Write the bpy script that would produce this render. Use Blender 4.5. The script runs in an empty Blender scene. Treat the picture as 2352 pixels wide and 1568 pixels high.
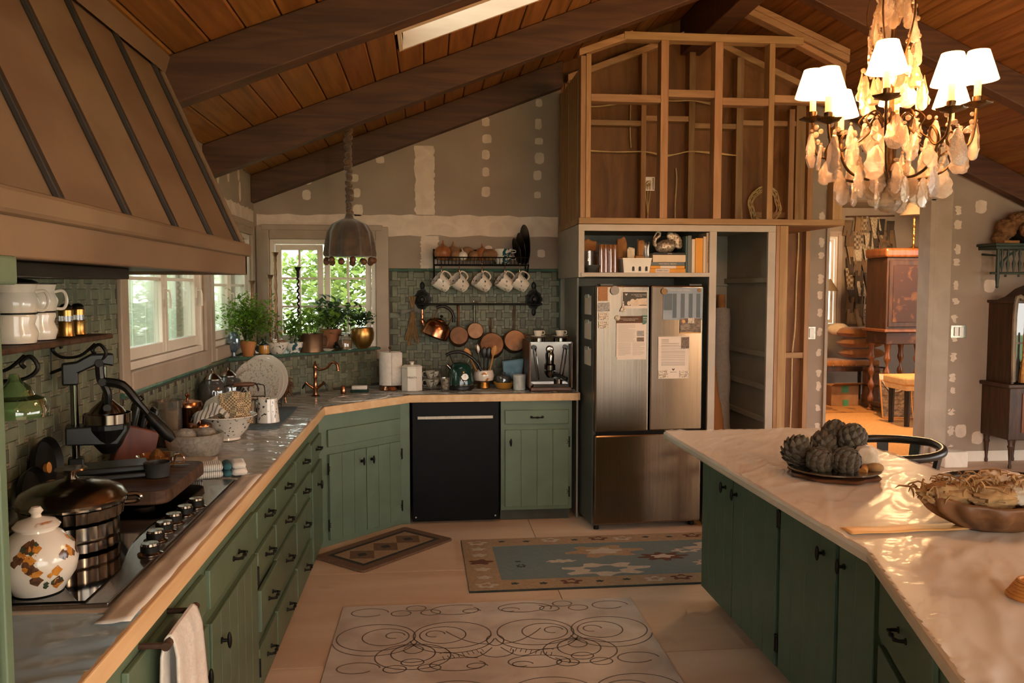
import bpy, math, random
from mathutils import Vector, Matrix, noise
PI = math.pi
RN = random.Random(11)
scene = bpy.context.scene
col = scene.collection

# ---------------------------------------------------------------- camera
cam_d = bpy.data.cameras.new('camera'); cam_d.sensor_width = 36.0
cam_d.lens = 1900.0 / 2352.0 * 36.0; cam_d.clip_start = 0.02; cam_d.clip_end = 200
cam = bpy.data.objects.new('camera', cam_d); col.objects.link(cam)
cam.location = (0, 0, 1.66)
cam.rotation_euler = (math.radians(90 - 3.674), 0, math.radians(-5.729))
scene.camera = cam

# ---------------------------------------------------------------- world, exposure
W = bpy.data.worlds.new('sky'); scene.world = W; W.use_nodes = True
wn = W.node_tree; bgn = wn.nodes['Background']
tc = wn.nodes.new('ShaderNodeTexCoord'); sep = wn.nodes.new('ShaderNodeSeparateXYZ')
rmp = wn.nodes.new('ShaderNodeValToRGB')
wn.links.new(tc.outputs['Generated'], sep.inputs[0]); wn.links.new(sep.outputs['Z'], rmp.inputs[0])
rmp.color_ramp.elements[0].position = 0.0; rmp.color_ramp.elements[0].color = (1.0, 0.96, 0.90, 1)
rmp.color_ramp.elements[1].position = 0.9; rmp.color_ramp.elements[1].color = (0.80, 0.89, 0.96, 1)
wn.links.new(rmp.outputs['Color'], bgn.inputs['Color'])
bgn.inputs['Strength'].default_value = 5.0
vs = scene.view_settings
vs.view_transform = 'Standard'; vs.look = 'None'; vs.gamma = 1.0; vs.exposure = 0.58
vs.use_curve_mapping = False
scene.cycles.use_denoising = True
scene.cycles.max_bounces = 5; scene.cycles.diffuse_bounces = 3; scene.cycles.glossy_bounces = 3; scene.cycles.transparent_max_bounces = 9
scene.cycles.use_adaptive_sampling = True; scene.cycles.adaptive_threshold = 0.09; scene.cycles.adaptive_min_samples = 12
scene.cycles.sample_clamp_indirect = 6.0
scene.cycles.caustics_reflective = False; scene.cycles.caustics_refractive = False

def portal(name, loc, rot, sx, sy):
    """Cycles light portal in a daylight opening: only guides the sampling of the sky."""
    l = bpy.data.lights.new(name, 'AREA'); l.shape = 'RECTANGLE'; l.size = sx; l.size_y = sy
    l.cycles.is_portal = True
    o = bpy.data.objects.new(name, l); col.objects.link(o); o.location = loc; o.rotation_euler = rot; o['kind'] = 'helper'
    return o
portal('daylight_portal', (-1.40, 4.30, 1.68), (0, -PI/2, 0), 0.95, 1.35)
portal('daylight_portal', (-1.40, 5.65, 1.68), (0, -PI/2, 0), 0.9, 1.2)
portal('daylight_portal', (-0.8, 6.52, 1.62), (-PI/2, 0, 0), 0.8, 0.85)
portal('daylight_portal', (2.0, -2.45, 1.25), (PI/2, 0, 0), 5.4, 2.1)

def lamp(name, loc, energy, colr, rad=0.03, par=None):
    l = bpy.data.lights.new(name, 'POINT'); l.energy = energy; l.color = colr; l.shadow_soft_size = rad
    o = bpy.data.objects.new(name, l); col.objects.link(o); o.location = loc
    if par: o.parent = par
    return o

# ---------------------------------------------------------------- materials
def lin(h):
    h = h.lstrip('#'); out = []
    for i in (0, 2, 4):
        c = int(h[i:i+2], 16) / 255.0
        out.append(c / 12.92 if c <= 0.04045 else ((c + 0.055) / 1.055) ** 2.4)
    return (*out, 1.0)
_M = {}
def mat(name, c='#808080', c2=None, rough=0.55, metal=0.0, sc=6.0, st=(1, 1, 1), bump=0.0, bsc=None, det=4.0,
        kind='noise', ramp=(0.35, 0.65), coat=0.0, trans=0.0, ior=1.45, emit=None, es=0.0, rnd=0.0, isl=False,
        sheen=0.0, coord='Object', dist=0.6, bst=None, aniso=0.0, spec=0.5, transl=0.0):
    if name in _M: return _M[name]
    m = bpy.data.materials.new(name); m.use_nodes = True; _M[name] = m
    nt = m.node_tree; N = nt.nodes; L = nt.links; b = N['Principled BSDF']
    b.inputs['Roughness'].default_value = rough; b.inputs['Metallic'].default_value = metal
    b.inputs['Coat Weight'].default_value = coat; b.inputs['Coat Roughness'].default_value = 0.08
    b.inputs['Transmission Weight'].default_value = trans; b.inputs['IOR'].default_value = ior
    b.inputs['Specular IOR Level'].default_value = spec
    if aniso:
        tg = N.new('ShaderNodeTangent'); tg.direction_type = 'RADIAL'; tg.axis = 'Z'; L.new(tg.outputs[0], b.inputs['Tangent'])
        b.inputs['Anisotropic'].default_value = aniso; b.inputs['Anisotropic Rotation'].default_value = 0.25
    if sheen: b.inputs['Sheen Weight'].default_value = sheen
    if emit:
        b.inputs['Emission Color'].default_value = lin(emit); b.inputs['Emission Strength'].default_value = es
    c1 = lin(c); c2l = lin(c2) if c2 else tuple(min(1, x * 1.12) for x in c1[:3]) + (1,)
    t = N.new('ShaderNodeTexCoord'); mp = N.new('ShaderNodeMapping'); mp.inputs['Scale'].default_value = st
    L.new(t.outputs[coord], mp.inputs[0])
    if kind == 'wave':
        x = N.new('ShaderNodeTexWave'); x.inputs['Scale'].default_value = sc; x.inputs['Distortion'].default_value = dist * 8
        x.inputs['Detail'].default_value = det; fac = x.outputs['Fac']
    elif kind == 'voronoi':
        x = N.new('ShaderNodeTexVoronoi'); x.inputs['Scale'].default_value = sc; fac = x.outputs['Distance']
    elif kind == 'check':
        x = N.new('ShaderNodeTexChecker'); x.inputs['Scale'].default_value = sc; fac = x.outputs['Fac']
    else:
        x = N.new('ShaderNodeTexNoise'); x.inputs['Scale'].default_value = sc; x.inputs['Detail'].default_value = det
        x.inputs['Distortion'].default_value = dist; fac = x.outputs['Fac']
    vec = mp.outputs[0]
    if rnd and not isl:
        oi = N.new('ShaderNodeObjectInfo'); ad = N.new('ShaderNodeVectorMath'); ad.operation = 'MULTIPLY_ADD'
        cb = N.new('ShaderNodeCombineXYZ')
        for i in range(3): L.new(oi.outputs['Random'], cb.inputs[i])
        ad.inputs[1].default_value = (37, 23, 51); L.new(cb.outputs[0], ad.inputs[0]); L.new(vec, ad.inputs[2]); vec = ad.outputs[0]
    L.new(vec, x.inputs[0])
    rp = N.new('ShaderNodeValToRGB'); e = rp.color_ramp.elements
    e[0].position = ramp[0]; e[0].color = c1; e[1].position = ramp[1]; e[1].color = c2l
    L.new(fac, rp.inputs[0]); out = rp.outputs[0]
    if rnd:
        src = N.new('ShaderNodeNewGeometry').outputs['Random Per Island'] if isl else oi.outputs['Random']
        mr = N.new('ShaderNodeMapRange'); mr.inputs[3].default_value = 1 - rnd; mr.inputs[4].default_value = 1 + rnd
        L.new(src, mr.inputs[0]); hs = N.new('ShaderNodeHueSaturation'); L.new(mr.outputs[0], hs.inputs['Value'])
        mh = N.new('ShaderNodeMapRange'); mh.inputs[3].default_value = 0.5 - rnd * 0.06; mh.inputs[4].default_value = 0.5 + rnd * 0.06
        fr = N.new('ShaderNodeMath'); fr.operation = 'FRACT'; mu = N.new('ShaderNodeMath'); mu.operation = 'MULTIPLY'; mu.inputs[1].default_value = 7.31
        L.new(src, mu.inputs[0]); L.new(mu.outputs[0], fr.inputs[0]); L.new(fr.outputs[0], mh.inputs[0]); L.new(mh.outputs[0], hs.inputs['Hue'])
        L.new(out, hs.inputs['Color']); out = hs.outputs[0]
    L.new(out, b.inputs['Base Color'])
    if bump:
        bn = N.new('ShaderNodeBump'); bn.inputs['Strength'].default_value = bump; bn.inputs['Distance'].default_value = 0.01
        if bsc or bst:
            nz = N.new('ShaderNodeTexNoise'); nz.inputs['Scale'].default_value = bsc or sc; nz.inputs['Detail'].default_value = 5
            mp2 = N.new('ShaderNodeMapping'); mp2.inputs['Scale'].default_value = bst or (1, 1, 1)
            L.new(t.outputs[coord], mp2.inputs[0]); L.new(mp2.outputs[0], nz.inputs[0]); L.new(nz.outputs['Fac'], bn.inputs['Height'])
        else: L.new(fac, bn.inputs['Height'])
        L.new(bn.outputs[0], b.inputs['Normal'])
    if transl:
        tl = N.new('ShaderNodeBsdfTranslucent'); L.new(out, tl.inputs['Color']); mx = N.new('ShaderNodeMixShader'); mx.inputs[0].default_value = transl
        L.new(b.outputs[0], mx.inputs[1]); L.new(tl.outputs[0], mx.inputs[2]); L.new(mx.outputs[0], N['Material Output'].inputs['Surface'])
    return m
def crystal_mat(name, tint, clear=0.45):
    """cut crystal: clear body, frosted facets that catch the lamp light, glossy skin"""
    m = bpy.data.materials.new(name); m.use_nodes = True; N = m.node_tree.nodes; L = m.node_tree.links; N.remove(N['Principled BSDF'])
    tr = N.new('ShaderNodeBsdfTransparent'); tr.inputs['Color'].default_value = lin(tint); tl = N.new('ShaderNodeBsdfTranslucent'); tl.inputs['Color'].default_value = lin(tint)
    df = N.new('ShaderNodeBsdfDiffuse'); df.inputs['Color'].default_value = lin(tint); gl = N.new('ShaderNodeBsdfGlossy'); gl.inputs['Roughness'].default_value = 0.06
    nz = N.new('ShaderNodeTexNoise'); nz.inputs['Scale'].default_value = 90; bp = N.new('ShaderNodeBump'); bp.inputs['Strength'].default_value = 0.7; bp.inputs['Distance'].default_value = 0.004
    L.new(nz.outputs['Fac'], bp.inputs['Height']); L.new(bp.outputs[0], gl.inputs['Normal'])
    lw = N.new('ShaderNodeLayerWeight'); lw.inputs[0].default_value = 0.35; L.new(bp.outputs[0], lw.inputs['Normal'])
    m1 = N.new('ShaderNodeMixShader'); m1.inputs[0].default_value = 0.5; m2 = N.new('ShaderNodeMixShader'); m2.inputs[0].default_value = clear; m3 = N.new('ShaderNodeMixShader')
    L.new(df.outputs[0], m1.inputs[1]); L.new(tl.outputs[0], m1.inputs[2]); L.new(m1.outputs[0], m2.inputs[1]); L.new(tr.outputs[0], m2.inputs[2])
    L.new(lw.outputs['Fresnel'], m3.inputs[0]); L.new(m2.outputs[0], m3.inputs[1]); L.new(gl.outputs[0], m3.inputs[2]); L.new(m3.outputs[0], N['Material Output'].inputs['Surface']); _M[name] = m
    return m
def film_mat(name, tint, haze=0.12, gloss=0.5, rough=0.07):
    m = bpy.data.materials.new(name); m.use_nodes = True; nt = m.node_tree; N = nt.nodes; L = nt.links
    N.remove(N['Principled BSDF']); o = N['Material Output']
    tr = N.new('ShaderNodeBsdfTransparent'); gl = N.new('ShaderNodeBsdfGlossy'); gl.inputs['Roughness'].default_value = rough
    di = N.new('ShaderNodeBsdfDiffuse'); di.inputs['Color'].default_value = lin(tint)
    m1 = N.new('ShaderNodeMixShader'); m2 = N.new('ShaderNodeMixShader'); m1.inputs[0].default_value = haze
    lw = N.new('ShaderNodeFresnel'); lw.inputs['IOR'].default_value = 1.5
    ma = N.new('ShaderNodeMath'); ma.operation = 'MULTIPLY_ADD'; ma.inputs[1].default_value = gloss; ma.inputs[2].default_value = 0.0; ma.use_clamp = True
    nz = N.new('ShaderNodeTexNoise'); nz.inputs['Scale'].default_value = 9; nz.inputs['Detail'].default_value = 3
    t = N.new('ShaderNodeTexCoord'); mp = N.new('ShaderNodeMapping'); mp.inputs['Scale'].default_value = (1, 2.6, 1); mp.inputs['Rotation'].default_value = (0, 0, 0.5)
    L.new(t.outputs['Object'], mp.inputs[0]); L.new(mp.outputs[0], nz.inputs[0])
    bp = N.new('ShaderNodeBump'); bp.inputs['Strength'].default_value = 0.25; bp.inputs['Distance'].default_value = 0.01
    L.new(nz.outputs['Fac'], bp.inputs['Height']); L.new(bp.outputs[0], gl.inputs['Normal']); L.new(bp.outputs[0], lw.inputs['Normal'])
    L.new(lw.outputs[0], ma.inputs[0])
    L.new(tr.outputs[0], m1.inputs[1]); L.new(di.outputs[0], m1.inputs[2]); L.new(m1.outputs[0], m2.inputs[1]); L.new(gl.outputs[0], m2.inputs[2])
    L.new(ma.outputs[0], m2.inputs[0]); L.new(m2.outputs[0], o.inputs['Surface']); _M[name] = m
    return m
def glass_mat(name, tint, haze=0.0, refl=0.06, rough=0.02):
    """thin glass: clear straight-through with a mirror-like sheen"""
    if name in _M: return _M[name]
    m = bpy.data.materials.new(name); m.use_nodes = True; nt = m.node_tree; N = nt.nodes; L = nt.links
    N.remove(N['Principled BSDF']); o = N['Material Output']
    tr = N.new('ShaderNodeBsdfTransparent'); tr.inputs['Color'].default_value = lin(tint)
    gl = N.new('ShaderNodeBsdfGlossy'); gl.inputs['Roughness'].default_value = rough
    di = N.new('ShaderNodeBsdfDiffuse'); di.inputs['Color'].default_value = lin(tint)
    m1 = N.new('ShaderNodeMixShader'); m1.inputs[0].default_value = haze
    nz = N.new('ShaderNodeTexNoise'); nz.inputs['Scale'].default_value = 3.0
    bp = N.new('ShaderNodeBump'); bp.inputs['Strength'].default_value = 0.02; L.new(nz.outputs['Fac'], bp.inputs['Height']); L.new(bp.outputs[0], gl.inputs['Normal'])
    m2 = N.new('ShaderNodeMixShader'); lw = N.new('ShaderNodeLayerWeight'); lw.inputs[0].default_value = 0.25
    ma = N.new('ShaderNodeMath'); ma.operation = 'MULTIPLY_ADD'; ma.inputs[1].default_value = 0.7; ma.inputs[2].default_value = refl; ma.use_clamp = True
    L.new(lw.outputs['Fresnel'], ma.inputs[0])
    L.new(tr.outputs[0], m1.inputs[1]); L.new(di.outputs[0], m1.inputs[2]); L.new(m1.outputs[0], m2.inputs[1]); L.new(gl.outputs[0], m2.inputs[2])
    L.new(ma.outputs[0], m2.inputs[0]); L.new(m2.outputs[0], o.inputs['Surface']); _M[name] = m
    return m

# ---------------------------------------------------------------- mesh helpers
def frame(d):
    d = Vector(d).normalized(); a = Vector((0, 0, 1)) if abs(d.z) < 0.95 else Vector((1, 0, 0))
    u = d.cross(a).normalized(); return u, d.cross(u).normalized()
def RZ(a): return Matrix.Rotation(a, 4, 'Z')
def RX(a): return Matrix.Rotation(a, 4, 'X')
def RY(a): return Matrix.Rotation(a, 4, 'Y')
def TR(x, y=0, z=0): return Matrix.Translation((x, y, z))
class G:
    def __init__(s, T=None): s.v = []; s.f = []; s.T = T
    def add(s, vs, fs, T=None):
        n = len(s.v)
        if T is not None: vs = [T @ Vector(p) for p in vs]
        if s.T is not None: vs = [s.T @ Vector(p) for p in vs]
        s.v += [tuple(p) for p in vs]; s.f += [tuple(i + n for i in f) for f in fs]; return s
    def box(s, a, b, T=None):
        x0, y0, z0 = a; x1, y1, z1 = b
        return s.add([(x0,y0,z0),(x1,y0,z0),(x1,y1,z0),(x0,y1,z0),(x0,y0,z1),(x1,y0,z1),(x1,y1,z1),(x0,y1,z1)],
                     [(0,3,2,1),(4,5,6,7),(0,1,5,4),(1,2,6,5),(2,3,7,6),(3,0,4,7)], T)
    def cyl(s, p, q, r0, r1=None, n=14, T=None):
        r1 = r0 if r1 is None else r1; p = Vector(p); q = Vector(q); u, w = frame(q - p); vs = []
        for c, r in ((p, r0), (q, r1)):
            for i in range(n):
                a = 2 * PI * i / n; vs.append(c + (u * math.cos(a) + w * math.sin(a)) * r)
        fs = [(i, (i + 1) % n, n + (i + 1) % n, n + i) for i in range(n)] + [tuple(range(n))[::-1], tuple(range(n, 2 * n))]
        return s.add(vs, fs, T)
    def tube(s, pts, r, n=8, closed=False, T=None):
        P = [Vector(p) for p in pts]; k = len(P); vs = []
        rr = r if isinstance(r, (list, tuple)) else [r] * k
        pu = None
        for i in range(k):
            d = (P[(i + 1) % k] - P[i - 1]) if closed else (P[min(i + 1, k - 1)] - P[max(i - 1, 0)])
            if d.length < 1e-9: d = Vector((0, 0, 1))
            d.normalize()
            if pu is None: u, w = frame(d)
            else:
                u = pu - d * pu.dot(d)
                if u.length < 1e-6: u, w = frame(d)
                else: u.normalize(); w = d.cross(u)
            pu = u
            for j in range(n):
                a = 2 * PI * j / n; vs.append(P[i] + (u * math.cos(a) + w * math.sin(a)) * rr[i])
        fs = []
        for i in range(k if closed else k - 1):
            i2 = (i + 1) % k
            for j in range(n):
                fs.append((i * n + j, i * n + (j + 1) % n, i2 * n + (j + 1) % n, i2 * n + j))
        if not closed: fs += [tuple(range(n))[::-1], tuple(range((k - 1) * n, k * n))]
        return s.add(vs, fs, T)
    def lathe(s, prof, n=24, T=None, fn=None):
        vs = []; k = len(prof)
        for r, z in prof:
            for i in range(n):
                a = 2 * PI * i / n; rr = r * (fn(a, z) if fn else 1); vs.append((rr * math.cos(a), rr * math.sin(a), z))
        fs = [(i * n + j, i * n + (j + 1) % n, (i + 1) * n + (j + 1) % n, (i + 1) * n + j) for i in range(k - 1) for j in range(n)]
        if prof[0][0] > 1e-5: fs.append(tuple(range(n))[::-1])
        if prof[-1][0] > 1e-5: fs.append(tuple(range((k - 1) * n, k * n)))
        return s.add(vs, fs, T)
    def ball(s, c, r, n=12, m=8, T=None, fn=None):
        rx, ry, rz = r if isinstance(r, (tuple, list)) else (r, r, r); vs = []; c = Vector(c)
        for i in range(m + 1):
            t = PI * i / m
            for j in range(n):
                a = 2 * PI * j / n; d = Vector((math.sin(t) * math.cos(a), math.sin(t) * math.sin(a), -math.cos(t)))
                k = fn(d) if fn else 1; vs.append(c + Vector((d.x * rx, d.y * ry, d.z * rz)) * k)
        fs = [(i * n + j, i * n + (j + 1) % n, (i + 1) * n + (j + 1) % n, (i + 1) * n + j) for i in range(m) for j in range(n)]
        return s.add(vs, fs, T)
    def prism(s, poly, z0, z1, T=None):
        n = len(poly)
        if sum(poly[i][0] * poly[(i + 1) % n][1] - poly[(i + 1) % n][0] * poly[i][1] for i in range(n)) < 0: poly = poly[::-1]
        vs = [(x, y, z0) for x, y in poly] + [(x, y, z1) for x, y in poly]
        fs = [tuple(range(n))[::-1], tuple(range(n, 2 * n))] + [(i, (i + 1) % n, n + (i + 1) % n, n + i) for i in range(n)]
        return s.add(vs, fs, T)
    def grid(s, fn, nu, nv, cu=False, T=None):
        vs = [fn(i / (nu if cu else nu - 1), j / (nv - 1)) for j in range(nv) for i in range(nu)]
        fs = [(j * nu + i, j * nu + (i + 1) % nu, (j + 1) * nu + (i + 1) % nu, (j + 1) * nu + i) for j in range(nv - 1) for i in range(nu if cu else nu - 1)]
        return s.add(vs, fs, T)
    def build(s, name, m, par=None, loc=None, rz=0.0, smooth=True, ang=40, bev=0.0, w=False, solid=0.0, sub=0, **kw):
        me = bpy.data.meshes.new(name); vs = s.v
        if w and par is not None:
            inv = WM[par.name].inverted(); vs = [inv @ Vector(p) for p in vs]
        elif w and loc is not None:
            inv = (TR(*loc) @ RZ(rz)).inverted(); vs = [inv @ Vector(p) for p in vs]
        me.from_pydata([tuple(p) for p in vs], [], s.f); me.update()
        me.materials.append(mat(m) if isinstance(m, str) else m)
        o = bpy.data.objects.new(name, me); col.objects.link(o)
        if smooth:
            me.polygons.foreach_set('use_smooth', [True] * len(me.polygons)); me.set_sharp_from_angle(angle=math.radians(ang))
        T = Matrix.Identity(4)
        if loc is not None: o.location = loc; T = TR(*loc)
        if rz: o.rotation_euler = (0, 0, rz); T = T @ RZ(rz)
        if par is not None: o.parent = par; T = WM[par.name] @ T
        WM[o.name] = T
        if solid:
            q = o.modifiers.new('solid', 'SOLIDIFY'); q.thickness = solid; q.offset = 0
        if sub:
            q = o.modifiers.new('sub', 'SUBSURF'); q.levels = sub; q.render_levels = sub
        if bev:
            q = o.modifiers.new('bev', 'BEVEL'); q.width = bev; q.segments = 2; q.limit_method = 'ANGLE'; q.angle_limit = math.radians(50)
        setp(o, **kw); return o
WM = {}
def setp(o, label=None, cat=None, grp=None, kind=None):
    if label: o['label'] = label
    if cat: o['category'] = cat
    if grp: o['group'] = grp
    if kind: o['kind'] = kind
    return o
def thing(name, label, cat, loc=(0, 0, 0), rz=0.0, grp=None, kind=None, T=None):
    o = bpy.data.objects.new(name, None); col.objects.link(o); o.empty_display_size = 0.05
    if T is not None: o.matrix_world = T; WM[o.name] = T.copy()
    else:
        o.location = loc; o.rotation_euler = (0, 0, rz); WM[o.name] = TR(*loc) @ RZ(rz)
    return setp(o, label, cat, grp, kind)
def dup(root, loc=None, rz=None, label=None, T=None, par=None):
    c = root.copy(); col.objects.link(c)
    if T is not None: c.matrix_world = T
    if loc is not None: c.location = loc
    if rz is not None: c.rotation_euler = (0, 0, rz)
    if label: c['label'] = label
    if par is not None: c.parent = par
    WM[c.name] = c.matrix_basis.copy()
    for ch in root.children: dup(ch, par=c)
    return c
def inst(src, loc, par, rot=None, scale=None):
    """another piece sharing src's mesh"""
    c = src.copy(); col.objects.link(c); c.parent = par; c.location = loc
    if rot: c.rotation_euler = rot
    if scale: c.scale = scale
    return c
def text(name, body, size, m, par, T, ext=0.0006, align='CENTER'):
    cu = bpy.data.curves.new(name, 'FONT'); cu.body = body; cu.size = size; cu.extrude = ext; cu.align_x = align; cu.align_y = 'CENTER'; cu.resolution_u = 2
    tmp = bpy.data.objects.new(name, cu); col.objects.link(tmp)
    me = bpy.data.meshes.new_from_object(tmp.evaluated_get(bpy.context.evaluated_depsgraph_get()))
    bpy.data.objects.remove(tmp); bpy.data.curves.remove(cu)
    me.materials.clear(); me.materials.append(mat(m) if isinstance(m, str) else m)
    o = bpy.data.objects.new(name, me); col.objects.link(o); o.parent = par; o.matrix_basis = T
    return o
def lathe(name, prof, m, n=24, fn=None, ang=40, **k): return G().lathe(prof, n, fn=fn).build(name, m, ang=ang, **k)
def arc(cx, cy, r, a0, a1, n): return [(cx + r * math.cos(a0 + (a1 - a0) * i / (n - 1)), cy + r * math.sin(a0 + (a1 - a0) * i / (n - 1))) for i in range(n)]
def bez(pts, n=16):
    """Catmull-Rom through the points"""
    P = [Vector(p) for p in pts]; out = []
    for i in range(len(P) - 1):
        p0, p1, p2, p3 = P[max(i - 1, 0)], P[i], P[i + 1], P[min(i + 2, len(P) - 1)]
        for k in range(n):
            t = k / n; out.append(0.5 * (2 * p1 + (p2 - p0) * t + (2 * p0 - 5 * p1 + 4 * p2 - p3) * t * t + (3 * p1 - p0 - 3 * p2 + p3) * t ** 3))
    return out + [P[-1]]
# ---------------------------------------------------------------- shared materials
PINE = dict(kind='noise', st=(14, 14, 1.2), sc=2.2, det=6, rough=0.6)
mat('drywall', '#968474', '#a08e7d', rough=0.9, sc=3, bump=0.04, bsc=90)
mat('joint_compound', '#cdb9a6', '#dcc9b5', rough=0.85, sc=10, bump=0.06, bsc=40)
mat('trim_paint', '#a08d79', '#ab9884', rough=0.5, sc=5)
mat('sash_paint', '#d9cdbb', '#e3d8c8', rough=0.4, sc=4)
mat('ceiling_wood', '#75481f', '#95602f', rough=0.55, st=(10, 0.6, 10), sc=2.0, det=7, dist=1.2, rnd=0.09, bump=0.05)
mat('deck_dark', '#1a110a', '#22170e', rough=0.9)
mat('beam_wood', '#44291a', '#5c3b24', rough=0.6, st=(0.7, 8, 8), sc=2.5, det=7, dist=1.0, bump=0.08, rnd=0.08)
mat('stud_wood', '#9a734c', '#af8860', rough=0.65, st=(9, 9, 0.8), sc=2.4, det=6, dist=1.2, rnd=0.12, bump=0.04)
mat('stud_wood_flat', '#9a734c', '#af8860', rough=0.65, st=(0.8, 9, 9), sc=2.4, det=6, dist=1.2, rnd=0.12, bump=0.04)
mat('plywood', '#6f4722', '#875a2d', rough=0.6, st=(4, 4, 0.9), sc=1.8, det=7, dist=2.0, rnd=0.1)
mat('floor_ply', '#cfaa8a', '#dfc0a2', rough=0.6, st=(.6, 2.2, 2.2), sc=1.3, det=8, dist=0.8, rnd=0.05, bump=0.02)
mat('tile', '#5f624e', '#70715a', spec=0.3, rough=0.45, sc=22, det=3, rnd=0.26)
mat('tile_stuff', '#5f624e', '#70715a', spec=0.3, rough=0.45, sc=22, det=3, rnd=0.26, isl=True)
mat('tile_dot', '#7d7561', '#8a816a', rough=0.35, sc=30, rnd=0.2, isl=True)
mat('grout', '#45423a', '#514d42', rough=0.9, sc=40)
mat('tile_trim', '#3f5e4f', '#4c6b59', rough=0.2, sc=10, coat=0.4, rnd=0.08)
mat('shaft_white', '#d6bfa8', '#e0cbb5', rough=0.6, st=(1, 6, 6), sc=3)
mat('wire', '#c9a873', '#d8ba88', rough=0.5, sc=20)
mat('galv', '#9a9a96', '#b5b5b0', rough=0.35, metal=0.9, sc=20)
glass_mat('pane_glass', '#f6fbf6', refl=0.03)
LS, RS, RIDGE = 0.385, 0.44, 2.04
def zd(x): return 2.49 + LS * (x + 1.3) if x <= RIDGE else 3.776 - RS * (x - RIDGE)
XZ = lambda y: Matrix(((1, 0, 0, 0), (0, 0, -1, y), (0, 1, 0, 0), (0, 0, 0, 1)))   # prism (x,z) extruded towards -y from y

# ---------------------------------------------------------------- floor
fl = G().box((-1.45, -2.6, -0.12), (8.8, 13.8, -0.02)).build('floor', 'floor_ply', smooth=False, kind='structure')
sh = None
for ix in range(4):
    for iy in range(9):
        x0, y0 = -1.3 + ix * 2.0 + (0.0), -2.4 + iy * 1.2
        if y0 > 7.3: continue
        if sh is None:
            sh = G().box((0.0015, 0.0015, -0.02), (1.9985, 1.1985, 0)).build('plywood_sheet', 'floor_ply', par=fl, loc=(x0, y0, 0), smooth=False, bev=0.002)
        else: inst(sh, (x0, y0, 0), fl)

# ---------------------------------------------------------------- left wall with two window openings
def wall_pieces(g, u0, u1, z0, z1, holes, box):
    """rectangular wall between u0..u1 / z0..z1 minus holes [(ua,ub,za,zb)] sorted by ua"""
    cur = u0
    for a, b, c, d in holes:
        if a > cur: box(g, cur, a, z0, z1)
        box(g, a, b, z0, c); box(g, a, b, d, z1); cur = b
    if cur < u1: box(g, cur, u1, z0, z1)
WA = (3.70, 4.94, 1.30, 2.10); WB = (5.13, 6.24, 1.30, 2.05); WC = (-1.19, -0.40, 1.215, 2.03)
g = G(); wall_pieces(g, -2.6, 6.5, 0, 2.56, [WA, WB], lambda g, a, b, c, d: g.box((-1.45, a, c), (-1.30, b, d)))
wall_left = g.build('wall_left', 'drywall', smooth=False, kind='structure')
g = G(); wall_pieces(g, -1.30, 1.02, 0, 2.3, [WC], lambda g, a, b, c, d: g.box((a, 6.40, c), (b, 6.52, d)))
g.prism([(-1.3, 2.3), (1.02, 2.3), (1.02, zd(1.02) + 0.03), (-1.3, zd(-1.3) + 0.03)], 0, 0.12, T=XZ(6.52))
wall_back = g.build('wall_back', 'drywall', smooth=False, kind='structure')

# joint compound: tape bands and screw dabs, 1 mm proud of the boards
def blob(w, h, seed, n=18, sq=0.6):
    r = random.Random(seed); out = []
    for i in range(n):
        a = 2 * PI * i / n; c, s_ = math.cos(a), math.sin(a)
        k = 1 / max(abs(c), abs(s_)) * sq + (1 - sq); k *= r.uniform(0.92, 1.05)
        out.append((c * k * w / 2, s_ * k * h / 2))
    return out
def band(a, b, c, d, seed, vert):
    """ragged band polygon in the wall plane"""
    r = random.Random(seed); p = []; n = 30
    for i in range(n + 1):
        t = i / n; j = r.uniform(-0.008, 0.008)
        p.append((a + j, c + (d - c) * t) if vert else (a + (b - a) * t, c + j))
    for i in range(n, -1, -1):
        t = i / n; j = r.uniform(-0.008, 0.008)
        p.append((b + j, c + (d - c) * t) if vert else (a + (b - a) * t, d + j))
    return p
def mud(par, poly, T, name='joint_compound'): return G().prism(poly, 0, 0.0015, T=T).build(name, 'joint_compound', par=par, smooth=False)
TB = XZ(6.40)
mud(wall_back, band(-1.28, 1.0, 2.06, 2.215, 1, False), TB)
for a, b, c, d, s_ in ((-0.10, 0.045, 2.215, 2.74, 2), (-0.06, 0.075, 1.80, 2.06, 3)): mud(wall_back, band(a, b, c, d, s_, True), TB)
DAB = [(0.44, 2.93), (0.45, 2.80), (0.44, 2.68), (0.44, 2.55), (0.44, 2.40), (0.85, 3.08), (0.845, 2.92), (0.85, 2.79), (0.855, 2.66), (0.84, 2.53), (0.84, 2.38),
       (-0.36, 2.63), (-0.55, 2.49), (-0.535, 2.38), (-0.90, 2.48), (-0.91, 2.36), (0.46, 1.95), (0.87, 1.93), (-0.53, 2.25), (-0.36, 2.0)]
for i, (x, z) in enumerate(DAB):
    mud(wall_back, [(x + p, z + q) for p, q in blob(RN.uniform(0.05, 0.075), RN.uniform(0.05, 0.09), 40 + i)], TB, 'compound_dab')
TLW = Matrix(((0, 0, 1, -1.30), (1, 0, 0, 0), (0, 1, 0, 0), (0, 0, 0, 1)))         # (y,z) prism growing +x on the left wall
for i, (y, z, h) in enumerate(((5.35, 2.36, 0.10), (5.62, 2.40, 0.10), (5.95, 2.33, 0.14), (5.92, 2.44, 0.08), (5.18, 2.30, 0.1))):
    mud(wall_left, [(y + p, z + q) for p, q in blob(0.06, h, 80 + i, sq=0.1)], TLW, 'compound_dab')
mud(wall_left, band(5.05, 6.38, 2.14, 2.24, 9, False), TLW)

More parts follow.
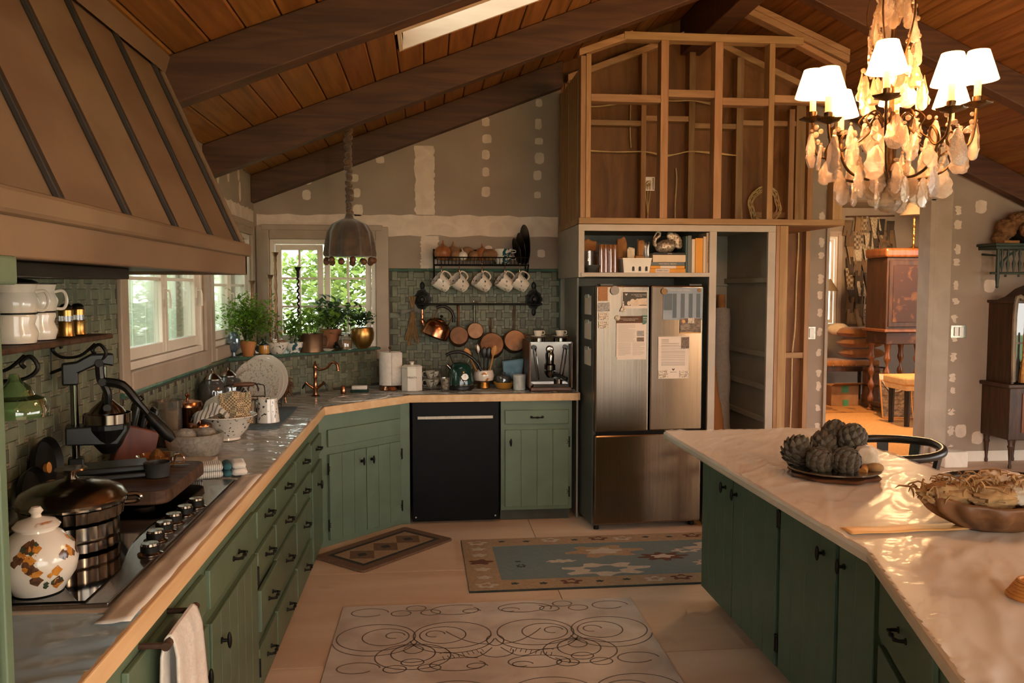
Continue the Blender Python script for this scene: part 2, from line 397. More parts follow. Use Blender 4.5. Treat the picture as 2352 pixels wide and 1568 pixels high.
# ---------------------------------------------------------------- right-hand walls: doorway wall, right wall, rear wall
DW = 6.45; FZ = 0.2125          # the doorway wall stands on a floor one step up
g = G(); DX0, DX1, DZ = 3.21, 4.107, 2.39
g.prism([(2.53, 0), (DX0, 0), (DX0, DZ), (DX1, DZ), (DX1, 0), (6.2, 0), (6.2, zd(6.2) + 0.03), (2.53, zd(2.53) + 0.03)], 0, 0.12, T=XZ(DW + 0.12))
wall_door = g.build('wall_doorway', 'drywall', smooth=False, kind='structure')
G().box((2.46, 5.75, 0), (6.2, DW, FZ)).build('floor_platform', 'floor_ply', smooth=False, kind='structure')
TD = XZ(DW)
for i in range(14):
    z = FZ + 0.12 + i * 0.152 + RN.uniform(-0.025, 0.025); mud(wall_door, [(4.33 + RN.uniform(-0.012, 0.016) + p, z + q) for p, q in blob(0.05, RN.uniform(0.055, 0.09), 120 + i, sq=0.3)], TD, 'compound_dab')
    if i < 13: mud(wall_door, [(3.165 + RN.uniform(-0.008, 0.008) + p, z + 0.05 + q) for p, q in blob(0.045, RN.uniform(0.055, 0.085), 160 + i, sq=0.3)], TD, 'compound_dab')
for i, (x, z) in enumerate(((4.53, 2.33), (4.63, 1.68), (4.42, 0.47), (4.57, 0.41))): mud(wall_door, [(x + p, z + q) for p, q in blob(0.10, 0.11, 190 + i)], TD, 'compound_dab')
g = G().box((DX1 + 0.02, DW - 0.018, FZ), (4.277, DW, DZ + 0.05)).box((DX1 - 0.025, DW - 0.022, FZ), (DX1 + 0.02, DW + 0.14, DZ)).box((DX0 - 0.01, DW - 0.022, FZ), (DX0 + 0.017, DW + 0.14, DZ)).box((DX0 - 0.01, DW - 0.022, DZ - 0.018), (4.277, DW + 0.14, DZ + 0.06))
door_1 = g.build('door_1', 'trim_paint', smooth=False, bev=0.004, kind='structure', label='cased opening to the lamp-lit sitting room')
G().box((4.28, DW - 0.018, FZ), (6.2, DW, FZ + 0.09)).build('baseboard_doorway', 'sash_paint', smooth=False, bev=0.004, kind='structure')
mat('plaster_step', '#d8cab8', '#e4d8c8', rough=0.7)
G().box((4.13, 6.21, FZ), (4.33, DW - 0.02, FZ + 0.13)).build('doorway_plinth', 'plaster_step', smooth=False, bev=0.01, label='pale plastered block at the foot of the door casing', cat='block')
g = G(); wall_pieces(g, -2.6, DW, 0, zd(6.2) + 0.1, [(-1.6, 4.9, 0.55, 1.85)], lambda g, a, b, c, d: g.box((6.2, a, c), (6.34, b, d)))
g.build('wall_right', 'drywall', smooth=False, kind='structure')
g = G(); wall_pieces(g, -1.45, 6.34, 0, 2.55, [(-0.8, 4.8, 0.12, 2.3)], lambda g, a, b, c, d: g.box((a, -2.6, c), (b, -2.45, d)))
g.prism([(-1.45, 2.55), (RIDGE, 2.55), (6.34, 2.55), (6.34, zd(6.2)), (RIDGE, zd(RIDGE)), (-1.45, zd(-1.3))], 0, 0.12, T=XZ(-2.45))
g.build('wall_rear', 'drywall', smooth=False, kind='structure')
w5 = thing('window_5', None, None, (2.0, -2.5, 0.12), kind='structure')
g = G()
for x in (-2.8, -1.4, 0, 1.4, 2.8): g.box((x - 0.04, -0.03, 0), (x + 0.04, 0.03, 2.18))
g.box((-2.84, -0.03, 0), (2.84, 0.03, 0.08)).box((-2.84, -0.03, 2.1), (2.84, 0.03, 2.18)); g.build('window_frame', 'sash_paint', par=w5, smooth=False)
w7 = thing('window_7', None, None, (6.27, 1.65, 0.55), kind='structure')
g = G()
for y in (-3.25, -1.1, 1.1, 3.25): g.box((-0.03, y - 0.04, 0), (0.03, y + 0.04, 1.3))
g.box((-0.03, -3.25, 0), (0.03, 3.25, 0.06)).box((-0.03, -3.25, 1.24), (0.03, 3.25, 1.3)); g.build('window_frame', 'sash_paint', par=w7, smooth=False)
portal('daylight_portal', (6.25, 1.65, 1.2), (0, PI/2, 0), 1.3, 6.5)
# the sitting room beyond: shrunk about the camera point to fit the nearer doorway wall, on the raised floor
CAM_SCALE = TR(0, 0, FZ) @ Matrix.Scale(0.872, 4)
def annex(before):  # same scaling also moves the stud partition, switches and doorway-wall furniture
    for o in list(col.objects):
        if o.name not in before and o.parent is None: o.matrix_world = CAM_SCALE @ o.matrix_basis
mat('room_wall', '#8d7f72', '#968879', rough=0.9, sc=3)
OLD = {o.name for o in col.objects}
g = G(); wall_pieces(g, 2.9, 8.7, 0, 2.9, [(5.95, 6.30, 1.08, 2.46)], lambda g, a, b, c, d: g.box((a, 12.3, c), (b, 12.45, d)))
g.build('wall_far_room', 'room_wall', smooth=False, kind='structure')
G().box((8.6, 7.54, 0), (8.75, 12.45, 2.9)).build('wall_far_right', 'room_wall', smooth=False, kind='structure')
g = G(); wall_pieces(g, 7.54, 12.45, 0, 2.9, [(8.2, 9.9, 0.9, 2.4)], lambda g, a, b, c, d: g.box((2.9, a, c), (3.05, b, d)))
g.build('wall_far_left', 'room_wall', smooth=False, kind='structure')
G().box((2.9, 7.5, 2.9), (8.75, 12.45, 3.0)).build('ceiling_far_room', 'room_wall', smooth=False, kind='structure')
portal('daylight_portal', (2.97, 9.05, 1.65), (0, -PI/2, 0), 1.5, 1.7)
annex(OLD)

# ---------------------------------------------------------------- ceiling: boards, rafters, ridge, skylight
SKY = (-0.13, 1.35, 4.24, 4.60)
g = G(); sb_x = 0.14
poly = lambda off: None
def roof_strip(g, xa, xb, y0, y1, d0, d1):
    g.add([(xa, y0, zd(xa) + d0), (xb, y0, zd(xb) + d0), (xb, y1, zd(xb) + d0), (xa, y1, zd(xa) + d0),
           (xa, y0, zd(xa) + d1), (xb, y0, zd(xb) + d1), (xb, y1, zd(xb) + d1), (xa, y1, zd(xa) + d1)],
          [(0,3,2,1),(4,5,6,7),(0,1,5,4),(1,2,6,5),(2,3,7,6),(3,0,4,7)])
for a, b, c, d in ((-1.5, SKY[0], -2.7, 6.57), (SKY[1], RIDGE, -2.7, 6.57), (SKY[0], SKY[1], -2.7, SKY[2]), (SKY[0], SKY[1], SKY[3], 6.57), (RIDGE, 6.5, -2.7, 6.57)):
    roof_strip(g, a, b, c, d, 0.022, 0.08)
ceil = g.build('ceiling', 'deck_dark', smooth=False, kind='structure')
def board(x0, x1, y0, y1, src={}):
    key = (x1 <= RIDGE, round(y0, 2), round(y1, 2), round(x1 - x0, 3))
    if key in src:
        s0 = src[key]; return inst(s0[0], (x0 - s0[1], 0, zd(x0 + 1e-6) - zd(s0[1] + 1e-6)), ceil)
    g = G(); a, b = x0 + 0.0022, x1 - 0.0022
    g.add([(a, y0, zd(a + 1e-6) + 0.006), (a + 0.006, y0, zd(a + 0.006)), (b - 0.006, y0, zd(b - 0.006)), (b, y0, zd(b - 1e-6) + 0.006), (b, y0, zd(b) + 0.022), (a, y0, zd(a + 1e-6) + 0.022),
           (a, y1, zd(a + 1e-6) + 0.006), (a + 0.006, y1, zd(a + 0.006)), (b - 0.006, y1, zd(b - 0.006)), (b, y1, zd(b - 1e-6) + 0.006), (b, y1, zd(b) + 0.022), (a, y1, zd(a + 1e-6) + 0.022)],
          [(5,4,3,2,1,0), (6,7,8,9,10,11)] + [(i, (i + 1) % 6, 6 + (i + 1) % 6, 6 + i) for i in range(6)])
    o = g.build('ceiling_board', 'ceiling_wood', par=ceil, smooth=False); src[key] = (o, x0)
    return o
BW = 0.142; x = -1.30
while x < RIDGE - 0.02:
    x1 = min(x + BW, RIDGE)
    if x1 > SKY[0] and x < SKY[1] - 0.02:
        board(x, x1, -2.4, SKY[2]); board(x, x1, SKY[3], 6.45)
    else: board(x, x1, -2.4, 6.45)
    x = x1
x = RIDGE
while x < 6.2:
    board(x, min(x + BW, 6.2), -2.4, 6.45); x += BW
BD = 0.20
for y in (0.5, 2.0, 3.5, 5.0, 6.30):
    for a, b in ((-1.30, 1.96), (2.12, 6.2)):
        if y > 6 and a > 0: a = 2.98
        T = XZ(y + 0.10)
        if y > 6 and a < 0: b = 1.02
        g = G().prism([(a, zd(a) - BD), (b, zd(b) - BD), (b, zd(b) - 0.002), (a, zd(a) - 0.002)], 0, 0.10, T=T)
        g.build('rafter', 'beam_wood', par=ceil, smooth=False, bev=0.006)
G().box((1.96, -2.4, 3.47), (2.12, 6.45, 3.74)).build('ridge_beam', 'beam_wood', par=ceil, smooth=False, bev=0.006)
w4 = thing('window_4', None, None, (0, 0, 0), kind='structure', )
g = G(); hs = 0.30
for (xa, ya, xb, yb) in ((SKY[0], SKY[3] - 0.02, SKY[1], SKY[3] - 0.002), (SKY[0], SKY[2] - 0.02, SKY[1], SKY[2]), (SKY[0] - 0.02, SKY[2], SKY[0], SKY[3]), (SKY[1], SKY[2], SKY[1] + 0.02, SKY[3])):
    g.add([(xa, ya, zd(xa) + 0.003), (xb, ya, zd(xb) + 0.003), (xb, yb, zd(xb) + 0.003), (xa, yb, zd(xa) + 0.003),
           (xa, ya, zd(xa) + hs), (xb, ya, zd(xb) + hs), (xb, yb, zd(xb) + hs), (xa, yb, zd(xa) + hs)],
          [(0,3,2,1),(4,5,6,7),(0,1,5,4),(1,2,6,5),(2,3,7,6),(3,0,4,7)])
g.build('skylight_shaft', 'shaft_white', par=w4, smooth=False)
g = G(); roof_strip(g, SKY[0], SKY[1], SKY[2], SKY[3], hs, hs + 0.006); g.build('pane', 'pane_glass', par=w4, smooth=False)
g = G(); roof_strip(g, SKY[0] - 0.03, SKY[1] + 0.03, SKY[2] - 0.028, SKY[2], -0.012, 0.0); g.build('skylight_trim', 'shaft_white', par=w4, smooth=False)

# ---------------------------------------------------------------- windows
def window(n, T, Wd, Ht, sashes, cols, rows, casing=0.085, handle=True):
    """local x along the wall (right as seen from inside), y outward, z up; origin lower left of the opening"""
    w = thing('window_%d' % n, None, None, kind='structure', T=T)
    cg = [((-casing, -0.022, -casing), (0, 0.0, Ht + casing)), ((Wd, -0.022, -casing), (Wd + casing, 0.0, Ht + casing)),
          ((0, -0.022, Ht), (Wd, 0, Ht + casing)), ((0, -0.03, -casing), (Wd, 0, 0))]
    for a, b in cg: G().box(a, b).build('window_casing', 'trim_paint', par=w, smooth=False, bev=0.006)
    G().box((-casing * .55, -0.03, Ht + casing - 0.03), (Wd + casing * .55, -0.0, Ht + casing + 0.012)).build('window_head', 'trim_paint', par=w, smooth=False, bev=0.005)
    f = 0.035
    g = G().box((0, 0, 0), (f, 0.1, Ht)).box((Wd - f, 0, 0), (Wd, 0.1, Ht)).box((f, 0, 0), (Wd - f, 0.1, f)).box((f, 0, Ht - f), (Wd - f, 0.1, Ht))
    g.build('window_frame', 'sash_paint', par=w, smooth=False, bev=0.004)
    sw = (Wd - 2 * f - 0.02) / sashes; k = 0.042
    for i in range(sashes):
        x0 = f + 0.005 + i * (sw + 0.01); x1 = x0 + sw; y0 = 0.02 + (0.012 * i if not handle else 0); z0, z1 = f + 0.004, Ht - f - 0.004
        g = G().box((x0, y0, z0), (x0 + k, y0 + 0.04, z1)).box((x1 - k, y0, z0), (x1, y0 + 0.04, z1)).box((x0 + k, y0, z0), (x1 - k, y0 + 0.04, z0 + k * 1.3)).box((x0 + k, y0, z1 - k), (x1 - k, y0 + 0.04, z1))
        s_ = g.build('sash', 'sash_paint', par=w, smooth=False, bev=0.003)
        ix0, ix1, iz0, iz1 = x0 + k, x1 - k, z0 + k * 1.3, z1 - k
        for c in range(1, cols): xx = ix0 + (ix1 - ix0) * c / cols; G().box((xx - 0.008, y0 + 0.008, iz0), (xx + 0.008, y0 + 0.032, iz1)).build('muntin', 'sash_paint', par=s_, smooth=False)
        for c in range(1, rows): zz = iz0 + (iz1 - iz0) * c / rows; G().box((ix0, y0 + 0.0085, zz - 0.008), (ix1, y0 + 0.0315, zz + 0.008)).build('muntin', 'sash_paint', par=s_, smooth=False)
        for c in range(cols):
            for r in range(rows):
                a0, a1 = ix0 + (ix1 - ix0) * c / cols, ix0 + (ix1 - ix0) * (c + 1) / cols; b0, b1 = iz0 + (iz1 - iz0) * r / rows, iz0 + (iz1 - iz0) * (r + 1) / rows
                G().box((a0, y0 + 0.018, b0), (a1, y0 + 0.022, b1)).build('pane', 'pane_glass', par=s_, smooth=False)
        if handle:
            hx = x1 - k / 2; hz = Ht * 0.42
            g = G().box((hx - 0.012, y0 - 0.008, hz - 0.03), (hx + 0.012, y0, hz + 0.03)).tube([(hx, y0 - 0.004, hz + 0.012), (hx, y0 - 0.03, hz + 0.012), (hx + 0.004, y0 - 0.032, hz - 0.01), (hx + 0.004, y0 - 0.032, hz - 0.075)], 0.006, 8)
            g.build('window_handle', 'sash_paint', par=s_)
    return w
TWL = lambda y0, z0: Matrix(((0, -1, 0, -1.302), (1, 0, 0, y0), (0, 0, 1, z0), (0, 0, 0, 1)))
window(1, TWL(WA[0], WA[2]), WA[1] - WA[0], WA[3] - WA[2], 2, 1, 2)
window(2, TWL(WB[0], WB[2]), WB[1] - WB[0], WB[3] - WB[2], 2, 1, 2, casing=0.08)
window(3, TR(WC[0], 6.398, WC[2]), WC[1] - WC[0], WC[3] - WC[2], 2, 2, 3, casing=0.095, handle=False)

OLD = {o.name for o in col.objects}
window(6, TR(5.95, 12.298, 1.08), 0.35, 1.38, 1, 1, 2, casing=0.07, handle=False)
annex(OLD)

# ---------------------------------------------------------------- tiles
TC, TDOT, GAP = 0.0615, 0.020, 0.0022
tile_src = {}
def tile_mesh(hz):
    if hz not in tile_src:
        a, b = ((TC + TDOT) / 2, (TC - TDOT) / 2) if hz else ((TC - TDOT) / 2, (TC + TDOT) / 2); a -= GAP / 2; b -= GAP / 2
        e = 0.0015; vs = [(-a, -b, 0), (a, -b, 0), (a, b, 0), (-a, b, 0), (-a, -b, .004), (a, -b, .004), (a, b, .004), (-a, b, .004),
                          (-a + e, -b + e, .0055), (a - e, -b + e, .0055), (a - e, b - e, .0055), (-a + e, b - e, .0055)]
        fs = [(0,1,5,4),(1,2,6,5),(2,3,7,6),(3,0,4,7),(4,5,9,8),(5,6,10,9),(6,7,11,10),(7,4,8,11),(8,9,10,11)]
        me = bpy.data.meshes.new('tile'); me.from_pydata(vs, [], fs); me.materials.append(mat('tile')); me.update(); tile_src[hz] = (me, vs, fs)
    return tile_src[hz]
def tile_wall(par, T, x0, x1, z0, z1, inside=None, order=None, limit=300):
    """basket-weave tiles with small square clusters on the plane T (local x right, y up, z out of the wall)"""
    nx, nz = int((x1 - x0) / TC) + 1, int((z1 - z0) / TC) + 1; cells = []; dots = G()
    for i in range(nx):
        for j in range(nz):
            cx, cz = x0 + (i + .5) * TC, z0 + (j + .5) * TC
            if cx > x1 or cz > z1 or (inside and not inside(cx, cz)): continue
            cells.append((cx, cz, (i + j) % 2 == 0))
            for dx in (-1, 1):
                for dz in (-1, 1):
                    a, b = cx + TC / 2 + dx * TDOT / 4, cz + TC / 2 + dz * TDOT / 4; h = TDOT / 4 - GAP / 3
                    if a + h > x1 or b + h > z1 or (inside and not inside(a, b)): continue
                    dots.add([(a - h, b - h, .0045), (a + h, b - h, .0045), (a + h, b + h, .0045), (a - h, b + h, .0045)], [(0, 1, 2, 3)], T=T)
    if order: cells.sort(key=order)
    rest = G()
    for k, (cx, cz, hz) in enumerate(cells):
        me, vs, fs = tile_mesh(hz)
        if k < limit:
            o = bpy.data.objects.new('tile', me); col.objects.link(o); o.parent = par; o.matrix_basis = T @ TR(cx, cz, 0)
        else: rest.add([(cx + a, cz + b, c) for a, b, c in vs], fs, T=T)
    if rest.v: rest.build('tile_field', 'tile_stuff', par=par, smooth=False, kind='stuff')
    if dots.v: dots.build('tile_dots', 'tile_dot', par=par, smooth=False, kind='stuff')
# back wall splash
TBT = Matrix(((1, 0, 0, 0), (0, 0, -1, 6.394), (0, 1, 0, 0), (0, 0, 0, 1)))
G().box((-0.30, 6.394, 0.90), (1.02, 6.3995, 1.80)).build('grout_bed', 'grout', par=wall_back, smooth=False)
tile_wall(wall_back, TBT, -0.29, 1.0, 0.93, 1.785, order=lambda c: abs(c[0] - 0.35) * 0.6 - c[1])
def trim_run(par, pts, r, seg, name='trim_tile'):
    for a, b in zip(pts[:-1], pts[1:]):
        a, b = Vector(a), Vector(b); n = max(1, round((b - a).length / seg)); d = (b - a) / n
        for i in range(n):
            p, q = a + d * i, a + d * (i + 1); e = d.normalized() * 0.001
            G().cyl(p + e, q - e, r, n=8).build(name, 'tile_trim', par=par)
trim_run(wall_back, [(-0.30, 6.39, 1.80), (1.02, 6.39, 1.80)], 0.012, 0.15); trim_run(wall_back, [(1.02, 6.39, 1.79), (1.02, 6.39, 0.93)], 0.012, 0.15)
# left wall splash
TLT = Matrix(((0, 0, 1, -1.294), (1, 0, 0, 0), (0, 1, 0, 0), (0, 0, 0, 1)))
g = G().box((-1.2995, 1.0, 0.9), (-1.294, 3.6, 1.80)).box((-1.2995, 3.6, 0.9), (-1.294, 5.45, 1.20)); g.build('grout_bed', 'grout', par=wall_left, smooth=False)
tile_wall(wall_left, TLT, 1.3, 5.42, 0.93, 1.79, inside=lambda y, z: (y < 3.58 or z < 1.19), order=lambda c: abs(c[0] - 3.0) - (0.3 if c[1] > 1.0 else 0))
trim_run(wall_left, [(-1.285, 3.60, 1.207), (-1.285, 5.42, 1.207)], 0.013, 0.15)
# diagonal ledge behind the sink
DA, DB = Vector((-1.295, 5.44, 0)), Vector((-0.385, 6.395, 0)); DL = (DB - DA).length; du = (DB - DA).normalized(); dn = Vector((du.y, -du.x, 0))
wall_ledge = G().prism([(DA.x, DA.y), (DB.x, DB.y), (-1.295, 6.395)], 0.0, 1.195).build('wall_ledge', 'tile_trim', smooth=False, kind='structure')
TDT = Matrix(((du.x, 0, dn.x, DA.x + dn.x * .001), (du.y, 0, dn.y, DA.y + dn.y * .001), (0, 1, 0, 0), (0, 0, 0, 1)))
G().box((0.0, 0.91, 0.0), (DL, 1.195, 0.0005), T=TDT).build('grout_bed', 'grout', par=wall_ledge, smooth=False)
tile_wall(wall_ledge, TDT @ TR(0, 0, 0.0006), 0.01, DL - 0.02, 0.93, 1.19)
G().prism([(DA.x + dn.x*.012, DA.y + dn.y*.012 - .01), (DB.x + dn.x*.012 + .012, DB.y), (-1.295, 6.395), (-1.295, DA.y)], 1.196, 1.212).build('ledge_top', 'tile_trim', par=wall_ledge, smooth=False)
trim_run(wall_ledge, [DA + dn * 0.014 + Vector((0, 0, 1.204)), DB + dn * 0.014 + Vector((0, 0, 1.204))], 0.012, 0.15)

# ---------------------------------------------------------------- plywood back wall and stud framing above the fridge
g = G(); g.prism([(1.0, 0.0), (2.45, 0.0), (2.45, 2.1), (3.0, 2.1), (3.0, zd(3.0) + 0.03), (RIDGE, zd(RIDGE) + 0.03), (1.0, zd(1.0) + 0.03)], 0, 0.10, T=XZ(6.52))
wall_ply = g.build('wall_plywood', 'plywood', smooth=False, kind='structure')
for i, (a, b) in enumerate(((1.05, 1.65), (1.66, 2.03), (2.04, 2.42), (2.43, 2.97))):
    G().prism([(a, 2.1), (b, 2.1), (b, zd(b) - 0.14), (a, zd(a) - 0.14)], 0, 0.012, T=XZ(6.419)).build('plywood_sheet', 'plywood', par=wall_ply, smooth=False, bev=0.002)
def stud(a, b, m='stud_wood', par=None): return G().box(a, b).build('stud', m, par=par, smooth=False, bev=0.003)
def slope_plate(xa, xb, dz, h, y0, y1, par, z=None):
    f = z or (lambda x: zd(x) - dz)
    G().add([(xa, y0, f(xa) - h), (xb, y0, f(xb) - h), (xb, y1, f(xb) - h), (xa, y1, f(xa) - h), (xa, y0, f(xa)), (xb, y0, f(xb)), (xb, y1, f(xb)), (xa, y1, f(xa))],
            [(0,3,2,1),(4,5,6,7),(0,1,5,4),(1,2,6,5),(2,3,7,6),(3,0,4,7)]).build('top_plate', 'stud_wood_flat', par=par, smooth=False, bev=0.003)
for xa, xb in ((1.63, 1.67), (2.005, 2.055), (2.385, 2.44), (2.87, 2.97)): stud((xa, 6.31, 2.13), (xb, 6.407, zd((xa + xb) / 2) - 0.17), par=wall_ply)
slope_plate(1.06, 2.0, 0.12, 0.05, 6.31, 6.407, wall_ply); slope_plate(2.08, 2.97, 0.12, 0.05, 6.31, 6.407, wall_ply)
for xa, xb, z in ((1.08, 1.63, 2.925), (1.67, 2.005, 2.965), (2.055, 2.385, 2.915), (2.44, 2.87, 2.945)):
    G().box((xa, 6.315, z - 0.02), (xb, 6.405, z + 0.02)).build('blocking', 'stud_wood_flat', par=wall_ply, smooth=False, bev=0.003)
# front frame
ff = thing('wall_framing', 'unfinished pine stud frame above the refrigerator cupboard', 'framing', (1.0, 5.5, 2.09))
FY = (5.50, 5.59)
def fb(name, a, b, m='stud_wood'): return G().box(a, b).build(name, m, par=ff, w=True, smooth=False, bev=0.003)
fb('bottom_plate', (1.0, 5.49, 2.092), (2.86, 5.60, 2.132), 'stud_wood_flat')
top = lambda x: min(3.31, 3.205 + 0.34 * (x - 1.04)) if x < 2.3 else min(3.31, 3.31 - 0.42 * (x - 2.52))
for xa, xb in ((1.01, 1.045), (1.047, 1.08), (1.553, 1.606), (1.925, 1.98), (2.303, 2.343), (2.775, 2.844)):
    fb('stud', (xa, FY[0], 2.132), (xb, FY[1], min(top(xa), top(xb))))
for xa, xb, z in ((1.08, 1.553, 2.925), (1.606, 1.925, 2.965), (1.98, 2.303, 2.92), (2.343, 2.775, 2.945)): fb('blocking', (xa, FY[0] + 0.002, z - 0.025), (xb, FY[1] - 0.002, z + 0.025), 'stud_wood_flat')
fb('top_plate', (1.30, FY[0] - 0.004, 3.31), (2.54, FY[1], 3.36), 'stud_wood_flat')
def fplate(xa, za, xb, zb, h, y0, y1):
    G().add([(xa, y0, za), (xb, y0, zb), (xb, y1, zb), (xa, y1, za), (xa, y0, za + h), (xb, y0, zb + h), (xb, y1, zb + h), (xa, y1, za + h)],
            [(0,3,2,1),(4,5,6,7),(0,1,5,4),(1,2,6,5),(2,3,7,6),(3,0,4,7)]).build('top_plate', 'stud_wood_flat', par=ff, w=True, smooth=False, bev=0.003)
fplate(1.0, 3.195, 1.36, 3.325, 0.045, FY[0], FY[1]); fplate(2.15, 3.50, 2.87, 3.20, 0.045, FY[0], FY[1]); fplate(2.15, 3.546, 2.87, 3.246, 0.04, FY[0] - .005, FY[1]); fplate(2.50, 3.315, 2.86, 3.15, 0.04, FY[0] + .02, FY[1])
# left return frame and right return
for y in (5.95, 6.3): fb('stud', (1.002, y, 2.132), (1.05, y + 0.04, zd(1.0) - 0.24))
G().box((1.0, 5.6, 2.092), (1.04, 6.39, 2.132)).build('side_plate', 'stud_wood', par=ff, w=True, smooth=False, bev=0.003)
fb('side_panel', (1.006, 5.6, 2.132), (1.022, 6.39, 3.12))
for y in (5.95, 6.28): fb('stud', (2.80, y, 2.132), (2.844, y + 0.05, 3.05))
G().box((2.36, 5.6, 2.092), (2.86, 6.39, 2.11)).build('soffit_board', 'plywood', par=ff, w=True, smooth=False)
# electric: metal box, cables, coil
cab = lambda name, pts, r, label, cat, grp=None: G().tube(bez(pts, 6), r, 6).build(name, 'wire', loc=pts[0], w=True, label=label, cat=cat, grp=grp)
jb = thing('junction_box', 'square galvanised junction box wired on the plywood', 'electrical box', (1.707, 6.405, 2.42))
G().box((-0.05, -0.03, 0), (0.05, 0, 0.006)).box((-0.05, -0.03, 0.1), (0.05, 0, 0.106)).box((-0.05, -0.03, 0.006), (-0.044, 0, 0.1)).box((0.044, -0.03, 0.006), (0.05, 0, 0.1)).box((-0.05, -0.004, 0), (0.05, 0, 0.1)).build('box_shell', 'galv', par=jb, smooth=False)
for i in range(3): G().tube(bez([(-0.02 + 0.02 * i, -0.012, 0.05), (0.01, -0.04, 0.075 - .02 * i), (0.02 - 0.02 * i, -0.02, 0.02), (-0.01 + .01 * i, -0.03, -0.28)], 6), 0.0035, 5).build('cable', 'wire', par=jb)
for i in range(2):
    cab('cable', [(1.09, 6.30, 3.035 + .008 * i), (1.3, 6.29, 3.04), (1.5, 6.28, 3.07 + .01 * i), (1.65, 6.27, 3.10), (1.85, 6.30, 3.095), (2.03, 6.30, 3.10), (2.2, 6.3, 3.085 - .012 * i), (2.38, 6.3, 3.075)], 0.0045, '%s strand of the cable pair strung high across the plywood' % ('lower', 'upper')[i], 'cable', 'upper cables')
    cab('cable', [(1.09, 6.30, 2.71 + .008 * i), (1.4, 6.29, 2.70), (1.65, 6.29, 2.705), (1.8, 6.27, 2.67 + .01 * i), (1.9, 6.29, 2.69), (2.02, 6.3, 2.715), (2.2, 6.3, 2.71 - .01 * i), (2.38, 6.3, 2.69)], 0.0045, '%s strand of the cable pair sagging across the middle plywood' % ('lower', 'upper')[i], 'cable', 'middle cables')
cab('cable', [(1.93, 6.39, 2.60), (1.935, 6.38, 2.5), (1.925, 6.38, 2.3), (1.93, 6.38, 2.135)], 0.005, 'single cable hanging straight from a staple', 'cable')
cab('cable', [(1.565, 6.39, 3.16), (1.56, 6.38, 2.9), (1.57, 6.39, 2.75)], 0.005, 'short dark cable beside the first back stud', 'cable')
cab('cable', [(2.46, 6.39, 2.94), (2.445, 6.37, 2.85), (2.46, 6.38, 2.78), (2.455, 6.38, 2.5), (2.47, 6.38, 2.14)], 0.005, 'looped pale cable beside the third back stud', 'cable')
pts = []
for i in range(160):
    a = i * 0.26; rr = 0.115 + 0.02 * math.sin(i * 0.37); pts.append((2.645 + rr * math.cos(a), 6.36 + 0.02 * math.sin(i * 1.3), 2.31 + rr * 1.15 * math.sin(a)))
G().tube(pts, 0.004, 5).build('cable_coil', 'wire', loc=(2.645, 6.36, 2.16), w=True, label='coil of spare cable hanging in the stud bay', cat='cable')
# bare stud bay right of the pantry
rb = thing('stud_bay', 'open pine stud bay with plywood back beside the pantry', 'framing', (2.42, 5.55, 0))
G().box((2.375, 5.50, 0), (2.40, 5.59, 2.09)).build('stud', 'stud_wood', par=rb, w=True, smooth=False, bev=0.003)
G().box((2.405, 5.51, 0), (2.465, 5.60, 2.09)).build('stud', 'stud_wood', par=rb, w=True, smooth=False, bev=0.003)
OLD = {o.name for o in col.objects}
wb = thing('stud_partition', 'plywood-backed stud partition with a hanging cable left of the doorway', 'framing', (3.05, 7.38, 0))
G().box((2.95, 7.36, -.24), (3.43, 7.385, 2.36)).build('plywood_sheet', 'plywood', par=wb, w=True, smooth=False)
G().box((3.43, 7.29, -.24), (3.475, 7.385, 2.36)).build('stud', 'stud_wood', par=wb, w=True, smooth=False, bev=0.003)
for z in (1.02, 2.30): G().box((2.95, 7.30, z), (3.43, 7.36, z + 0.05)).build('blocking', 'stud_wood_flat', par=wb, w=True, smooth=False)
G().tube(bez([(3.26, 7.33, 2.45), (3.37, 7.33, 2.25), (3.37, 7.34, 1.7), (3.36, 7.33, 1.3), (3.34, 7.33, 1.05), (3.34, 7.33, 0.6), (3.33, 7.33, 0.1)], 8), 0.007, 6).build('cable', 'wire', par=wb, w=True)
annex(OLD)
# ---------------------------------------------------------------- kitchen cabinets
mat('green_paint', '#5d6e58', '#667860', rough=0.42, sc=5, bump=0.03, bsc=60)
mat('green_dark', '#466050', '#4e6958', rough=0.42, sc=5, bump=0.03, bsc=60)
mat('toe_kick', '#3a3d34', '#44473c', rough=0.7)
mat('black_iron', '#141311', '#24211c', rough=0.45, metal=0.6, sc=30)
mat('counter', '#d2ccbf', '#e0dace', rough=0.35, sc=4, det=6, bump=0.01)
mat('edge_pine', '#d3a877', '#e2bd8d', rough=0.5, st=(6, 0.6, 6), sc=3)
mat('edge_white', '#d6d0c4', '#e0dbd0', rough=0.4, sc=5)
film_mat('plastic_film', '#e2e2dc', haze=0.55, gloss=0.9, rough=0.045)
film_mat('plastic_film_blue', '#a3bccb', haze=0.88, gloss=0.5, rough=0.08)  # blue sky reflection painted into the film's haze colour
film_mat('plastic_film_flat', '#e6e2da', haze=0.50, gloss=0.05, rough=0.12)
def knob(par, p, d):
    """oval turn-knob on a stem, d = outward direction"""
    p = Vector(p); d = Vector(d)
    g = G().cyl(p, p + d * 0.004, 0.011, n=10).cyl(p, p + d * 0.022, 0.006, n=8)
    T = Matrix.Translation(p + d * 0.026); g.ball((0, 0, 0), (0.008, 0.008, 0.028), 10, 8, T=T)
    return g.build('knob', 'black_iron', par=par, w=True)
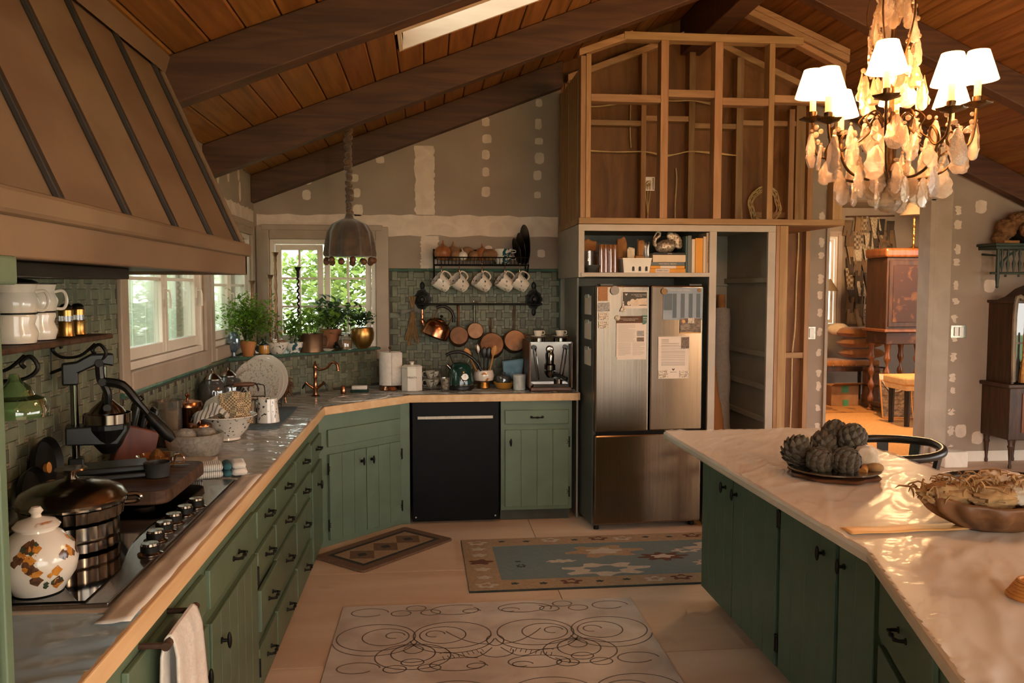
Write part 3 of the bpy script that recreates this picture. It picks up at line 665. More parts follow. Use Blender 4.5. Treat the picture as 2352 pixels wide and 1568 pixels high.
def pull(par, p, d, t):
    """forged bow pull; d outward, t along the bar"""
    p, d, t = Vector(p), Vector(d), Vector(t); g = G(); h = 0.04
    for s_ in (-1, 1): g.cyl(p + t * s_ * h, p + t * s_ * h + d * 0.004, 0.010, n=8).tube([p + t * s_ * h, p + t * s_ * h + d * 0.02, p + t * s_ * h * 0.75 + d * 0.030], [0.006, 0.005, 0.006], 6)
    pts = [p + t * (h * 0.9 * (i / 4 - 1)) + d * 0.030 for i in range(9)]
    g.tube(pts, [0.0055, 0.005, 0.004, 0.006, 0.0085, 0.006, 0.004, 0.005, 0.0055], 8)
    return g.build('pull_handle', 'black_iron', par=par, w=True)
def hinge(par, p, d, n):
    p, d = Vector(p), Vector(d); g = G().cyl(p - Vector((0, 0, .028)) + d * .005, p + Vector((0, 0, .028)) + d * .005, 0.005, n=8)
    for s_ in (-1, 1): g.ball(p + d * .005 + Vector((0, 0, .033 * s_)), 0.006, 8, 6)
    t = Vector((-d.y, d.x, 0)); a = p + t * 0.012; g.tube([p + d * .002 + Vector((0, 0, 0)), p + t * 0.014 * n + d * .002], 0.004, 6)
    g.ball(p + t * .014 * n + d * .001 + Vector((0, 0, .012)), .005, 6, 4).ball(p + t * .014 * n + d * .001 - Vector((0, 0, .012)), .005, 6, 4)
    return g.build('hinge', 'black_iron', par=par, w=True)
def face(o, t, d):
    """frame on a cabinet face: o origin (floor), t along, d outward"""
    o, t, d = Vector(o), Vector(t).normalized(), Vector(d).normalized()
    return Matrix(((t.x, d.x, 0, o.x), (t.y, d.y, 0, o.y), (0, 0, 1, 0), (0, 0, 0, 1)))
def drawer_front(par, T, a, b, z0, z1, m='green_paint', handle=True, off=0.0):
    dr = G(T).box((a, off, z0), (b, off + 0.018, z1)).build('drawer', m, par=par, w=True, smooth=False, bev=0.004)
    if handle:
        p = T @ Vector(((a + b) / 2, off + 0.018, (z0 + z1) / 2)); R3 = T.to_3x3(); pull(dr, p, R3 @ Vector((0, 1, 0)), R3 @ Vector((1, 0, 0)))
    return dr
def plank_door(par, T, a, b, z0, z1, planks, m='green_paint', kn=None, hg=None):
    dr = G(T).box((a, 0, z0), (b, 0.012, z1)).build('door', m, par=par, w=True, smooth=False)
    w = (b - a) / planks; R3 = T.to_3x3(); d = R3 @ Vector((0, 1, 0))
    for i in range(planks): G(T).box((a + i * w + 0.0008, 0.0122, z0), (a + (i + 1) * w - 0.0008, 0.020, z1)).build('plank', m, par=dr, w=True, smooth=False, bev=0.0018)
    if kn: knob(dr, T @ Vector((kn[0], 0.02, kn[1])), d)
    if hg:
        for z in (z0 + 0.10, z1 - 0.09): hinge(dr, T @ Vector((hg[0], 0.016, z)), d, hg[1])
    return dr
def body(name, poly, label, loc, m='green_paint', toe=None, z0=0.0, z1=0.868):
    t = thing(name, label, 'cabinet', loc); G().prism(poly, z0, z1).build('body', m, par=t, w=True, smooth=False, bev=0.003)
    return t
FX = -0.70; TL = face((FX, 0, 0), (0, 1, 0), (1, 0, 0))
def lbox(y0, y1): return [(-1.285, y0), (FX, y0), (FX, y1), (-1.285, y1)]
c = body('base_cabinet', lbox(0.6, 2.575), 'green base cabinet nearest the camera, beneath the hanging towel', (FX, 1.6, 0))
drawer_front(c, TL, 1.90, 2.555, 0.675, 0.79, handle=False); plank_door(c, TL, 1.90, 2.555, 0.05, 0.63, 5, kn=(2.48, 0.50))
c = body('base_cabinet', lbox(2.577, 3.298), 'green base cabinet under the cooktop with one wide drawer', (FX, 2.9, 0))
drawer_front(c, TL, 2.60, 3.285, 0.66, 0.785); plank_door(c, TL, 2.60, 3.285, 0.05, 0.615, 6, kn=(2.71, 0.515), hg=(3.29, 1))
c = body('drawer_cabinet', lbox(3.30, 4.815), 'green cabinet with three columns of small drawers', (FX, 4.05, 0))
for ya, yb in ((3.315, 3.685), (3.71, 4.25), (4.28, 4.80)):
    for za, zb in ((0.665, 0.775), (0.505, 0.61), (0.285, 0.455), (0.05, 0.215)):
        if (ya, za) == (3.315, 0.285): drawer_front(c, TL, ya, yb, za, zb, off=0.01)
        else: drawer_front(c, TL, ya, yb, za, zb)
c = body('base_cabinet', lbox(4.817, 5.285), 'narrow green base cabinet between the drawers and the sink corner', (FX, 5.05, 0))
drawer_front(c, TL, 4.84, 5.27, 0.635, 0.75); plank_door(c, TL, 4.855, 5.27, 0.05, 0.585, 4, kn=(5.06, 0.47))
SA = Vector((-0.70, 5.29, 0)); SB = Vector((-0.203, 5.787, 0)); TS = face(SA, SB - SA, (1, -1, 0)); SL = (SB - SA).length
c = body('sink_cabinet', [(-0.70, 5.288), (-0.203, 5.785), (-0.14, 5.79), (-0.14, 6.38), (-0.42, 6.30), (-1.27, 5.40), (-1.27, 5.288)], 'green corner sink cabinet with two plank doors', (-0.45, 5.55, 0))
drawer_front(c, TS, 0.06, SL - 0.015, 0.645, 0.757, handle=False)
plank_door(c, TS, 0.065, SL / 2 + 0.020, 0.04, 0.597, 3, kn=(SL / 2 - 0.02, 0.515), hg=(0.055, 1)); plank_door(c, TS, SL / 2 + 0.024, SL - 0.015, 0.04, 0.597, 3, kn=(SL / 2 + 0.065, 0.515), hg=(SL - 0.008, -1))
TBk = face((0, 5.79, 0), (1, 0, 0), (0, -1, 0))
c = body('base_cabinet', [(0.50, 5.79), (1.012, 5.79), (1.012, 6.38), (0.50, 6.38)], 'green base cabinet right of the dishwasher', (0.75, 5.8, 0), z0=0.08)
drawer_front(c, TBk, 0.53, 0.985, 0.70, 0.80); plank_door(c, TBk, 0.53, 0.985, 0.11, 0.66, 4, kn=(0.57, 0.575), hg=(0.99, -1))
G().box((0.50, 5.83, 0), (1.0, 6.37, 0.08)).build('toe_kick', 'toe_kick', par=c, w=True, smooth=False)
# dishwasher
mat('black_appliance', '#070707', '#0a0a0a', rough=0.4, sc=8, spec=0.15)
mat('steel', '#776b5e', '#837668', rough=0.23, metal=1.0, st=(60, 60, 0.6), sc=3, aniso=0.9)
mat('steel_brushed', '#8f8a83', '#9c968d', rough=0.30, metal=1.0, st=(80, 80, 0.5), sc=2, bump=0.02)
d = thing('dishwasher', 'black dishwasher with a pale recessed handle strip', 'dishwasher', (0.18, 5.79, 0))
G().box((-0.125, 5.775, 0.02), (0.487, 6.36, 0.866)).build('door_panel', 'black_appliance', par=d, w=True, smooth=False, bev=0.006)
G().box((-0.085, 5.766, 0.745), (0.445, 5.776, 0.768)).build('handle_strip', 'steel', par=d, w=True, smooth=False, bev=0.002)
for x in (-0.10, 0.46): G().cyl((x, 5.774, 0.05), (x, 5.772, 0.05), 0.007, n=10).build('screw', 'steel', par=d, w=True)

# worktop and its pine edge
wt = [(-0.67, 0.6), (-0.67, 5.225), (-0.21, 5.688), (-0.14, 5.762), (1.045, 5.762), (1.045, 6.385), (-0.40, 6.372), (-1.284, 5.432), (-1.284, 0.6)]
ct = thing('worktop', 'pale worktop running round the sink corner with a raw pine edge', 'worktop', (-0.7, 4.5, 0.87))
G().prism(wt, 0.87, 0.92).build('slab', 'counter', par=ct, w=True, smooth=False)
def edge_strip(pts, th, z0, z1, m, par):
    for a, b in zip(pts[:-1], pts[1:]):
        a, b = Vector((*a, 0)), Vector((*b, 0)); dd = (b - a).normalized(); nn = Vector((dd.y, -dd.x, 0))
        G().prism([tuple(p.xy) for p in (a - dd * .004, b + dd * .004, b + dd * .004 + nn * th, a - dd * .004 + nn * th)], z0, z1).build('edge_strip', m, par=par, w=True, smooth=False, bev=0.004)
edge_strip([(-0.67, 0.6), (-0.67, 5.225), (-0.21, 5.688), (-0.14, 5.762), (1.045, 5.762), (1.045, 6.38)], 0.02, 0.868, 0.921, 'edge_pine', ct)
# clear plastic sheeting laid over the worktop
def inpoly(p, poly):
    x, y = p; r = False; n = len(poly); j = n - 1
    for i in range(n):
        xi, yi = poly[i]; xj, yj = poly[j]
        if (yi > y) != (yj > y) and x < (xj - xi) * (y - yi) / (yj - yi) + xi: r = not r
        j = i
    return r
def film(name, poly, z, step, amp, ang, label, cat, loc, m='plastic_film'):
    xs = [p[0] for p in poly]; ys = [p[1] for p in poly]; g = G(); idx = {}
    ca, sa = math.cos(ang), math.sin(ang)
    nx, ny = int((max(xs) - min(xs)) / step) + 1, int((max(ys) - min(ys)) / step) + 1
    def vert(i, j):
        if (i, j) not in idx:
            x, y = min(xs) + i * step, min(ys) + j * step; u, v = x * ca + y * sa, -x * sa + y * ca
            n1 = noise.noise((u * 2.2, v * 9, 3.1)); n2 = noise.noise((u * 5 + 9, v * 22, 7.7)); n3 = noise.noise((x * 3, y * 3, 1))
            h = max(0, 1 - abs(n1) * 6) * 0.7 + max(0, 1 - abs(n2) * 4.5) * 0.5; h *= 0.35 + 0.65 * max(0, n3 + 0.45)
            idx[(i, j)] = len(g.v); g.v.append((x, y, z + h * amp))
        return idx[(i, j)]
    for i in range(nx):
        for j in range(ny):
            if inpoly((min(xs) + (i + .5) * step, min(ys) + (j + .5) * step), poly): g.f.append((vert(i, j), vert(i + 1, j), vert(i + 1, j + 1), vert(i, j + 1)))
    n = len(poly)
    for k, (x, y, zz) in enumerate(g.v):
        if not inpoly((x, y), poly):
            best = None
            for i in range(n):
                a, b = Vector(poly[i]), Vector(poly[(i + 1) % n]); d = b - a; t = max(0, min(1, (Vector((x, y)) - a).dot(d) / d.dot(d))); q = a + d * t; e = (q - Vector((x, y))).length
                if best is None or e < best[0]: best = (e, q)
            g.v[k] = (best[1].x, best[1].y, zz)
    return g.build(name, m, loc=loc, w=True, label=label, cat=cat, ang=80)
film('plastic_sheet', [(-0.662, 3.22), (-0.662, 5.22), (-0.20, 5.684), (-0.13, 5.755), (1.05, 5.755), (1.05, 6.37), (-0.40, 6.36), (-1.27, 5.43), (-1.27, 3.22)], 0.9215, 0.010, 0.011, -0.35, 'clear wrinkled plastic sheet covering the worktop by the sink', 'plastic sheet', (-0.7, 4.5, 0.92))
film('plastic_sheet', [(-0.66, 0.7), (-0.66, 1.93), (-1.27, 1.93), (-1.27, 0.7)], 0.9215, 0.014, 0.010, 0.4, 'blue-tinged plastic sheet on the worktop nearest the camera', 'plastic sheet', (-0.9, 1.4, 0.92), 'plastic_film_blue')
mat('masking_paper', '#e0d6c6', '#eae1d3', rough=0.7, sc=8, bump=0.05)
g = G().grid(lambda u, v: (-0.735 + 0.078 * u, 1.85 + 1.45 * v, 0.927 + 0.005 * noise.noise((u * 2, v * 14, 2)) + 0.004 * (u > .5)), 5, 60)
g.build('masking_paper', 'masking_paper', solid=0.0015, loc=(-0.7, 2.5, 0.922), w=True, label='strip of cream masking paper along the cooktop edge', cat='paper')

# cooktop
ck = thing('cooktop', 'black glass cooktop with a steel control strip', 'cooktop', (-1.0, 2.6, 0.922))
mat('black_glass', '#060606', '#0a0a0a', rough=0.06, sc=3, coat=0.6)
G().box((-1.25, 1.96, 0.921), (-0.745, 3.215, 0.932)).build('steel_frame', 'steel_brushed', par=ck, w=True, smooth=False, bev=0.002)
g = G(); P_ = [(-1.24, 1.97), (-0.80, 1.97)] + [(-0.80 - 0.055 * math.sin(PI * min(1, max(0, (y - 2.2) / 0.7)))**1, y) for y in [2.1 + 0.05 * i for i in range(19)]] + [(-0.86, 3.205), (-1.24, 3.205)]
g.prism(P_, 0.9322, 0.936).build('glass_top', 'black_glass', par=ck, w=True, smooth=False)
kb = None
for i, (x, y) in enumerate(((-0.765, 2.315), (-0.79, 2.44), (-0.793, 2.53), (-0.793, 2.62), (-0.785, 2.712), (-0.775, 2.805))):
    k = lathe('control_knob', [(0.0, 0.001), (0.033, 0.001), (0.033, 0.004), (0.026, 0.007), (0.025, 0.008)], 'steel', 20, par=ck, loc=(x + 1.0, y - 2.6, 0.0105))
    lathe('knob_body', [(0.025, 0.008), (0.025, 0.024), (0.023, 0.026)], 'black_iron', 20, par=k); lathe('knob_cap', [(0.0235, 0.026), (0.022, 0.032), (0.0, 0.033)], 'steel', 20, par=k)

# hood
mat('hood_wood', '#6c543f', '#80674f', rough=0.42, st=(5, 0.8, 0.8), sc=2, det=5, rnd=0.08, bump=0.03)
mat('hood_dark', '#2b241d', '#352d25', rough=0.5)
hd = thing('range_hood', 'large brown sloping wooden range hood with dark battens', 'range hood', (-1.0, 2.4, 1.70))
H0, H1 = 0.9, 3.50; SB0, SB1 = Vector((-0.76, 0, 1.84)), Vector((-1.075, 0, 2.555))
TY = lambda y: Matrix(((1, 0, 0, 0), (0, 0, 1, y), (0, 1, 0, 0), (0, 0, 0, 1)))          # (x,z) prism extruded +y from y
G().prism([(-1.285, 1.84), (SB0.x - .004, 1.84), (SB1.x - .004, SB1.z), (-1.285, 2.49)], 0, H1 - H0 - .012, T=TY(H0 + .006)).build('core', 'hood_dark', par=hd, w=True, smooth=False)
ys = [H0, 1.41, 1.80, 2.19, 2.585, 2.985, 3.385, H1]
for a, b in zip(ys[:-1], ys[1:]):
    g = G().prism([(SB0.x, SB0.z), (SB1.x, SB1.z), (SB1.x - 0.012, SB1.z - 0.004), (SB0.x - 0.012, SB0.z - 0.004)], 0, b - a - 0.002, T=TY(a + .001)); g.build('panel', 'hood_wood', par=hd, w=True, smooth=False)
for y in ys[1:-1] + [H1 - 0.012]:
    G().prism([(SB0.x, SB0.z), (SB1.x, SB1.z), (SB1.x + 0.014, SB1.z + 0.004), (SB0.x + 0.014, SB0.z + 0.004)], 0, 0.024, T=TY(y - .012)).build('batten', 'hood_dark' if y < H1 - .1 else 'hood_wood', par=hd, w=True, smooth=False, bev=0.003)
G().prism([(-1.285, 1.84), (-0.77, 1.84), (-1.085, 2.55), (-1.285, 2.50)], 0, 0.014, T=TY(H1)).build('end_panel', 'hood_wood', par=hd, w=True, smooth=False)
G().box((-0.775, H0, 1.715), (-0.745, H1 + 0.015, 1.80)).box((-1.285, H1 - .015, 1.715), (-0.745, H1 + .015, 1.80)).build('skirt', 'hood_wood', par=hd, w=True, smooth=False, bev=0.004)
G().box((-0.775, H0, 1.79), (-0.728, H1 + 0.03, 1.842)).box((-1.285, H1, 1.79), (-0.75, H1 + .03, 1.842)).build('moulding', 'hood_wood', par=hd, w=True, smooth=False, bev=0.01)
G().box((-1.27, H0, 1.728), (-0.778, H1 - .016, 1.738)).build('underside', 'hood_dark', par=hd, w=True, smooth=False)
G().box((-1.25, 1.9, 1.69), (-1.0, 2.9, 1.727)).build('extractor', 'hood_dark', par=hd, w=True, smooth=False, bev=.004)
G().prism([(SB1.x + .03, SB1.z - .035), (SB1.x + .05, SB1.z + .03), (SB1.x - .02, SB1.z + .02)], 0, H1 - H0, T=TY(H0)).build('crown_moulding', 'hood_wood', par=hd, w=True, smooth=False)

# ---------------------------------------------------------------- fridge, cupboard, pantry
mat('cream_paint', '#a99b8a', '#b4a695', rough=0.5, sc=4)
mat('sage_paint', '#8c8676', '#968f7f', rough=0.6, sc=4)
mat('fridge_side', '#4a4b46', '#54554f', rough=0.45, sc=5)
fc = thing('fridge_cupboard', 'painted surround cupboard with an open shelf over the refrigerator', 'cupboard', (1.0, 5.5, 0))
def fcb(name, a, b, m='cream_paint', bev=0.002): return G().box(a, b).build(name, m, par=fc, w=True, smooth=False, bev=bev)
fcb('top_rail', (1.0, 5.5, 2.045), (2.372, 5.525, 2.089)); fcb('stile', (1.0, 5.5, 1.735), (1.04, 5.525, 2.045)); fcb('stile', (1.905, 5.5, 0), (1.955, 5.525, 2.045)); fcb('stile', (2.318, 5.5, 0), (2.372, 5.525, 2.045))
fcb('side_panel', (1.0, 5.526, 1.735), (1.018, 6.385, 2.089)); fcb('side_panel', (1.922, 5.526, 0), (1.94, 6.385, 2.089), 'sage_paint'); fcb('side_panel', (2.35, 5.526, 0), (2.37, 6.385, 2.089), 'sage_paint')
fcb('shelf', (1.018, 5.49, 1.738), (1.905, 6.385, 1.766)); fcb('top_panel', (1.018, 5.526, 2.07), (2.35, 6.385, 2.089), 'sage_paint'); fcb('back_panel', (1.018, 6.365, 0.0), (2.35, 6.385, 2.07), 'sage_paint')
fcb('side_panel', (1.05, 5.83, 0), (1.064, 6.385, 1.735), 'sage_paint')
for z in (0.72, 0.95, 1.18, 1.7): fcb('cleat', (2.325, 5.53, z), (2.349, 6.36, z + 0.035), 'sage_paint')
for z in (0.45,): fcb('cleat', (1.945, 6.33, z), (2.345, 6.364, z + 0.035), 'sage_paint')
fcb('cleat', (1.945, 6.33, 1.68), (2.345, 6.364, 1.69), 'sage_paint')
FT = TR(1.106, 5.485, 0) @ RZ(math.radians(3.6)); fw = 0.768
fr = thing('refrigerator', 'stainless French-door refrigerator covered in papers and magnets', 'refrigerator', T=FT)
G().box((0.0, 0.03, 0.03), (fw, 0.70, 1.675)).build('body', 'fridge_side', par=fr, smooth=False, bev=0.006)
for a, b in ((0.002, fw / 2 - 0.004), (fw / 2 + 0.004, fw - 0.002)): G().box((a, -0.02, 0.685), (b, 0.028, 1.68)).build('door', 'steel', par=fr, smooth=False, bev=0.012)
G().box((0.002, -0.02, 0.045), (fw - 0.002, 0.028, 0.665)).build('freezer_drawer', 'steel', par=fr, smooth=False, bev=0.012)
G().box((0.02, -0.01, 0.662), (fw - 0.02, 0.02, 0.69)).build('grip_channel', 'black_appliance', par=fr, smooth=False)
for x in (0.04, fw - 0.1): G().box((x, -0.005, 1.675), (x + 0.09, 0.08, 1.69)).build('hinge_cover', 'fridge_side', par=fr, smooth=False, bev=0.003)
for x in (0.04, fw - 0.04):
    for y in (0.06, 0.6): G().cyl((x, y, 0), (x, y, 0.035), 0.02, n=12).build('foot', 'black_iron', par=fr)

# ---------------------------------------------------------------- island
IX = 1.45; TI = face((IX, 0, 0), (0, 1, 0), (-1, 0, 0))
isl = thing('island_cabinet', 'dark green island cabinet with plank doors', 'island', (1.6, 3.2, 0))
D2 = Vector((-0.243, -0.787, 0)).normalized(); IB = Vector((IX, 2.49, 0)); IE = IB + D2 * 1.4
G().prism([(IX, 2.49), (IX, 4.19), (1.98, 4.19), (1.98, 2.3), (1.72, 1.05), (IE.x, IE.y)], 0.09, 0.868).build('body', 'green_dark', par=isl, w=True, smooth=False, bev=0.003)
G().prism([(IX + .06, 2.5), (IX + .06, 4.13), (1.93, 4.13), (1.93, 2.3), (1.68, 1.1), (IE.x + .06, IE.y)], 0.0, 0.09).build('toe_kick', 'toe_kick', par=isl, w=True, smooth=False)
for a, b, n, kn, hg in ((3.752, 4.185, 4, 3.845, None), (3.25, 3.742, 4, 3.70, (3.24, 1)), (2.755, 3.215, 4, 2.84, (3.225, -1)), (2.495, 2.725, 2, 2.69, None)):
    plank_door(isl, TI, a, b, 0.085, 0.80, n, 'green_dark', kn=(kn, 0.695), hg=hg)
TI2 = face(IB, D2, (-0.955, 0.295, 0))
drawer_front(isl, TI2, 0.06, 0.62, 0.56, 0.79, 'green_dark'); drawer_front(isl, TI2, 0.06, 0.62, 0.1, 0.53, 'green_dark')
it = [(1.215, 4.195), (2.075, 4.195), (2.075, 2.55), (1.95, 0.75), (0.79, 0.75), (1.235, 2.20)]
iw = thing('island_worktop', 'white plastic-wrapped island top with an angled end', 'worktop', (1.6, 3.2, 0.875))
G().prism(it, 0.875, 0.915).build('slab', 'counter', par=iw, w=True, smooth=False, bev=0.012)
film('plastic_sheet', [(1.218, 4.19), (2.072, 4.19), (2.072, 2.55), (1.948, 0.76), (0.80, 0.76), (1.238, 2.20)], 0.9165, 0.014, 0.009, 0.9, 'clear plastic sheet stretched over the island top', 'plastic sheet', (1.6, 3.2, 0.916), 'plastic_film_flat')
G().grid(lambda u, v: (1.26 + 0.5 * u, 2.33 + 0.07 * v + 0.02 * u, 0.9225 + 0.001 * math.sin(u * 17)), 30, 4).build('masking_tape', mat('tape', '#d9a765', '#e2b274', rough=0.5, sc=9), solid=0.001, loc=(1.5, 2.36, 0.92), w=True, label='strip of yellow masking tape across the island film', cat='tape')
# ---------------------------------------------------------------- chandelier
mat('old_brass', '#4a3621', '#6d5232', rough=0.35, metal=0.9, sc=30)
mat('candle_sleeve', '#e6c08a', '#f0d2a4', rough=0.5, emit='#ffb060', es=0.25, sc=4)
sh_m = mat('lamp_shade', '#f6e6d4', '#faeedf', rough=0.8, emit='#ffc896', es=4.5, sc=8)
_n = sh_m.node_tree; _tr = _n.nodes.new('ShaderNodeBsdfTransparent'); _tr.inputs['Color'].default_value = (1.0, 0.82, 0.6, 1); _mx = _n.nodes.new('ShaderNodeMixShader'); _mx.inputs[0].default_value = 0.42   # thin pleated silk lets the bulb through
_n.links.new(_n.nodes['Principled BSDF'].outputs[0], _mx.inputs[1]); _n.links.new(_tr.outputs[0], _mx.inputs[2]); _n.links.new(_mx.outputs[0], _n.nodes['Material Output'].inputs['Surface'])
crystal_mat('crystal', '#fff0da', 0.76)
CH = (1.85, 3.20, 1.965)
ch = thing('chandelier', 'crystal chandelier with glowing white shades over the island', 'chandelier', CH)
G().tube([(0, 0, 0.14), (0, 0, 0.5), (0, 0, 0.95)], 0.010, 10).lathe([(0.008, 0.10), (0.05, 0.13), (0.06, 0.16), (0.02, 0.19), (0.014, 0.3), (0.03, 0.36), (0.014, 0.40)], 16).build('stem', 'old_brass', par=ch)
g = G()
for i in range(int((zd(1.85) - 0.02 - CH[2] - 0.95) / 0.035)):
    z = 0.96 + i * 0.035; a = (i % 2) * PI / 2
    g.tube([(0.012 * math.cos(t) * math.cos(a), 0.012 * math.cos(t) * math.sin(a), z + 0.022 * math.sin(t)) for t in [k * PI / 5 for k in range(10)]], 0.0025, 5, closed=True)
g.build('chain', 'old_brass', par=ch)
lathe('bottom_ball', [(0, -0.002), (0.03, 0.005), (0.05, 0.03), (0.052, 0.05), (0.045, 0.075), (0.02, 0.10), (0.0, 0.105)], 'crystal', 12, par=ch, ang=10)
def leaf_crystal(w, h, lobes, seed):
    r = random.Random(seed); n = 26; P = []
    for i in range(n):
        a = 2 * PI * i / n - PI / 2; t = (math.sin(a) + 1) / 2
        k = (1 - 0.55 * t) * (1 + 0.12 * math.cos(a * lobes))
        P.append((w / 2 * math.cos(a) * k * 1.15, -h + h * t))
    g = G(); vs = [(x, -0.0035, z) for x, z in P] + [(x, 0.0035, z) for x, z in P] + [(0, -0.009, -h * 0.62), (0, 0.009, -h * 0.62)]
    fs = [(i, (i + 1) % n, n + (i + 1) % n, n + i) for i in range(n)] + [((i + 1) % n, i, 2 * n) for i in range(n)] + [(n + i, n + (i + 1) % n, 2 * n + 1) for i in range(n)]
    g.add(vs, fs); g.ball((0, 0, 0.008), 0.006, 6, 4); return g
cr_src = []
for i, (w_, h_, l_) in enumerate(((0.075, 0.115, 9), (0.06, 0.09, 7), (0.045, 0.10, 11))):
    cr_src.append(leaf_crystal(w_, h_, l_, i).build('crystal_pendant', 'crystal', par=ch, loc=(0.05 * i - .05, 0.02, 0.14), ang=20))
bd = G().ball((0, 0, 0), 0.0105, 8, 6).build('crystal_bead', 'crystal', par=ch, loc=(0, 0.05, 0.19), ang=10)
sp = lathe('crystal_spire', [(0, 0), (0.02, 0.006), (0.024, 0.025), (0.014, 0.045), (0.016, 0.055), (0.009, 0.08), (0, 0.125)], 'crystal', 10, par=ch, loc=(0.06, 0.06, 0.52), ang=20)
for a in (0.9, 2.3, 3.6, 4.9, 6.0): inst(sp, (0.12 * math.cos(a), 0.12 * math.sin(a), 0.44 + 0.03 * math.sin(a * 3)), ch)
arms = 8
for i in range(arms):
    a = 2 * PI * i / arms + 0.2; R_ = 0.30; up = 0.045 if i % 2 else -0.005
    T = RZ(a); z1 = 0.35 + up
    pts = bez([(0.01, 0, 0.18), (0.10, 0, 0.13), (0.20, 0, 0.16), (0.245, 0, 0.25), (0.215, 0, 0.305), (0.20, 0, 0.27), (0.235, 0, 0.235), (0.285, 0, 0.265), (R_, 0, z1)], 7)
    am = G(T).tube(pts, 0.0055, 7).tube(bez([(0.015, 0, 0.34), (0.07, 0, 0.40), (0.12, 0, 0.37), (0.10, 0, 0.32), (0.16, 0, 0.27)], 6), 0.004, 6).build('arm', 'old_brass', par=ch)
    G(T @ TR(R_, 0, z1)).lathe([(0.0, -0.012), (0.012, -0.008), (0.046, 0.004), (0.05, 0.010), (0.012, 0.004), (0.013, 0.01), (0.016, 0.022), (0.017, 0.034), (0.014, 0.036)], 12, fn=lambda t, z: 1 + 0.12 * math.cos(t * 6) if z < .012 else 1).build('drip_pan', 'old_brass', par=am)
    G(T @ TR(R_, 0, z1)).cyl((0, 0, 0.034), (0, 0, 0.125), 0.0125, n=12).build('candle_sleeve', 'candle_sleeve', par=am)
    G(T @ TR(R_, 0, z1)).lathe([(0.072, 0.095), (0.055, 0.15), (0.038, 0.205)], 22).build('lamp_shade', 'lamp_shade', par=am, solid=0.0015)
    lamp('chandelier_bulb', (R_ * math.cos(a), R_ * math.sin(a), z1 + 0.125), 38.0, (1.0, 0.66, 0.38), 0.035, ch)
    for k, (rr, zz, s_) in enumerate(((0.30, 0.29 + up, 0), (0.245, 0.23, 1), (0.19, 0.175, 0), (0.27, 0.27, 2), (0.13, 0.13, 2), (0.10, 0.36, 1), (0.15, 0.25, 0), (0.21, 0.33, 2), (0.07, 0.19, 0))):
        da = (0.12, -0.16, 0.2, 0.38, -0.3, .3, -.25, .1, .35)[k]
        inst(cr_src[s_], (rr * math.cos(a + da), rr * math.sin(a + da), zz), ch, (RN.uniform(-.15, .15), RN.uniform(-.15, .15), a + RN.uniform(-.8, 2.0)), [RN.uniform(0.95, 1.3)] * 3)
    for k in range(7):   # bead swags between the arms
        t = k / 6; b_ = a + t * 2 * PI / arms; zz = z1 - 0.03 - 0.05 * math.sin(PI * t) + (0.0 if i % 2 else 0.02)
        if i % 2 == 0 or k % 2 == 0: inst(bd, (0.285 * math.cos(b_), 0.285 * math.sin(b_), zz), ch, (0, 0, b_), [RN.uniform(.8, 1.2)] * 3)
for i in range(44):   # tall crystal crown round the stem
    a = i * 2.4; rr = 0.045 + 0.065 * (1 - (i % 9) / 9); zz = 0.50 + (i % 9) * 0.06
    inst(cr_src[(i % 3)], (rr * math.cos(a), rr * math.sin(a), zz), ch, (0, 0, a + 1.2), [0.95] * 3)
    if i % 2: inst(bd, (rr * 1.05 * math.cos(a + .3), rr * 1.05 * math.sin(a + .3), zz + .012), ch)
for i in range(5):
    a = i * 2 * PI / 5; G(RZ(a)).tube(bez([(0.01, 0, 0.5), (0.06, 0, 0.62), (0.10, 0, 0.78), (0.07, 0, 0.9), (0.01, 0, 0.95)], 6), 0.0035, 6).build('crown_wire', 'old_brass', par=ch)

OLD = {o.name for o in col.objects}
# unseen ceiling lamp added above the door head to light the second room's floor
cl = thing('ceiling_lamp', 'added warm ceiling lamp, unseen in the sitting room beyond the doorway', 'lamp', (5.6, 9.3, 2.70))
mat('opal', '#fff1dd', '#fff4e4', emit='#ffc98a', es=3.0)
lathe('diffuser', [(0.0, 0.0), (0.10, 0.01), (0.16, 0.05), (0.17, 0.10)], 'opal', 24, par=cl); lathe('ceiling_plate', [(0.18, 0.10), (0.18, 0.19), (0.0, 0.195)], 'old_brass', 24, par=cl)
lamp('added_room_bulb', (0, 0, -0.06), 170.0, (1.0, 0.60, 0.28), 0.12, cl)
annex(OLD)

# two fill lamps added out of view, behind and right of the camera
for i, (x, y) in enumerate(((1.2, -1.3), (4.2, 0.6))):
    z = zd(x) - 1.05
    t = thing('pendant_lamp', ('opal pendant lamp hanging behind the camera', 'opal pendant lamp hanging right of the camera')[i], 'lamp', (x, y, z))
    lathe('globe', [(0.0, 0.0), (0.06, 0.01), (0.11, 0.06), (0.12, 0.12), (0.09, 0.19), (0.03, 0.22)], 'opal', 24, par=t); G().cyl((0, 0, 0.2), (0, 0, 1.03), 0.006, n=8).build('cord', 'black_iron', par=t); lathe('ceiling_rose', [(0.0, 1.0), (0.05, 1.0), (0.05, 1.03), (0, 1.045)], 'old_brass', 16, par=t)
    lamp('added_fill_bulb', (0, 0, -0.04), 100.0, (1.0, 0.70, 0.44), 0.11, t)
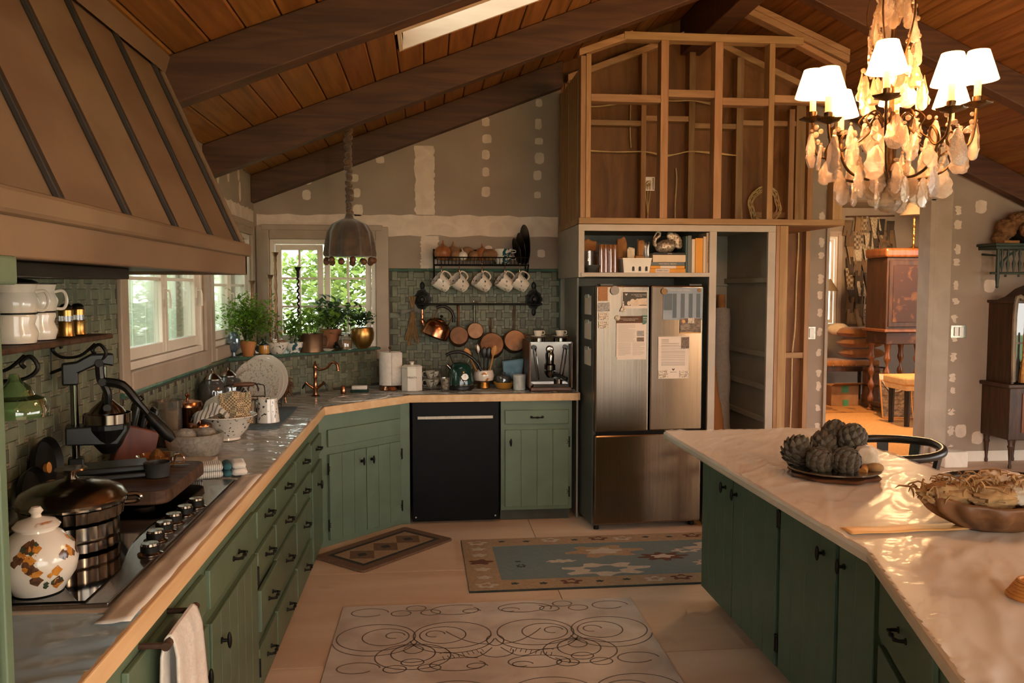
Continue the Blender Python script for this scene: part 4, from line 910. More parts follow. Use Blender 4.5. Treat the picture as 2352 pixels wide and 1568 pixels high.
# ---------------------------------------------------------------- item materials
mat('copper', '#a26d4d', '#b78261', rough=0.22, metal=1.0, sc=6, bump=0.02)
mat('copper_dull', '#735540', '#8a6a50', rough=0.42, metal=0.85, sc=12, bump=0.03)
mat('brass', '#a57d42', '#bd9456', rough=0.3, metal=0.95, sc=10)
mat('chrome', '#6b6660', '#77726b', rough=0.12, metal=1.0, sc=4)
mat('silver_old', '#7d746a', '#978d80', rough=0.2, metal=1.0, sc=8, bump=0.04)
mat('china', '#d8cdbd', '#e2d8c9', rough=0.18, coat=0.4, sc=4)
mat('china_cool', '#c6c6bd', '#d2d2c9', rough=0.18, coat=0.4, sc=4)
mat('china_leaf', '#dbd1c2', '#4a524b', rough=0.18, coat=0.4, sc=70, ramp=(0.66, 0.68), det=0.5, dist=0.3)
mat('china_blue', '#d7d4ca', '#29525a', rough=0.18, coat=0.4, sc=20, ramp=(0.53, 0.57), det=2, dist=1)
mat('china_flower', '#ded2c2', '#a9692b', rough=0.15, coat=0.5, sc=14, ramp=(0.56, 0.62), det=3, dist=1.2)
mat('china_grey', '#b9b3a4', '#5b5a52', rough=0.2, coat=0.4, sc=34, ramp=(0.52, 0.62), det=2)
mat('terracotta', '#b06f3c', '#bf7f4a', rough=0.7, sc=14, bump=0.05)
mat('terracotta_dark', '#7d4b2c', '#8f5a38', rough=0.7, sc=14, bump=0.05)
mat('stone', '#7d766a', '#9a9284', rough=0.85, sc=60, det=3, bump=0.2)
mat('dark_wood', '#3a281c', '#5a4231', rough=0.6, st=(1, 8, 8), sc=3, bump=0.05, spec=0.25)
mat('red_wood', '#4f2415', '#6a331f', rough=0.4, st=(8, 8, 1), sc=3)
mat('bamboo', '#b27637', '#c48a4a', rough=0.45, st=(10, 10, 1), sc=3)
mat('walnut', '#4d301d', '#6b452b', rough=0.4, st=(1, 8, 8), sc=3)
mat('linen', '#b9a88f', '#c9b9a1', rough=0.9, sc=40, bump=0.2, sheen=0.3)
mat('linen_stripe', '#c9bfae', '#5f5b52', rough=0.9, kind='wave', sc=16, dist=0.05, ramp=(0.70, 0.78), sheen=0.3)
mat('linen_check', '#c7ad84', '#6d5a42', rough=0.9, kind='check', sc=120, sheen=0.3)
mat('towel_rib', '#a9a79d', '#d9d5ca', rough=0.95, kind='wave', sc=42, dist=0.02, sheen=0.3, bump=0.3)
mat('towel_white', '#d4c9bb', '#dfd6ca', rough=0.95, sc=60, bump=0.25, sheen=0.4)
mat('towel_teal', '#2f5a60', '#3a6a70', rough=0.95, sc=60, bump=0.25)
mat('leaf_green', '#557a22', '#86a83c', transl=0.5, rough=0.5, sc=8, rnd=0.25, isl=True)
mat('leaf_dark', '#2f4524', '#4d6a35', transl=0.4, rough=0.45, sc=8, rnd=0.25, isl=True)
mat('soil', '#2a1d14', '#3a2a1e', rough=0.95, sc=40, bump=0.3)
mat('paper_white', '#d5c4b2', '#dccbb9', rough=0.85, sc=5)
mat('ink', '#3a332d', '#443c35', rough=0.8)
mat('kettle_green', '#0f2f27', '#153a30', rough=0.18, coat=0.5, sc=4)
mat('black_plastic', '#0e0d0c', '#171614', rough=0.35, sc=8)
mat('candle_wax', '#c99a5b', '#d6aa6c', rough=0.5, sc=6)
mat('rubber_mat', '#4f5a5c', '#5c686a', rough=0.9, sc=50, bump=0.2)
mat('yellow_glaze', '#b9802f', '#c68e3c', rough=0.25, coat=0.4)
mat('blue_packet', '#6f93a6', '#86a7b7', rough=0.5, sc=6)
mat('potato', '#7d5a3c', '#99724e', rough=0.8, sc=12, bump=0.1, rnd=0.12)
mat('onion', '#8a4f2c', '#a86a3e', rough=0.4, st=(8, 8, 1), sc=4)
mat('dried', '#8a6a44', '#a98556', rough=0.9, sc=20, bump=0.3)
glass_mat('clear_glass', '#e9e6df', haze=0.05, refl=0.08)
glass_mat('grey_glass', '#9a9c98', haze=0.18, refl=0.10)
glass_mat('green_glass', '#8fae74', haze=0.30, refl=0.10)
glass_mat('blue_glass', '#7f97a6', haze=0.35, refl=0.14)
glass_mat('amber_glass', '#c98b4a', haze=0.25, refl=0.12)
ZC = 0.9235     # top of the covered worktop
ZI = 0.9185     # top of the covered island
def cup_prof(r0, r1, h, t=0.003, belly=0.0):
    o = [(r0 * 0.6, 0.0), (r0, 0.001)] + [(r0 + (r1 - r0) * k / 6 + belly * math.sin(PI * k / 6), h * k / 6) for k in range(1, 7)]
    return o + [(r - t, z) for r, z in o[:1:-1]] + [(0.0, 0.006)]
def loop_handle(r, w, h, z, th=0.004, T=None):
    return G(T).tube(bez([(r - 0.004, 0, z + h / 2), (r + w * 0.7, 0, z + h * 0.55), (r + w, 0, z), (r + w * 0.7, 0, z - h * 0.5), (r - 0.004, 0, z - h / 2)], 5), th, 7)
def scatter_leaves(g, n, fn, size, rng, droop=0.4):
    for _ in range(n):
        p = Vector(fn(rng)); a = rng.uniform(0, 2 * PI); e = rng.uniform(-0.5, 0.9); s_ = size * rng.uniform(0.6, 1.25)
        d = Vector((math.cos(a) * math.cos(e), math.sin(a) * math.cos(e), math.sin(e))); u, w = frame(d)
        if rng.random() < .5: u = -u
        tip = p + d * s_; mid = p + d * s_ * 0.5
        g.add([p, mid + u * s_ * 0.32 - w * s_ * .08, tip, mid - u * s_ * 0.32 - w * s_ * .08], [(0, 1, 2, 3)])
    return g
def herb(name, loc, label, pot, potm, spread, height, n, size, lm, seed, cat='potted plant', up=0.0, stems=9, parts=()):
    t = thing(name, label, cat, loc); rp, hp = pot[2][0], None
    lathe('pot', pot, potm, 24, par=t); top = max(z for r, z in pot); rt = max(r for r, z in pot if z > top * .8)
    G().lathe([(0, top * .86), (rt * .9, top * .86), (rt * .88, top * .9), (0, top * .92)], 16).build('soil', 'soil', par=t)
    r = random.Random(seed); g = G(); cs = []
    for i in range(stems):
        a = r.uniform(0, 2 * PI); q = r.uniform(0.15, 1) * spread; e = (q * math.cos(a), q * math.sin(a), top + height * r.uniform(0.45, 1.0) + up); cs.append(e)
        g.tube(bez([(0.3 * rt * math.cos(a), 0.3 * rt * math.sin(a), top * .9), (e[0] * .5, e[1] * .5, top + (e[2] - top) * .65), e], 4), 0.0016, 4)
    g.build('stems', 'leaf_dark', par=t)
    f = lambda r: Vector(r.choice(cs)) + Vector((r.gauss(0, spread * .28), r.gauss(0, spread * .28), r.gauss(-.1, .25) * height))
    scatter_leaves(G(), n, f, size, r).build('foliage', lm, par=t, smooth=False, kind='stuff')
    return t

# ---------------------------------------------------------------- things on the cooktop
t = thing('serving_board', 'thick dark wooden board raised on feet over the cooktop', 'board', (-1.05, 2.98, 0.937))
P_ = [(-0.19, -0.24)] + arc(0.15, -0.19, 0.05, -PI / 2, 0, 6) + arc(0.155, 0.20, 0.045, 0, PI / 2, 6) + [(-0.19, 0.25)]
G().prism(P_, 0.022, 0.068).build('slab', 'dark_wood', par=t, smooth=False, bev=0.006)
for x, y in ((0.09, -0.13), (0.09, 0.16), (-0.13, -0.13), (-0.13, 0.16)): lathe('foot', [(0.02, 0), (0.035, 0.004), (0.038, 0.022)], 'dark_wood', 14, par=t, loc=(x, y, 0))
for k in range(3): G().box((0.02 - .0, 0.13 + k * .03, 0.0682), (0.16, 0.14 + k * .03, 0.0695)).build('groove', 'black_plastic', par=t, smooth=False)
ZB = 1.006
j = thing('juice_press', 'black cast-iron lever juice press with a chrome column', 'juicer', (-1.115, 2.98, ZB), 0.36)
G().box((-0.13, -0.085, 0), (0.14, 0.085, 0.02)).box((-0.115, -0.07, 0.02), (0.125, 0.07, 0.042)).box((-0.125, -0.03, 0.042), (-0.075, 0.03, 0.075)).build('base', 'black_plastic', par=j, smooth=False, bev=0.006)
G().cyl((-0.10, 0, 0.07), (-0.10, 0, 0.37), 0.0125, n=16).cyl((-0.005, 0.035, 0.22), (-0.005, 0.035, 0.38), 0.008, n=12).build('column', 'chrome', par=j)
G().prism([(-0.135, 0.325), (-0.085, 0.325), (-0.085, 0.365), (-0.02, 0.395), (0.025, 0.385), (0.025, 0.43), (-0.045, 0.43), (-0.09, 0.405), (-0.135, 0.40)], -0.022, 0.022, T=RX(PI / 2)).build('head', 'black_plastic', par=j, smooth=False, bev=0.006)
G().prism([(-0.13, 0.125), (0.03, 0.115), (0.06, 0.16), (0.06, 0.185), (-0.13, 0.185)], -0.05, 0.05, T=RX(PI / 2)).lathe([(0.02, 0.08), (0.045, 0.11), (0.072, 0.17), (0.072, 0.19)], 22).build('cup_holder', 'black_plastic', par=j, smooth=False, bev=0.005)
lathe('strainer', [(0.074, 0.188), (0.078, 0.19), (0.078, 0.222), (0.075, 0.222), (0.073, 0.195), (0.0, 0.19)], 'steel', 26, par=j)
lathe('press_cone', [(0.06, 0.225), (0.05, 0.24), (0.018, 0.268), (0.014, 0.29), (0, 0.29)], 'steel', 22, par=j)
G().tube(bez([(-0.02, -0.03, 0.40), (-0.018, -0.03, 0.35), (-0.012, -0.03, 0.33)], 4), 0.014, 8).tube(bez([(-0.012, -0.03, 0.335), (0.004, -0.03, 0.29), (0.0, -0.02, 0.24)], 5), 0.013, 8).build('linkage', 'black_plastic', par=j)
lv = G().tube(bez([(-0.012, -0.035, 0.335), (0.05, -0.045, 0.32), (0.09, -0.055, 0.27), (0.13, -0.06, 0.215)], 6), [0.016] * 7 + [0.014] * 6 + [0.011] * 6, 8).build('lever', 'black_plastic', par=j)
G().tube([(0.125, -0.06, 0.22), (0.145, -0.062, 0.195), (0.19, -0.068, 0.14), (0.205, -0.07, 0.122)], [0.014, 0.02, 0.021, 0.013], 12).build('grip', 'black_iron', par=lv)
for x, z in ((-0.02, 0.40), (-0.012, 0.335), (0.0, 0.245)): G().cyl((x, -0.04, z), (x, -0.052, z), 0.013, n=14).build('bolt', 'black_iron', par=j)
lathe('ramekin', [(0.03, 0), (0.038, 0.002), (0.044, 0.048), (0.046, 0.05), (0.042, 0.052), (0.037, 0.012), (0, 0.010)], mat('slate_glaze', '#2b2a28', '#3a3836', rough=0.5), 26, loc=(-0.945, 2.955, ZB), label='small dark grey ramekin on the wooden board', cat='ramekin')
sq = thing('citrus_squeezer', 'amber pressed-glass citrus squeezer on the wooden board', 'squeezer', (-1.0, 3.13, ZB))
lathe('dish', [(0.03, 0), (0.055, 0.004), (0.07, 0.04), (0.073, 0.042), (0.06, 0.014), (0.03, 0.010), (0.0, 0.010)], 'amber_glass', 26, par=sq); lathe('cone', [(0.03, 0.01), (0.026, 0.035), (0.012, 0.06), (0, 0.066)], 'amber_glass', 20, fn=lambda a, z: 1 + 0.1 * math.cos(8 * a), par=sq); loop_handle(0.066, 0.03, 0.03, 0.025).build('handle', 'amber_glass', par=sq)
fk = thing('chafing_dish', 'large silver lidded chafing dish with fluted sides on the cooktop', 'serving dish', (-1.0, 2.40, 0.937))
flute = lambda a, z: 1 + 0.018 * math.cos(28 * a)
lathe('base_stand', [(0.10, 0), (0.118, 0.006), (0.118, 0.03), (0.11, 0.034), (0.118, 0.04), (0.118, 0.075), (0.10, 0.08)], 'silver_old', 56, fn=flute, par=fk)
lathe('bowl', [(0.10, 0.08), (0.128, 0.088), (0.132, 0.118), (0.14, 0.124), (0.14, 0.13)], 'silver_old', 56, fn=flute, par=fk)
ld = lathe('lid', [(0.142, 0.13), (0.143, 0.138), (0.130, 0.158), (0.09, 0.178), (0.04, 0.188), (0.022, 0.192), (0, 0.192)], 'silver_old', 40, par=fk)
lathe('lid_knob', [(0.02, 0.19), (0.012, 0.20), (0.03, 0.213), (0.042, 0.218), (0.040, 0.222), (0, 0.221)], 'silver_old', 28, par=ld)
for s_ in (1,): loop_handle(0.135, 0.04, 0.02, 0.12, 0.007, T=RZ(0.35)).build('handle', 'silver_old', par=fk)
ja = thing('ginger_jar', 'white lidded jar painted with orange and brown flowers on the cooktop', 'jar', (-0.935, 2.045, 0.937))
lathe('jar', [(0.045, 0), (0.055, 0.002), (0.082, 0.045), (0.088, 0.075), (0.080, 0.11), (0.055, 0.14), (0.042, 0.148), (0.040, 0.155), (0.0, 0.155)], 'china', 36, par=ja)
lathe('lid', [(0.050, 0.155), (0.052, 0.16), (0.040, 0.172), (0.012, 0.180), (0.010, 0.186), (0.016, 0.194), (0.010, 0.204), (0, 0.206)], 'china_flower', 28, par=ja)
mat('flower_orange', '#b5702a', '#cf8b3a', rough=.2, coat=.4, sc=60); mat('flower_brown', '#4a3020', '#6a482f', rough=.2, coat=.4, sc=60); mat('flower_leaf', '#3d4534', '#4d5542', rough=.2, coat=.4)
JP = [(0.055, 0.002), (0.082, 0.045), (0.088, 0.075), (0.080, 0.11), (0.055, 0.14), (0.042, 0.148)]
def jar_r(z):
    for (r0, z0), (r1, z1) in zip(JP[:-1], JP[1:]):
        if z0 <= z <= z1: return r0 + (r1 - r0) * (z - z0) / (z1 - z0)
    return JP[-1][0]
r_ = random.Random(2)
for ca, cz in ((-2.0, .09), (-.9, .045), (.1, .10), (-1.4, .12), (-2.6, .04), (1.3, .06), (2.4, .09)):
    for k in range(14):
        a = ca + r_.gauss(0, .24); z = min(.135, max(.012, cz + r_.gauss(0, .014))); s2 = r_.uniform(.007, .014) if k < 8 else .006; r1 = jar_r(z)
        P = []; n = 9
        for i in range(n):
            t = 2 * PI * i / n; q = s2 * (1 + .2 * math.cos(t * 5)); zz = min(.146, max(.004, z + q * math.sin(t))); P.append(((jar_r(zz) + .0006) * math.cos(a + q * math.cos(t) / r1), (jar_r(zz) + .0006) * math.sin(a + q * math.cos(t) / r1), zz))
        G().add(P + [((r1 + .0016) * math.cos(a), (r1 + .0016) * math.sin(a), z)], [(i, (i + 1) % n, n) for i in range(n)]).build('painted_flower', ('flower_orange', 'flower_brown', 'flower_leaf')[0 if k % 3 == 0 else 1 if k < 8 else 2], par=ja)
cg = thing('glass_coaster', 'small scalloped pale blue glass dish nearest the camera', 'dish', (-0.94, 1.80, ZC))
lathe('bowl', [(0.02, 0), (0.028, 0.004), (0.04, 0.03), (0.043, 0.034), (0.036, 0.03), (0.02, 0.008), (0, 0.008)], 'blue_glass', 36, fn=lambda a, z: 1 + .04 * math.cos(14 * a), par=cg)
for i, (y, z, r) in enumerate(((2.78, 1.03, 0.10), (2.60, 0.985, 0.085))):
    p = thing('skillet', ('black skillet leaning against the tiled wall behind', 'smaller black skillet leaning in front of the other')[i], 'pan', T=TR(-1.245 + 0.035 * i, y, z + 0.05) @ RY(PI / 2 - 0.1))
    lathe('pan', [(0, 0), (r * .85, 0.0), (r, 0.02), (r * 1.0, 0.024), (r * .85, 0.006), (0, 0.005)], 'black_iron', 36, par=p); G().cyl((0, 0, 0.006), (0, 0, 0.02), 0.014, 0.018, 14).build('knob', 'bamboo', par=p)
# left: shelf on scroll brackets
sf = thing('bracket_shelf', 'dark narrow wall shelf on scrolled iron brackets', 'shelf', (-1.2, 2.5, 1.47))
G().box((-1.293, 1.9, 1.485), (-1.10, 3.02, 1.503)).build('board', 'dark_wood', par=sf, w=True, smooth=False, bev=0.006)
for y in (2.46, 2.96):
    g = G(); T = Matrix(((1, 0, 0, -1.29), (0, 1, 0, y), (0, 0, 1, 1.48), (0, 0, 0, 1)))
    g.tube(bez([(0, 0, -0.005), (0, 0, -0.13)], 3), 0.005, 6, T=T).tube(bez([(0, 0, -0.11), (0.07, 0, -0.085), (0.15, 0, -0.075), (0.185, 0, -0.045), (0.165, 0, -0.012), (0.14, 0, -0.03), (0.15, 0, -0.045)], 6), 0.006, 6, T=T).tube(bez([(0.15, 0, -0.01), (0.10, 0, -0.05), (0.04, 0, -0.055), (0.01, 0, -0.03), (0.03, 0, -0.012), (0.04, 0, -0.025)], 6), 0.0055, 6, T=T)
    g.build('bracket', 'black_iron', par=sf, w=True)
def enamel_pot(loc, label, lid):
    t = thing('enamel_pot', label, 'pot', loc, grp='white pots on the bracket shelf')
    lathe('pot', [(0.045, 0), (0.055, 0.002), (0.062, 0.03), (0.052, 0.055), (0.058, 0.075), (0.056, 0.082), (0.05, 0.084)], 'china', 28, par=t)
    lathe('upper_pot', [(0.05, 0.086), (0.058, 0.088), (0.066, 0.12), (0.055, 0.145), (0.062, 0.168), (0.058, 0.168)], 'china', 28, par=t); lathe('rim', [(0.056, 0.083), (0.06, 0.0835), (0.06, 0.0865), (0.055, 0.087)], 'black_iron', 28, par=t)
    if lid: lathe('lid', [(0.064, 0.168), (0.066, 0.172), (0.05, 0.18), (0.0, 0.186)], 'black_plastic', 28, par=t)
    else: lathe('rim', [(0.058, 0.167), (0.064, 0.168), (0.064, 0.171), (0.057, 0.171)], 'black_iron', 28, par=t)
    loop_handle(0.058, 0.03, 0.05, 0.12, 0.005, T=RZ(0.5)).build('handle', 'china', par=t)
enamel_pot((-1.165, 2.46, 1.504), 'white enamel double pot with a black lid on the bracket shelf', True); enamel_pot((-1.19, 2.64, 1.504), 'open white enamel double pot behind the lidded one', False)
for i, (x, y) in enumerate(((-1.16, 2.785), (-1.17, 2.90), (-1.25, 2.85))):
    t = thing('pepper_mill', ('brass and glass pepper mill nearest the white pots', 'brass and glass salt mill at the shelf end', 'brass mill hidden behind the other two')[i], 'mill', (x, y, 1.504), grp='mills on the bracket shelf')
    lathe('base', [(0.020, 0), (0.025, 0.003), (0.023, 0.012), (0.022, 0.045), (0.024, 0.05)], 'brass', 18, par=t); lathe('glass', [(0.021, 0.05), (0.021, 0.068)], 'clear_glass', 18, par=t)
    lathe('cap', [(0.022, 0.068), (0.022, 0.086), (0.016, 0.09)], 'brass', 18, par=t); lathe('finial', [(0.016, 0.09), (0.02, 0.096), (0.012, 0.105), (0, 0.107)], 'black_plastic', 14, par=t)
lathe('glass_bell', [(0.012, 0.12), (0.018, 0.10), (0.04, 0.085), (0.05, 0.06), (0.075, 0.05), (0.088, 0.02), (0.085, 0.0)], 'green_glass', 32, fn=lambda a, z: 1.0, loc=(-1.16, 2.44, 1.30), label='green glass bell shade hanging under the bracket shelf', cat='glass shade')
# cupboard end at the left frame edge
hu = thing('painted_hutch', 'green painted hutch standing on the worktop at the left frame edge', 'hutch', (-0.9, 1.1, ZC))
mat('hutch_panel', '#b79a85', '#d6c3b0', rough=0.6, sc=9, det=5)
G().box((-1.27, 0.85, ZC), (-0.605, 1.215, 1.665)).build('case', 'toe_kick', par=hu, w=True, smooth=False)
G().box((-0.605, 1.195, ZC), (-0.592, 1.215, 1.665)).build('post', 'green_paint', par=hu, w=True, smooth=False, bev=0.002)
G().box((-1.28, 0.84, 1.665), (-0.572, 1.225, 1.705)).build('cap', 'green_paint', par=hu, w=True, smooth=False, bev=0.004)
G().prism([(0.87, ZC + .02), (1.185, ZC + .02), (1.185, 1.34), (0.87, 1.34)], 0, 0.006, T=Matrix(((0, 0, 1, -0.604), (1, 0, 0, 0), (0, 1, 0, 0), (0, 0, 0, 1)))).build('panel', 'hutch_panel', par=hu, w=True, smooth=False)
# towel on its rail
tw = thing('towel_rail', 'short wooden towel rail fixed to the nearest green cabinet', 'rail', (-0.66, 2.0, 0.8))
G().tube([(-0.70, 2.02, 0.80), (-0.645, 2.02, 0.80), (-0.635, 2.025, 0.80)], 0.008, 8).tube([(-0.635, 2.01, 0.80), (-0.635, 2.27, 0.80)], 0.011, 10).tube([(-0.70, 2.24, 0.80), (-0.635, 2.24, 0.80)], 0.008, 8).build('bar', 'dark_wood', par=tw, w=True)
def hang(u, v):
    a = (v - 0.5) * 2; y = 2.04 + 0.20 * u + 0.03 * noise.noise((u * 3, v * 2, 1)) + 0.05 * abs(a) * (u - .5)
    z = 0.815 - max(0, abs(a) - 0.06) * 0.44; x = -0.635 + 0.018 * (1 if a > 0 else -1) * min(1, abs(a) * 6) + 0.016 * math.sin(u * 13 + a * 2) * abs(a)
    return (x, y, z)
G().grid(hang, 26, 40).build('hanging_towel', 'towel_white', solid=0.006, loc=(-0.635, 2.06, 0.4), w=True, label='white cotton towel hanging from the cabinet rail', cat='towel')

# ---------------------------------------------------------------- left worktop
t = thing('folded_towels', 'stack of two ribbed white kitchen towels with teal bands', 'towels', (-0.87, 3.30, ZC), 0.30)
for k in range(2):
    G().box((-0.12, -0.05, 0.002 + k * 0.027), (0.06, 0.055, 0.027 + k * 0.027)).build('towel_layer', 'towel_rib', par=t, smooth=True, bev=0.012, ang=80); G().box((0.06, -0.051, 0.0015 + k * 0.027), (0.092, 0.056, 0.0275 + k * 0.027)).build('band', 'towel_teal', par=t, bev=0.012, ang=80)
G().box((0.092, -0.052, 0.004), (0.15, 0.056, 0.030)).box((0.092, -0.05, 0.031), (0.145, 0.054, 0.056)).build('hem', 'towel_white', par=t, bev=0.012, ang=80)
G().box((-1.12, 3.40, ZC), (-0.90, 3.60, ZC + 0.022)).build('stone_slab', mat('slab_stone', '#b5a894', '#c4b8a5', rough=0.6, sc=10), loc=(-1.0, 3.5, ZC), w=True, smooth=False, bev=0.004, label='pale stone slab in front of the stone bowl', cat='slab')
lathe('stone_bowl', [(0.08, 0), (0.10, 0.004), (0.118, 0.05), (0.125, 0.095), (0.120, 0.10), (0.105, 0.098), (0.09, 0.05), (0, 0.035)], 'stone', 36, loc=(-1.035, 3.745, ZC), label='grey granite bowl holding two round stones', cat='bowl')
for i, (dx, dy, r) in enumerate(((-0.035, -0.02, 0.048), (0.045, 0.02, 0.045))): G().ball((0, 0, 0), (r, r * .9, r * .8), 16, 10, fn=lambda d: 1 + .06 * noise.noise(d * 2)).build('round_stone', 'stone', loc=(-1.035 + dx, 3.745 + dy, ZC + 0.085), label=('left smooth stone in the granite bowl', 'right smooth stone in the granite bowl')[i], cat='stone', grp='stones in the granite bowl')
kbT = TR(-1.19, 3.42, ZC) @ RZ(0.45) @ RX(0.0)
kn = thing('knife_block', 'dark knife block full of black-handled knives', 'knife block', T=kbT)
G().prism([(-0.10, 0), (0.06, 0), (0.10, 0.16), (-0.02, 0.20)], -0.05, 0.05, T=RX(PI / 2)).build('block', 'red_wood', par=kn, smooth=False, bev=0.006)
for i in range(3):
    for q in range(3):
        p = Vector((0.0 + i * 0.034, -0.034 + q * 0.032, 0.185 - i * 0.012)); d_ = Vector((0.24, 0, 1)).normalized()
        G().tube([p, p + d_ * 0.02, p + d_ * 0.085, p + d_ * 0.095], [0.010, 0.011, 0.012, 0.007], 8).build('knife_handle', 'black_plastic', par=kn)
G().tube([(0.03, 0.045, 0.29), (0.045, 0.05, 0.30), (0.055, 0.05, 0.285), (0.04, 0.045, 0.275)], 0.004, 6, closed=True).build('steel_ring', 'black_iron', par=kn)
G().box((0, 0, 0), (0.016, 0.20, 0.21), T=RY(-0.12)).build('bread_board', 'bamboo', loc=(-1.15, 3.54, ZC), rz=0.35, smooth=False, bev=0.006, label='small honey-coloured wooden board leaning by the knife block', cat='board')
t = thing('storage_jar', 'clear glass storage jar behind the knife block', 'jar', (-1.215, 3.98, ZC)); lathe('jar', [(0.05, 0), (0.06, 0.004), (0.06, 0.2), (0.066, 0.21), (0.063, 0.215), (0.056, 0.2), (0.056, 0.01), (0, 0.008)], 'clear_glass', 28, par=t); lathe('contents', [(0.055, 0.008), (0.055, 0.17), (0, 0.175)], 'dried', 24, par=t)
def canister(loc, r, h, label):
    t = thing('copper_canister', label, 'canister', loc, grp='copper canisters by the tiled wall')
    lathe('can', [(r * .95, 0), (r, 0.003), (r, h * .8), (r * 1.03, h * .82)], 'copper', 32, par=t); lathe('lid', [(r * 1.04, h * .82), (r * 1.04, h * .86), (r * .95, h * .94), (r * .3, h), (0, h)], 'copper', 32, par=t); lathe('lid_knob', [(0.006, h), (0.005, h + .01), (0.012, h + .02), (0.006, h + .03), (0, h + .03)], 'copper', 14, par=t)
canister((-1.19, 4.20, ZC), 0.068, 0.19, 'tall copper canister against the tiled wall'); canister((-1.085, 4.02, ZC), 0.054, 0.105, 'short copper canister beside the granite bowl')
eb = thing('enamel_bowl', 'white enamel bowl with black leaf sprigs filled with cloths', 'bowl', (-0.985, 4.13, ZC))
lathe('bowl', [(0.05, 0), (0.062, 0.002), (0.06, 0.012), (0.095, 0.05), (0.125, 0.11), (0.142, 0.118), (0.14, 0.122), (0.118, 0.11), (0.085, 0.05), (0, 0.02)], 'china_leaf', 40, par=eb)
def cloth(name, m, label, loc, sz, seed, grp=None, T=None):
    def fn(u, v):
        x, y = (u - .5) * sz[0], (v - .5) * sz[1]; n = noise.noise((u * 3 + seed, v * 3, seed)); f = math.sin(u * 11 + seed + 2 * n)
        return (x + 0.01 * n, y, sz[2] * (1 - (abs(u - .5) * 1.7) ** 2 * .9 - (abs(v - .5) * 1.6) ** 2 * .5) + 0.010 * f + 0.02 * n)
    return G(T).grid(fn, 26, 22).build(name, m, solid=0.003, loc=loc, label=label, cat='cloth', grp=grp)
cloth('folded_cloth', 'linen_stripe', 'striped linen cloth heaped at the left of the enamel bowl', (-1.045, 4.08, ZC + 0.085), (0.17, 0.15, 0.085), 1.0, 'cloths in the enamel bowl', RZ(.4))
cloth('folded_cloth', 'linen', 'crumpled beige cloth at the back of the enamel bowl', (-1.03, 4.19, ZC + 0.11), (0.17, 0.13, 0.09), 4.0, 'cloths in the enamel bowl', RZ(1.2))
cloth('folded_cloth', 'linen_check', 'brown checked waffle cloth standing in the enamel bowl', (-0.945, 4.12, ZC + 0.15), (0.15, 0.16, 0.035), 2.3, 'cloths in the enamel bowl', RZ(0.25) @ RX(1.15))
for i, (x, y) in enumerate(((-1.20, 4.72), (-1.16, 4.90))):
    t = thing('glass_cloche', ('front grey glass cloche with a metal finial', 'rear grey glass cloche by the ledge')[i], 'cloche', (x, y, ZC), grp='glass cloches by the window')
    lathe('dome', [(0.078, 0), (0.078, 0.17), (0.07, 0.21), (0.045, 0.232)], 'grey_glass', 30, par=t); lathe('cap', [(0.05, 0.228), (0.05, 0.235), (0.03, 0.255), (0.008, 0.268), (0.006, 0.275), (0.011, 0.283), (0, 0.292)], 'silver_old', 20, par=t)
# drying mat, rack and plates
G().prism(arc(-0.13, -0.36, .03, PI, 1.5 * PI, 5) + arc(0.13, -0.36, .03, -PI / 2, 0, 5) + arc(0.13, 0.36, .03, 0, PI / 2, 5) + arc(-0.13, 0.36, .03, PI / 2, PI, 5), 0, 0.006).build('drying_mat', 'rubber_mat', loc=(-0.96, 4.80, ZC + 0.001), rz=0.02, label='grey drying mat under the dishes beside the sink', cat='mat')
rk = thing('dish_rack', 'low wire rack holding upright plates', 'dish rack', (-1.04, 5.02, ZC + 0.008))
g = G()
for y in (-0.16, 0.16): g.tube([(-0.16, y, 0.02), (0.13, y, 0.02)], 0.003, 6).tube([(-0.16, y, 0.09), (0.13, y, 0.09)], 0.003, 6)
for x in (-0.16, -0.10, -0.04, 0.02, 0.08, 0.13): g.tube([(x, -0.16, 0.0), (x, -0.16, 0.09)], 0.0025, 5).tube([(x, 0.16, 0.0), (x, 0.16, 0.09)], 0.0025, 5).tube([(x, -0.16, 0.02), (x, 0.16, 0.02)], 0.0025, 5)
g.build('wires', 'silver_old', par=rk)
mat('plate_rim', '#cdc2b0', '#a2998a', rough=0.2, coat=0.4, sc=90, ramp=(0.56, 0.62), det=1)
def plate(T, r, label, rim='plate_rim', centre='china', cat='plate', grp=None, band=0.72, extra=None):
    t = thing('plate' if r > .06 else 'saucer', label, cat, T=T, grp=grp)
    lathe('well', [(0, 0), (r * .6, 0.0), (r * band, 0.006), (r * band, 0.009), (r * .6, 0.004), (0, 0.004)], centre, 36, par=t)
    lathe('rim', [(r * band, 0.006), (r, 0.018), (r * .995, 0.021), (r * band, 0.009)], rim, 36, par=t)
    return t
PT = lambda x, y, z, lean: TR(x, y, z) @ RZ(-0.22) @ RX(PI / 2 - lean)
for i, (y, r) in enumerate(((5.22, 0.158), (5.18, 0.152), (5.13, 0.148), (5.07, 0.118))):
    pl = plate(PT(-1.05 + 0.012 * (3 - i), y, ZC + 0.012 + r, 0.16), r, ('rearmost cream plate in the dish rack', 'cream plate with a scalloped edge second from the back', 'cream plate with a brown sprig border in the dish rack', 'front plate with a black loop pattern')[i], grp='plates in the dish rack', rim='plate_rim' if i in (2, 3) else 'china')
    if i == 3:
        g = G().tube([(0.055 * math.cos(a) * .6, 0.05 * math.sin(a) - .01, 0.0055) for a in [k * PI / 8 for k in range(11)]], 0.007, 6)
        for a in (0.5, 1.2, 2.0, 2.7, 3.6): g.prism([(0.08 * math.cos(a) + p, 0.08 * math.sin(a) + q) for p, q in blob(0.014, 0.02, int(a * 10), 8)], 0.0045, 0.0055)
        g.build('black_motif', 'ink', par=pl)
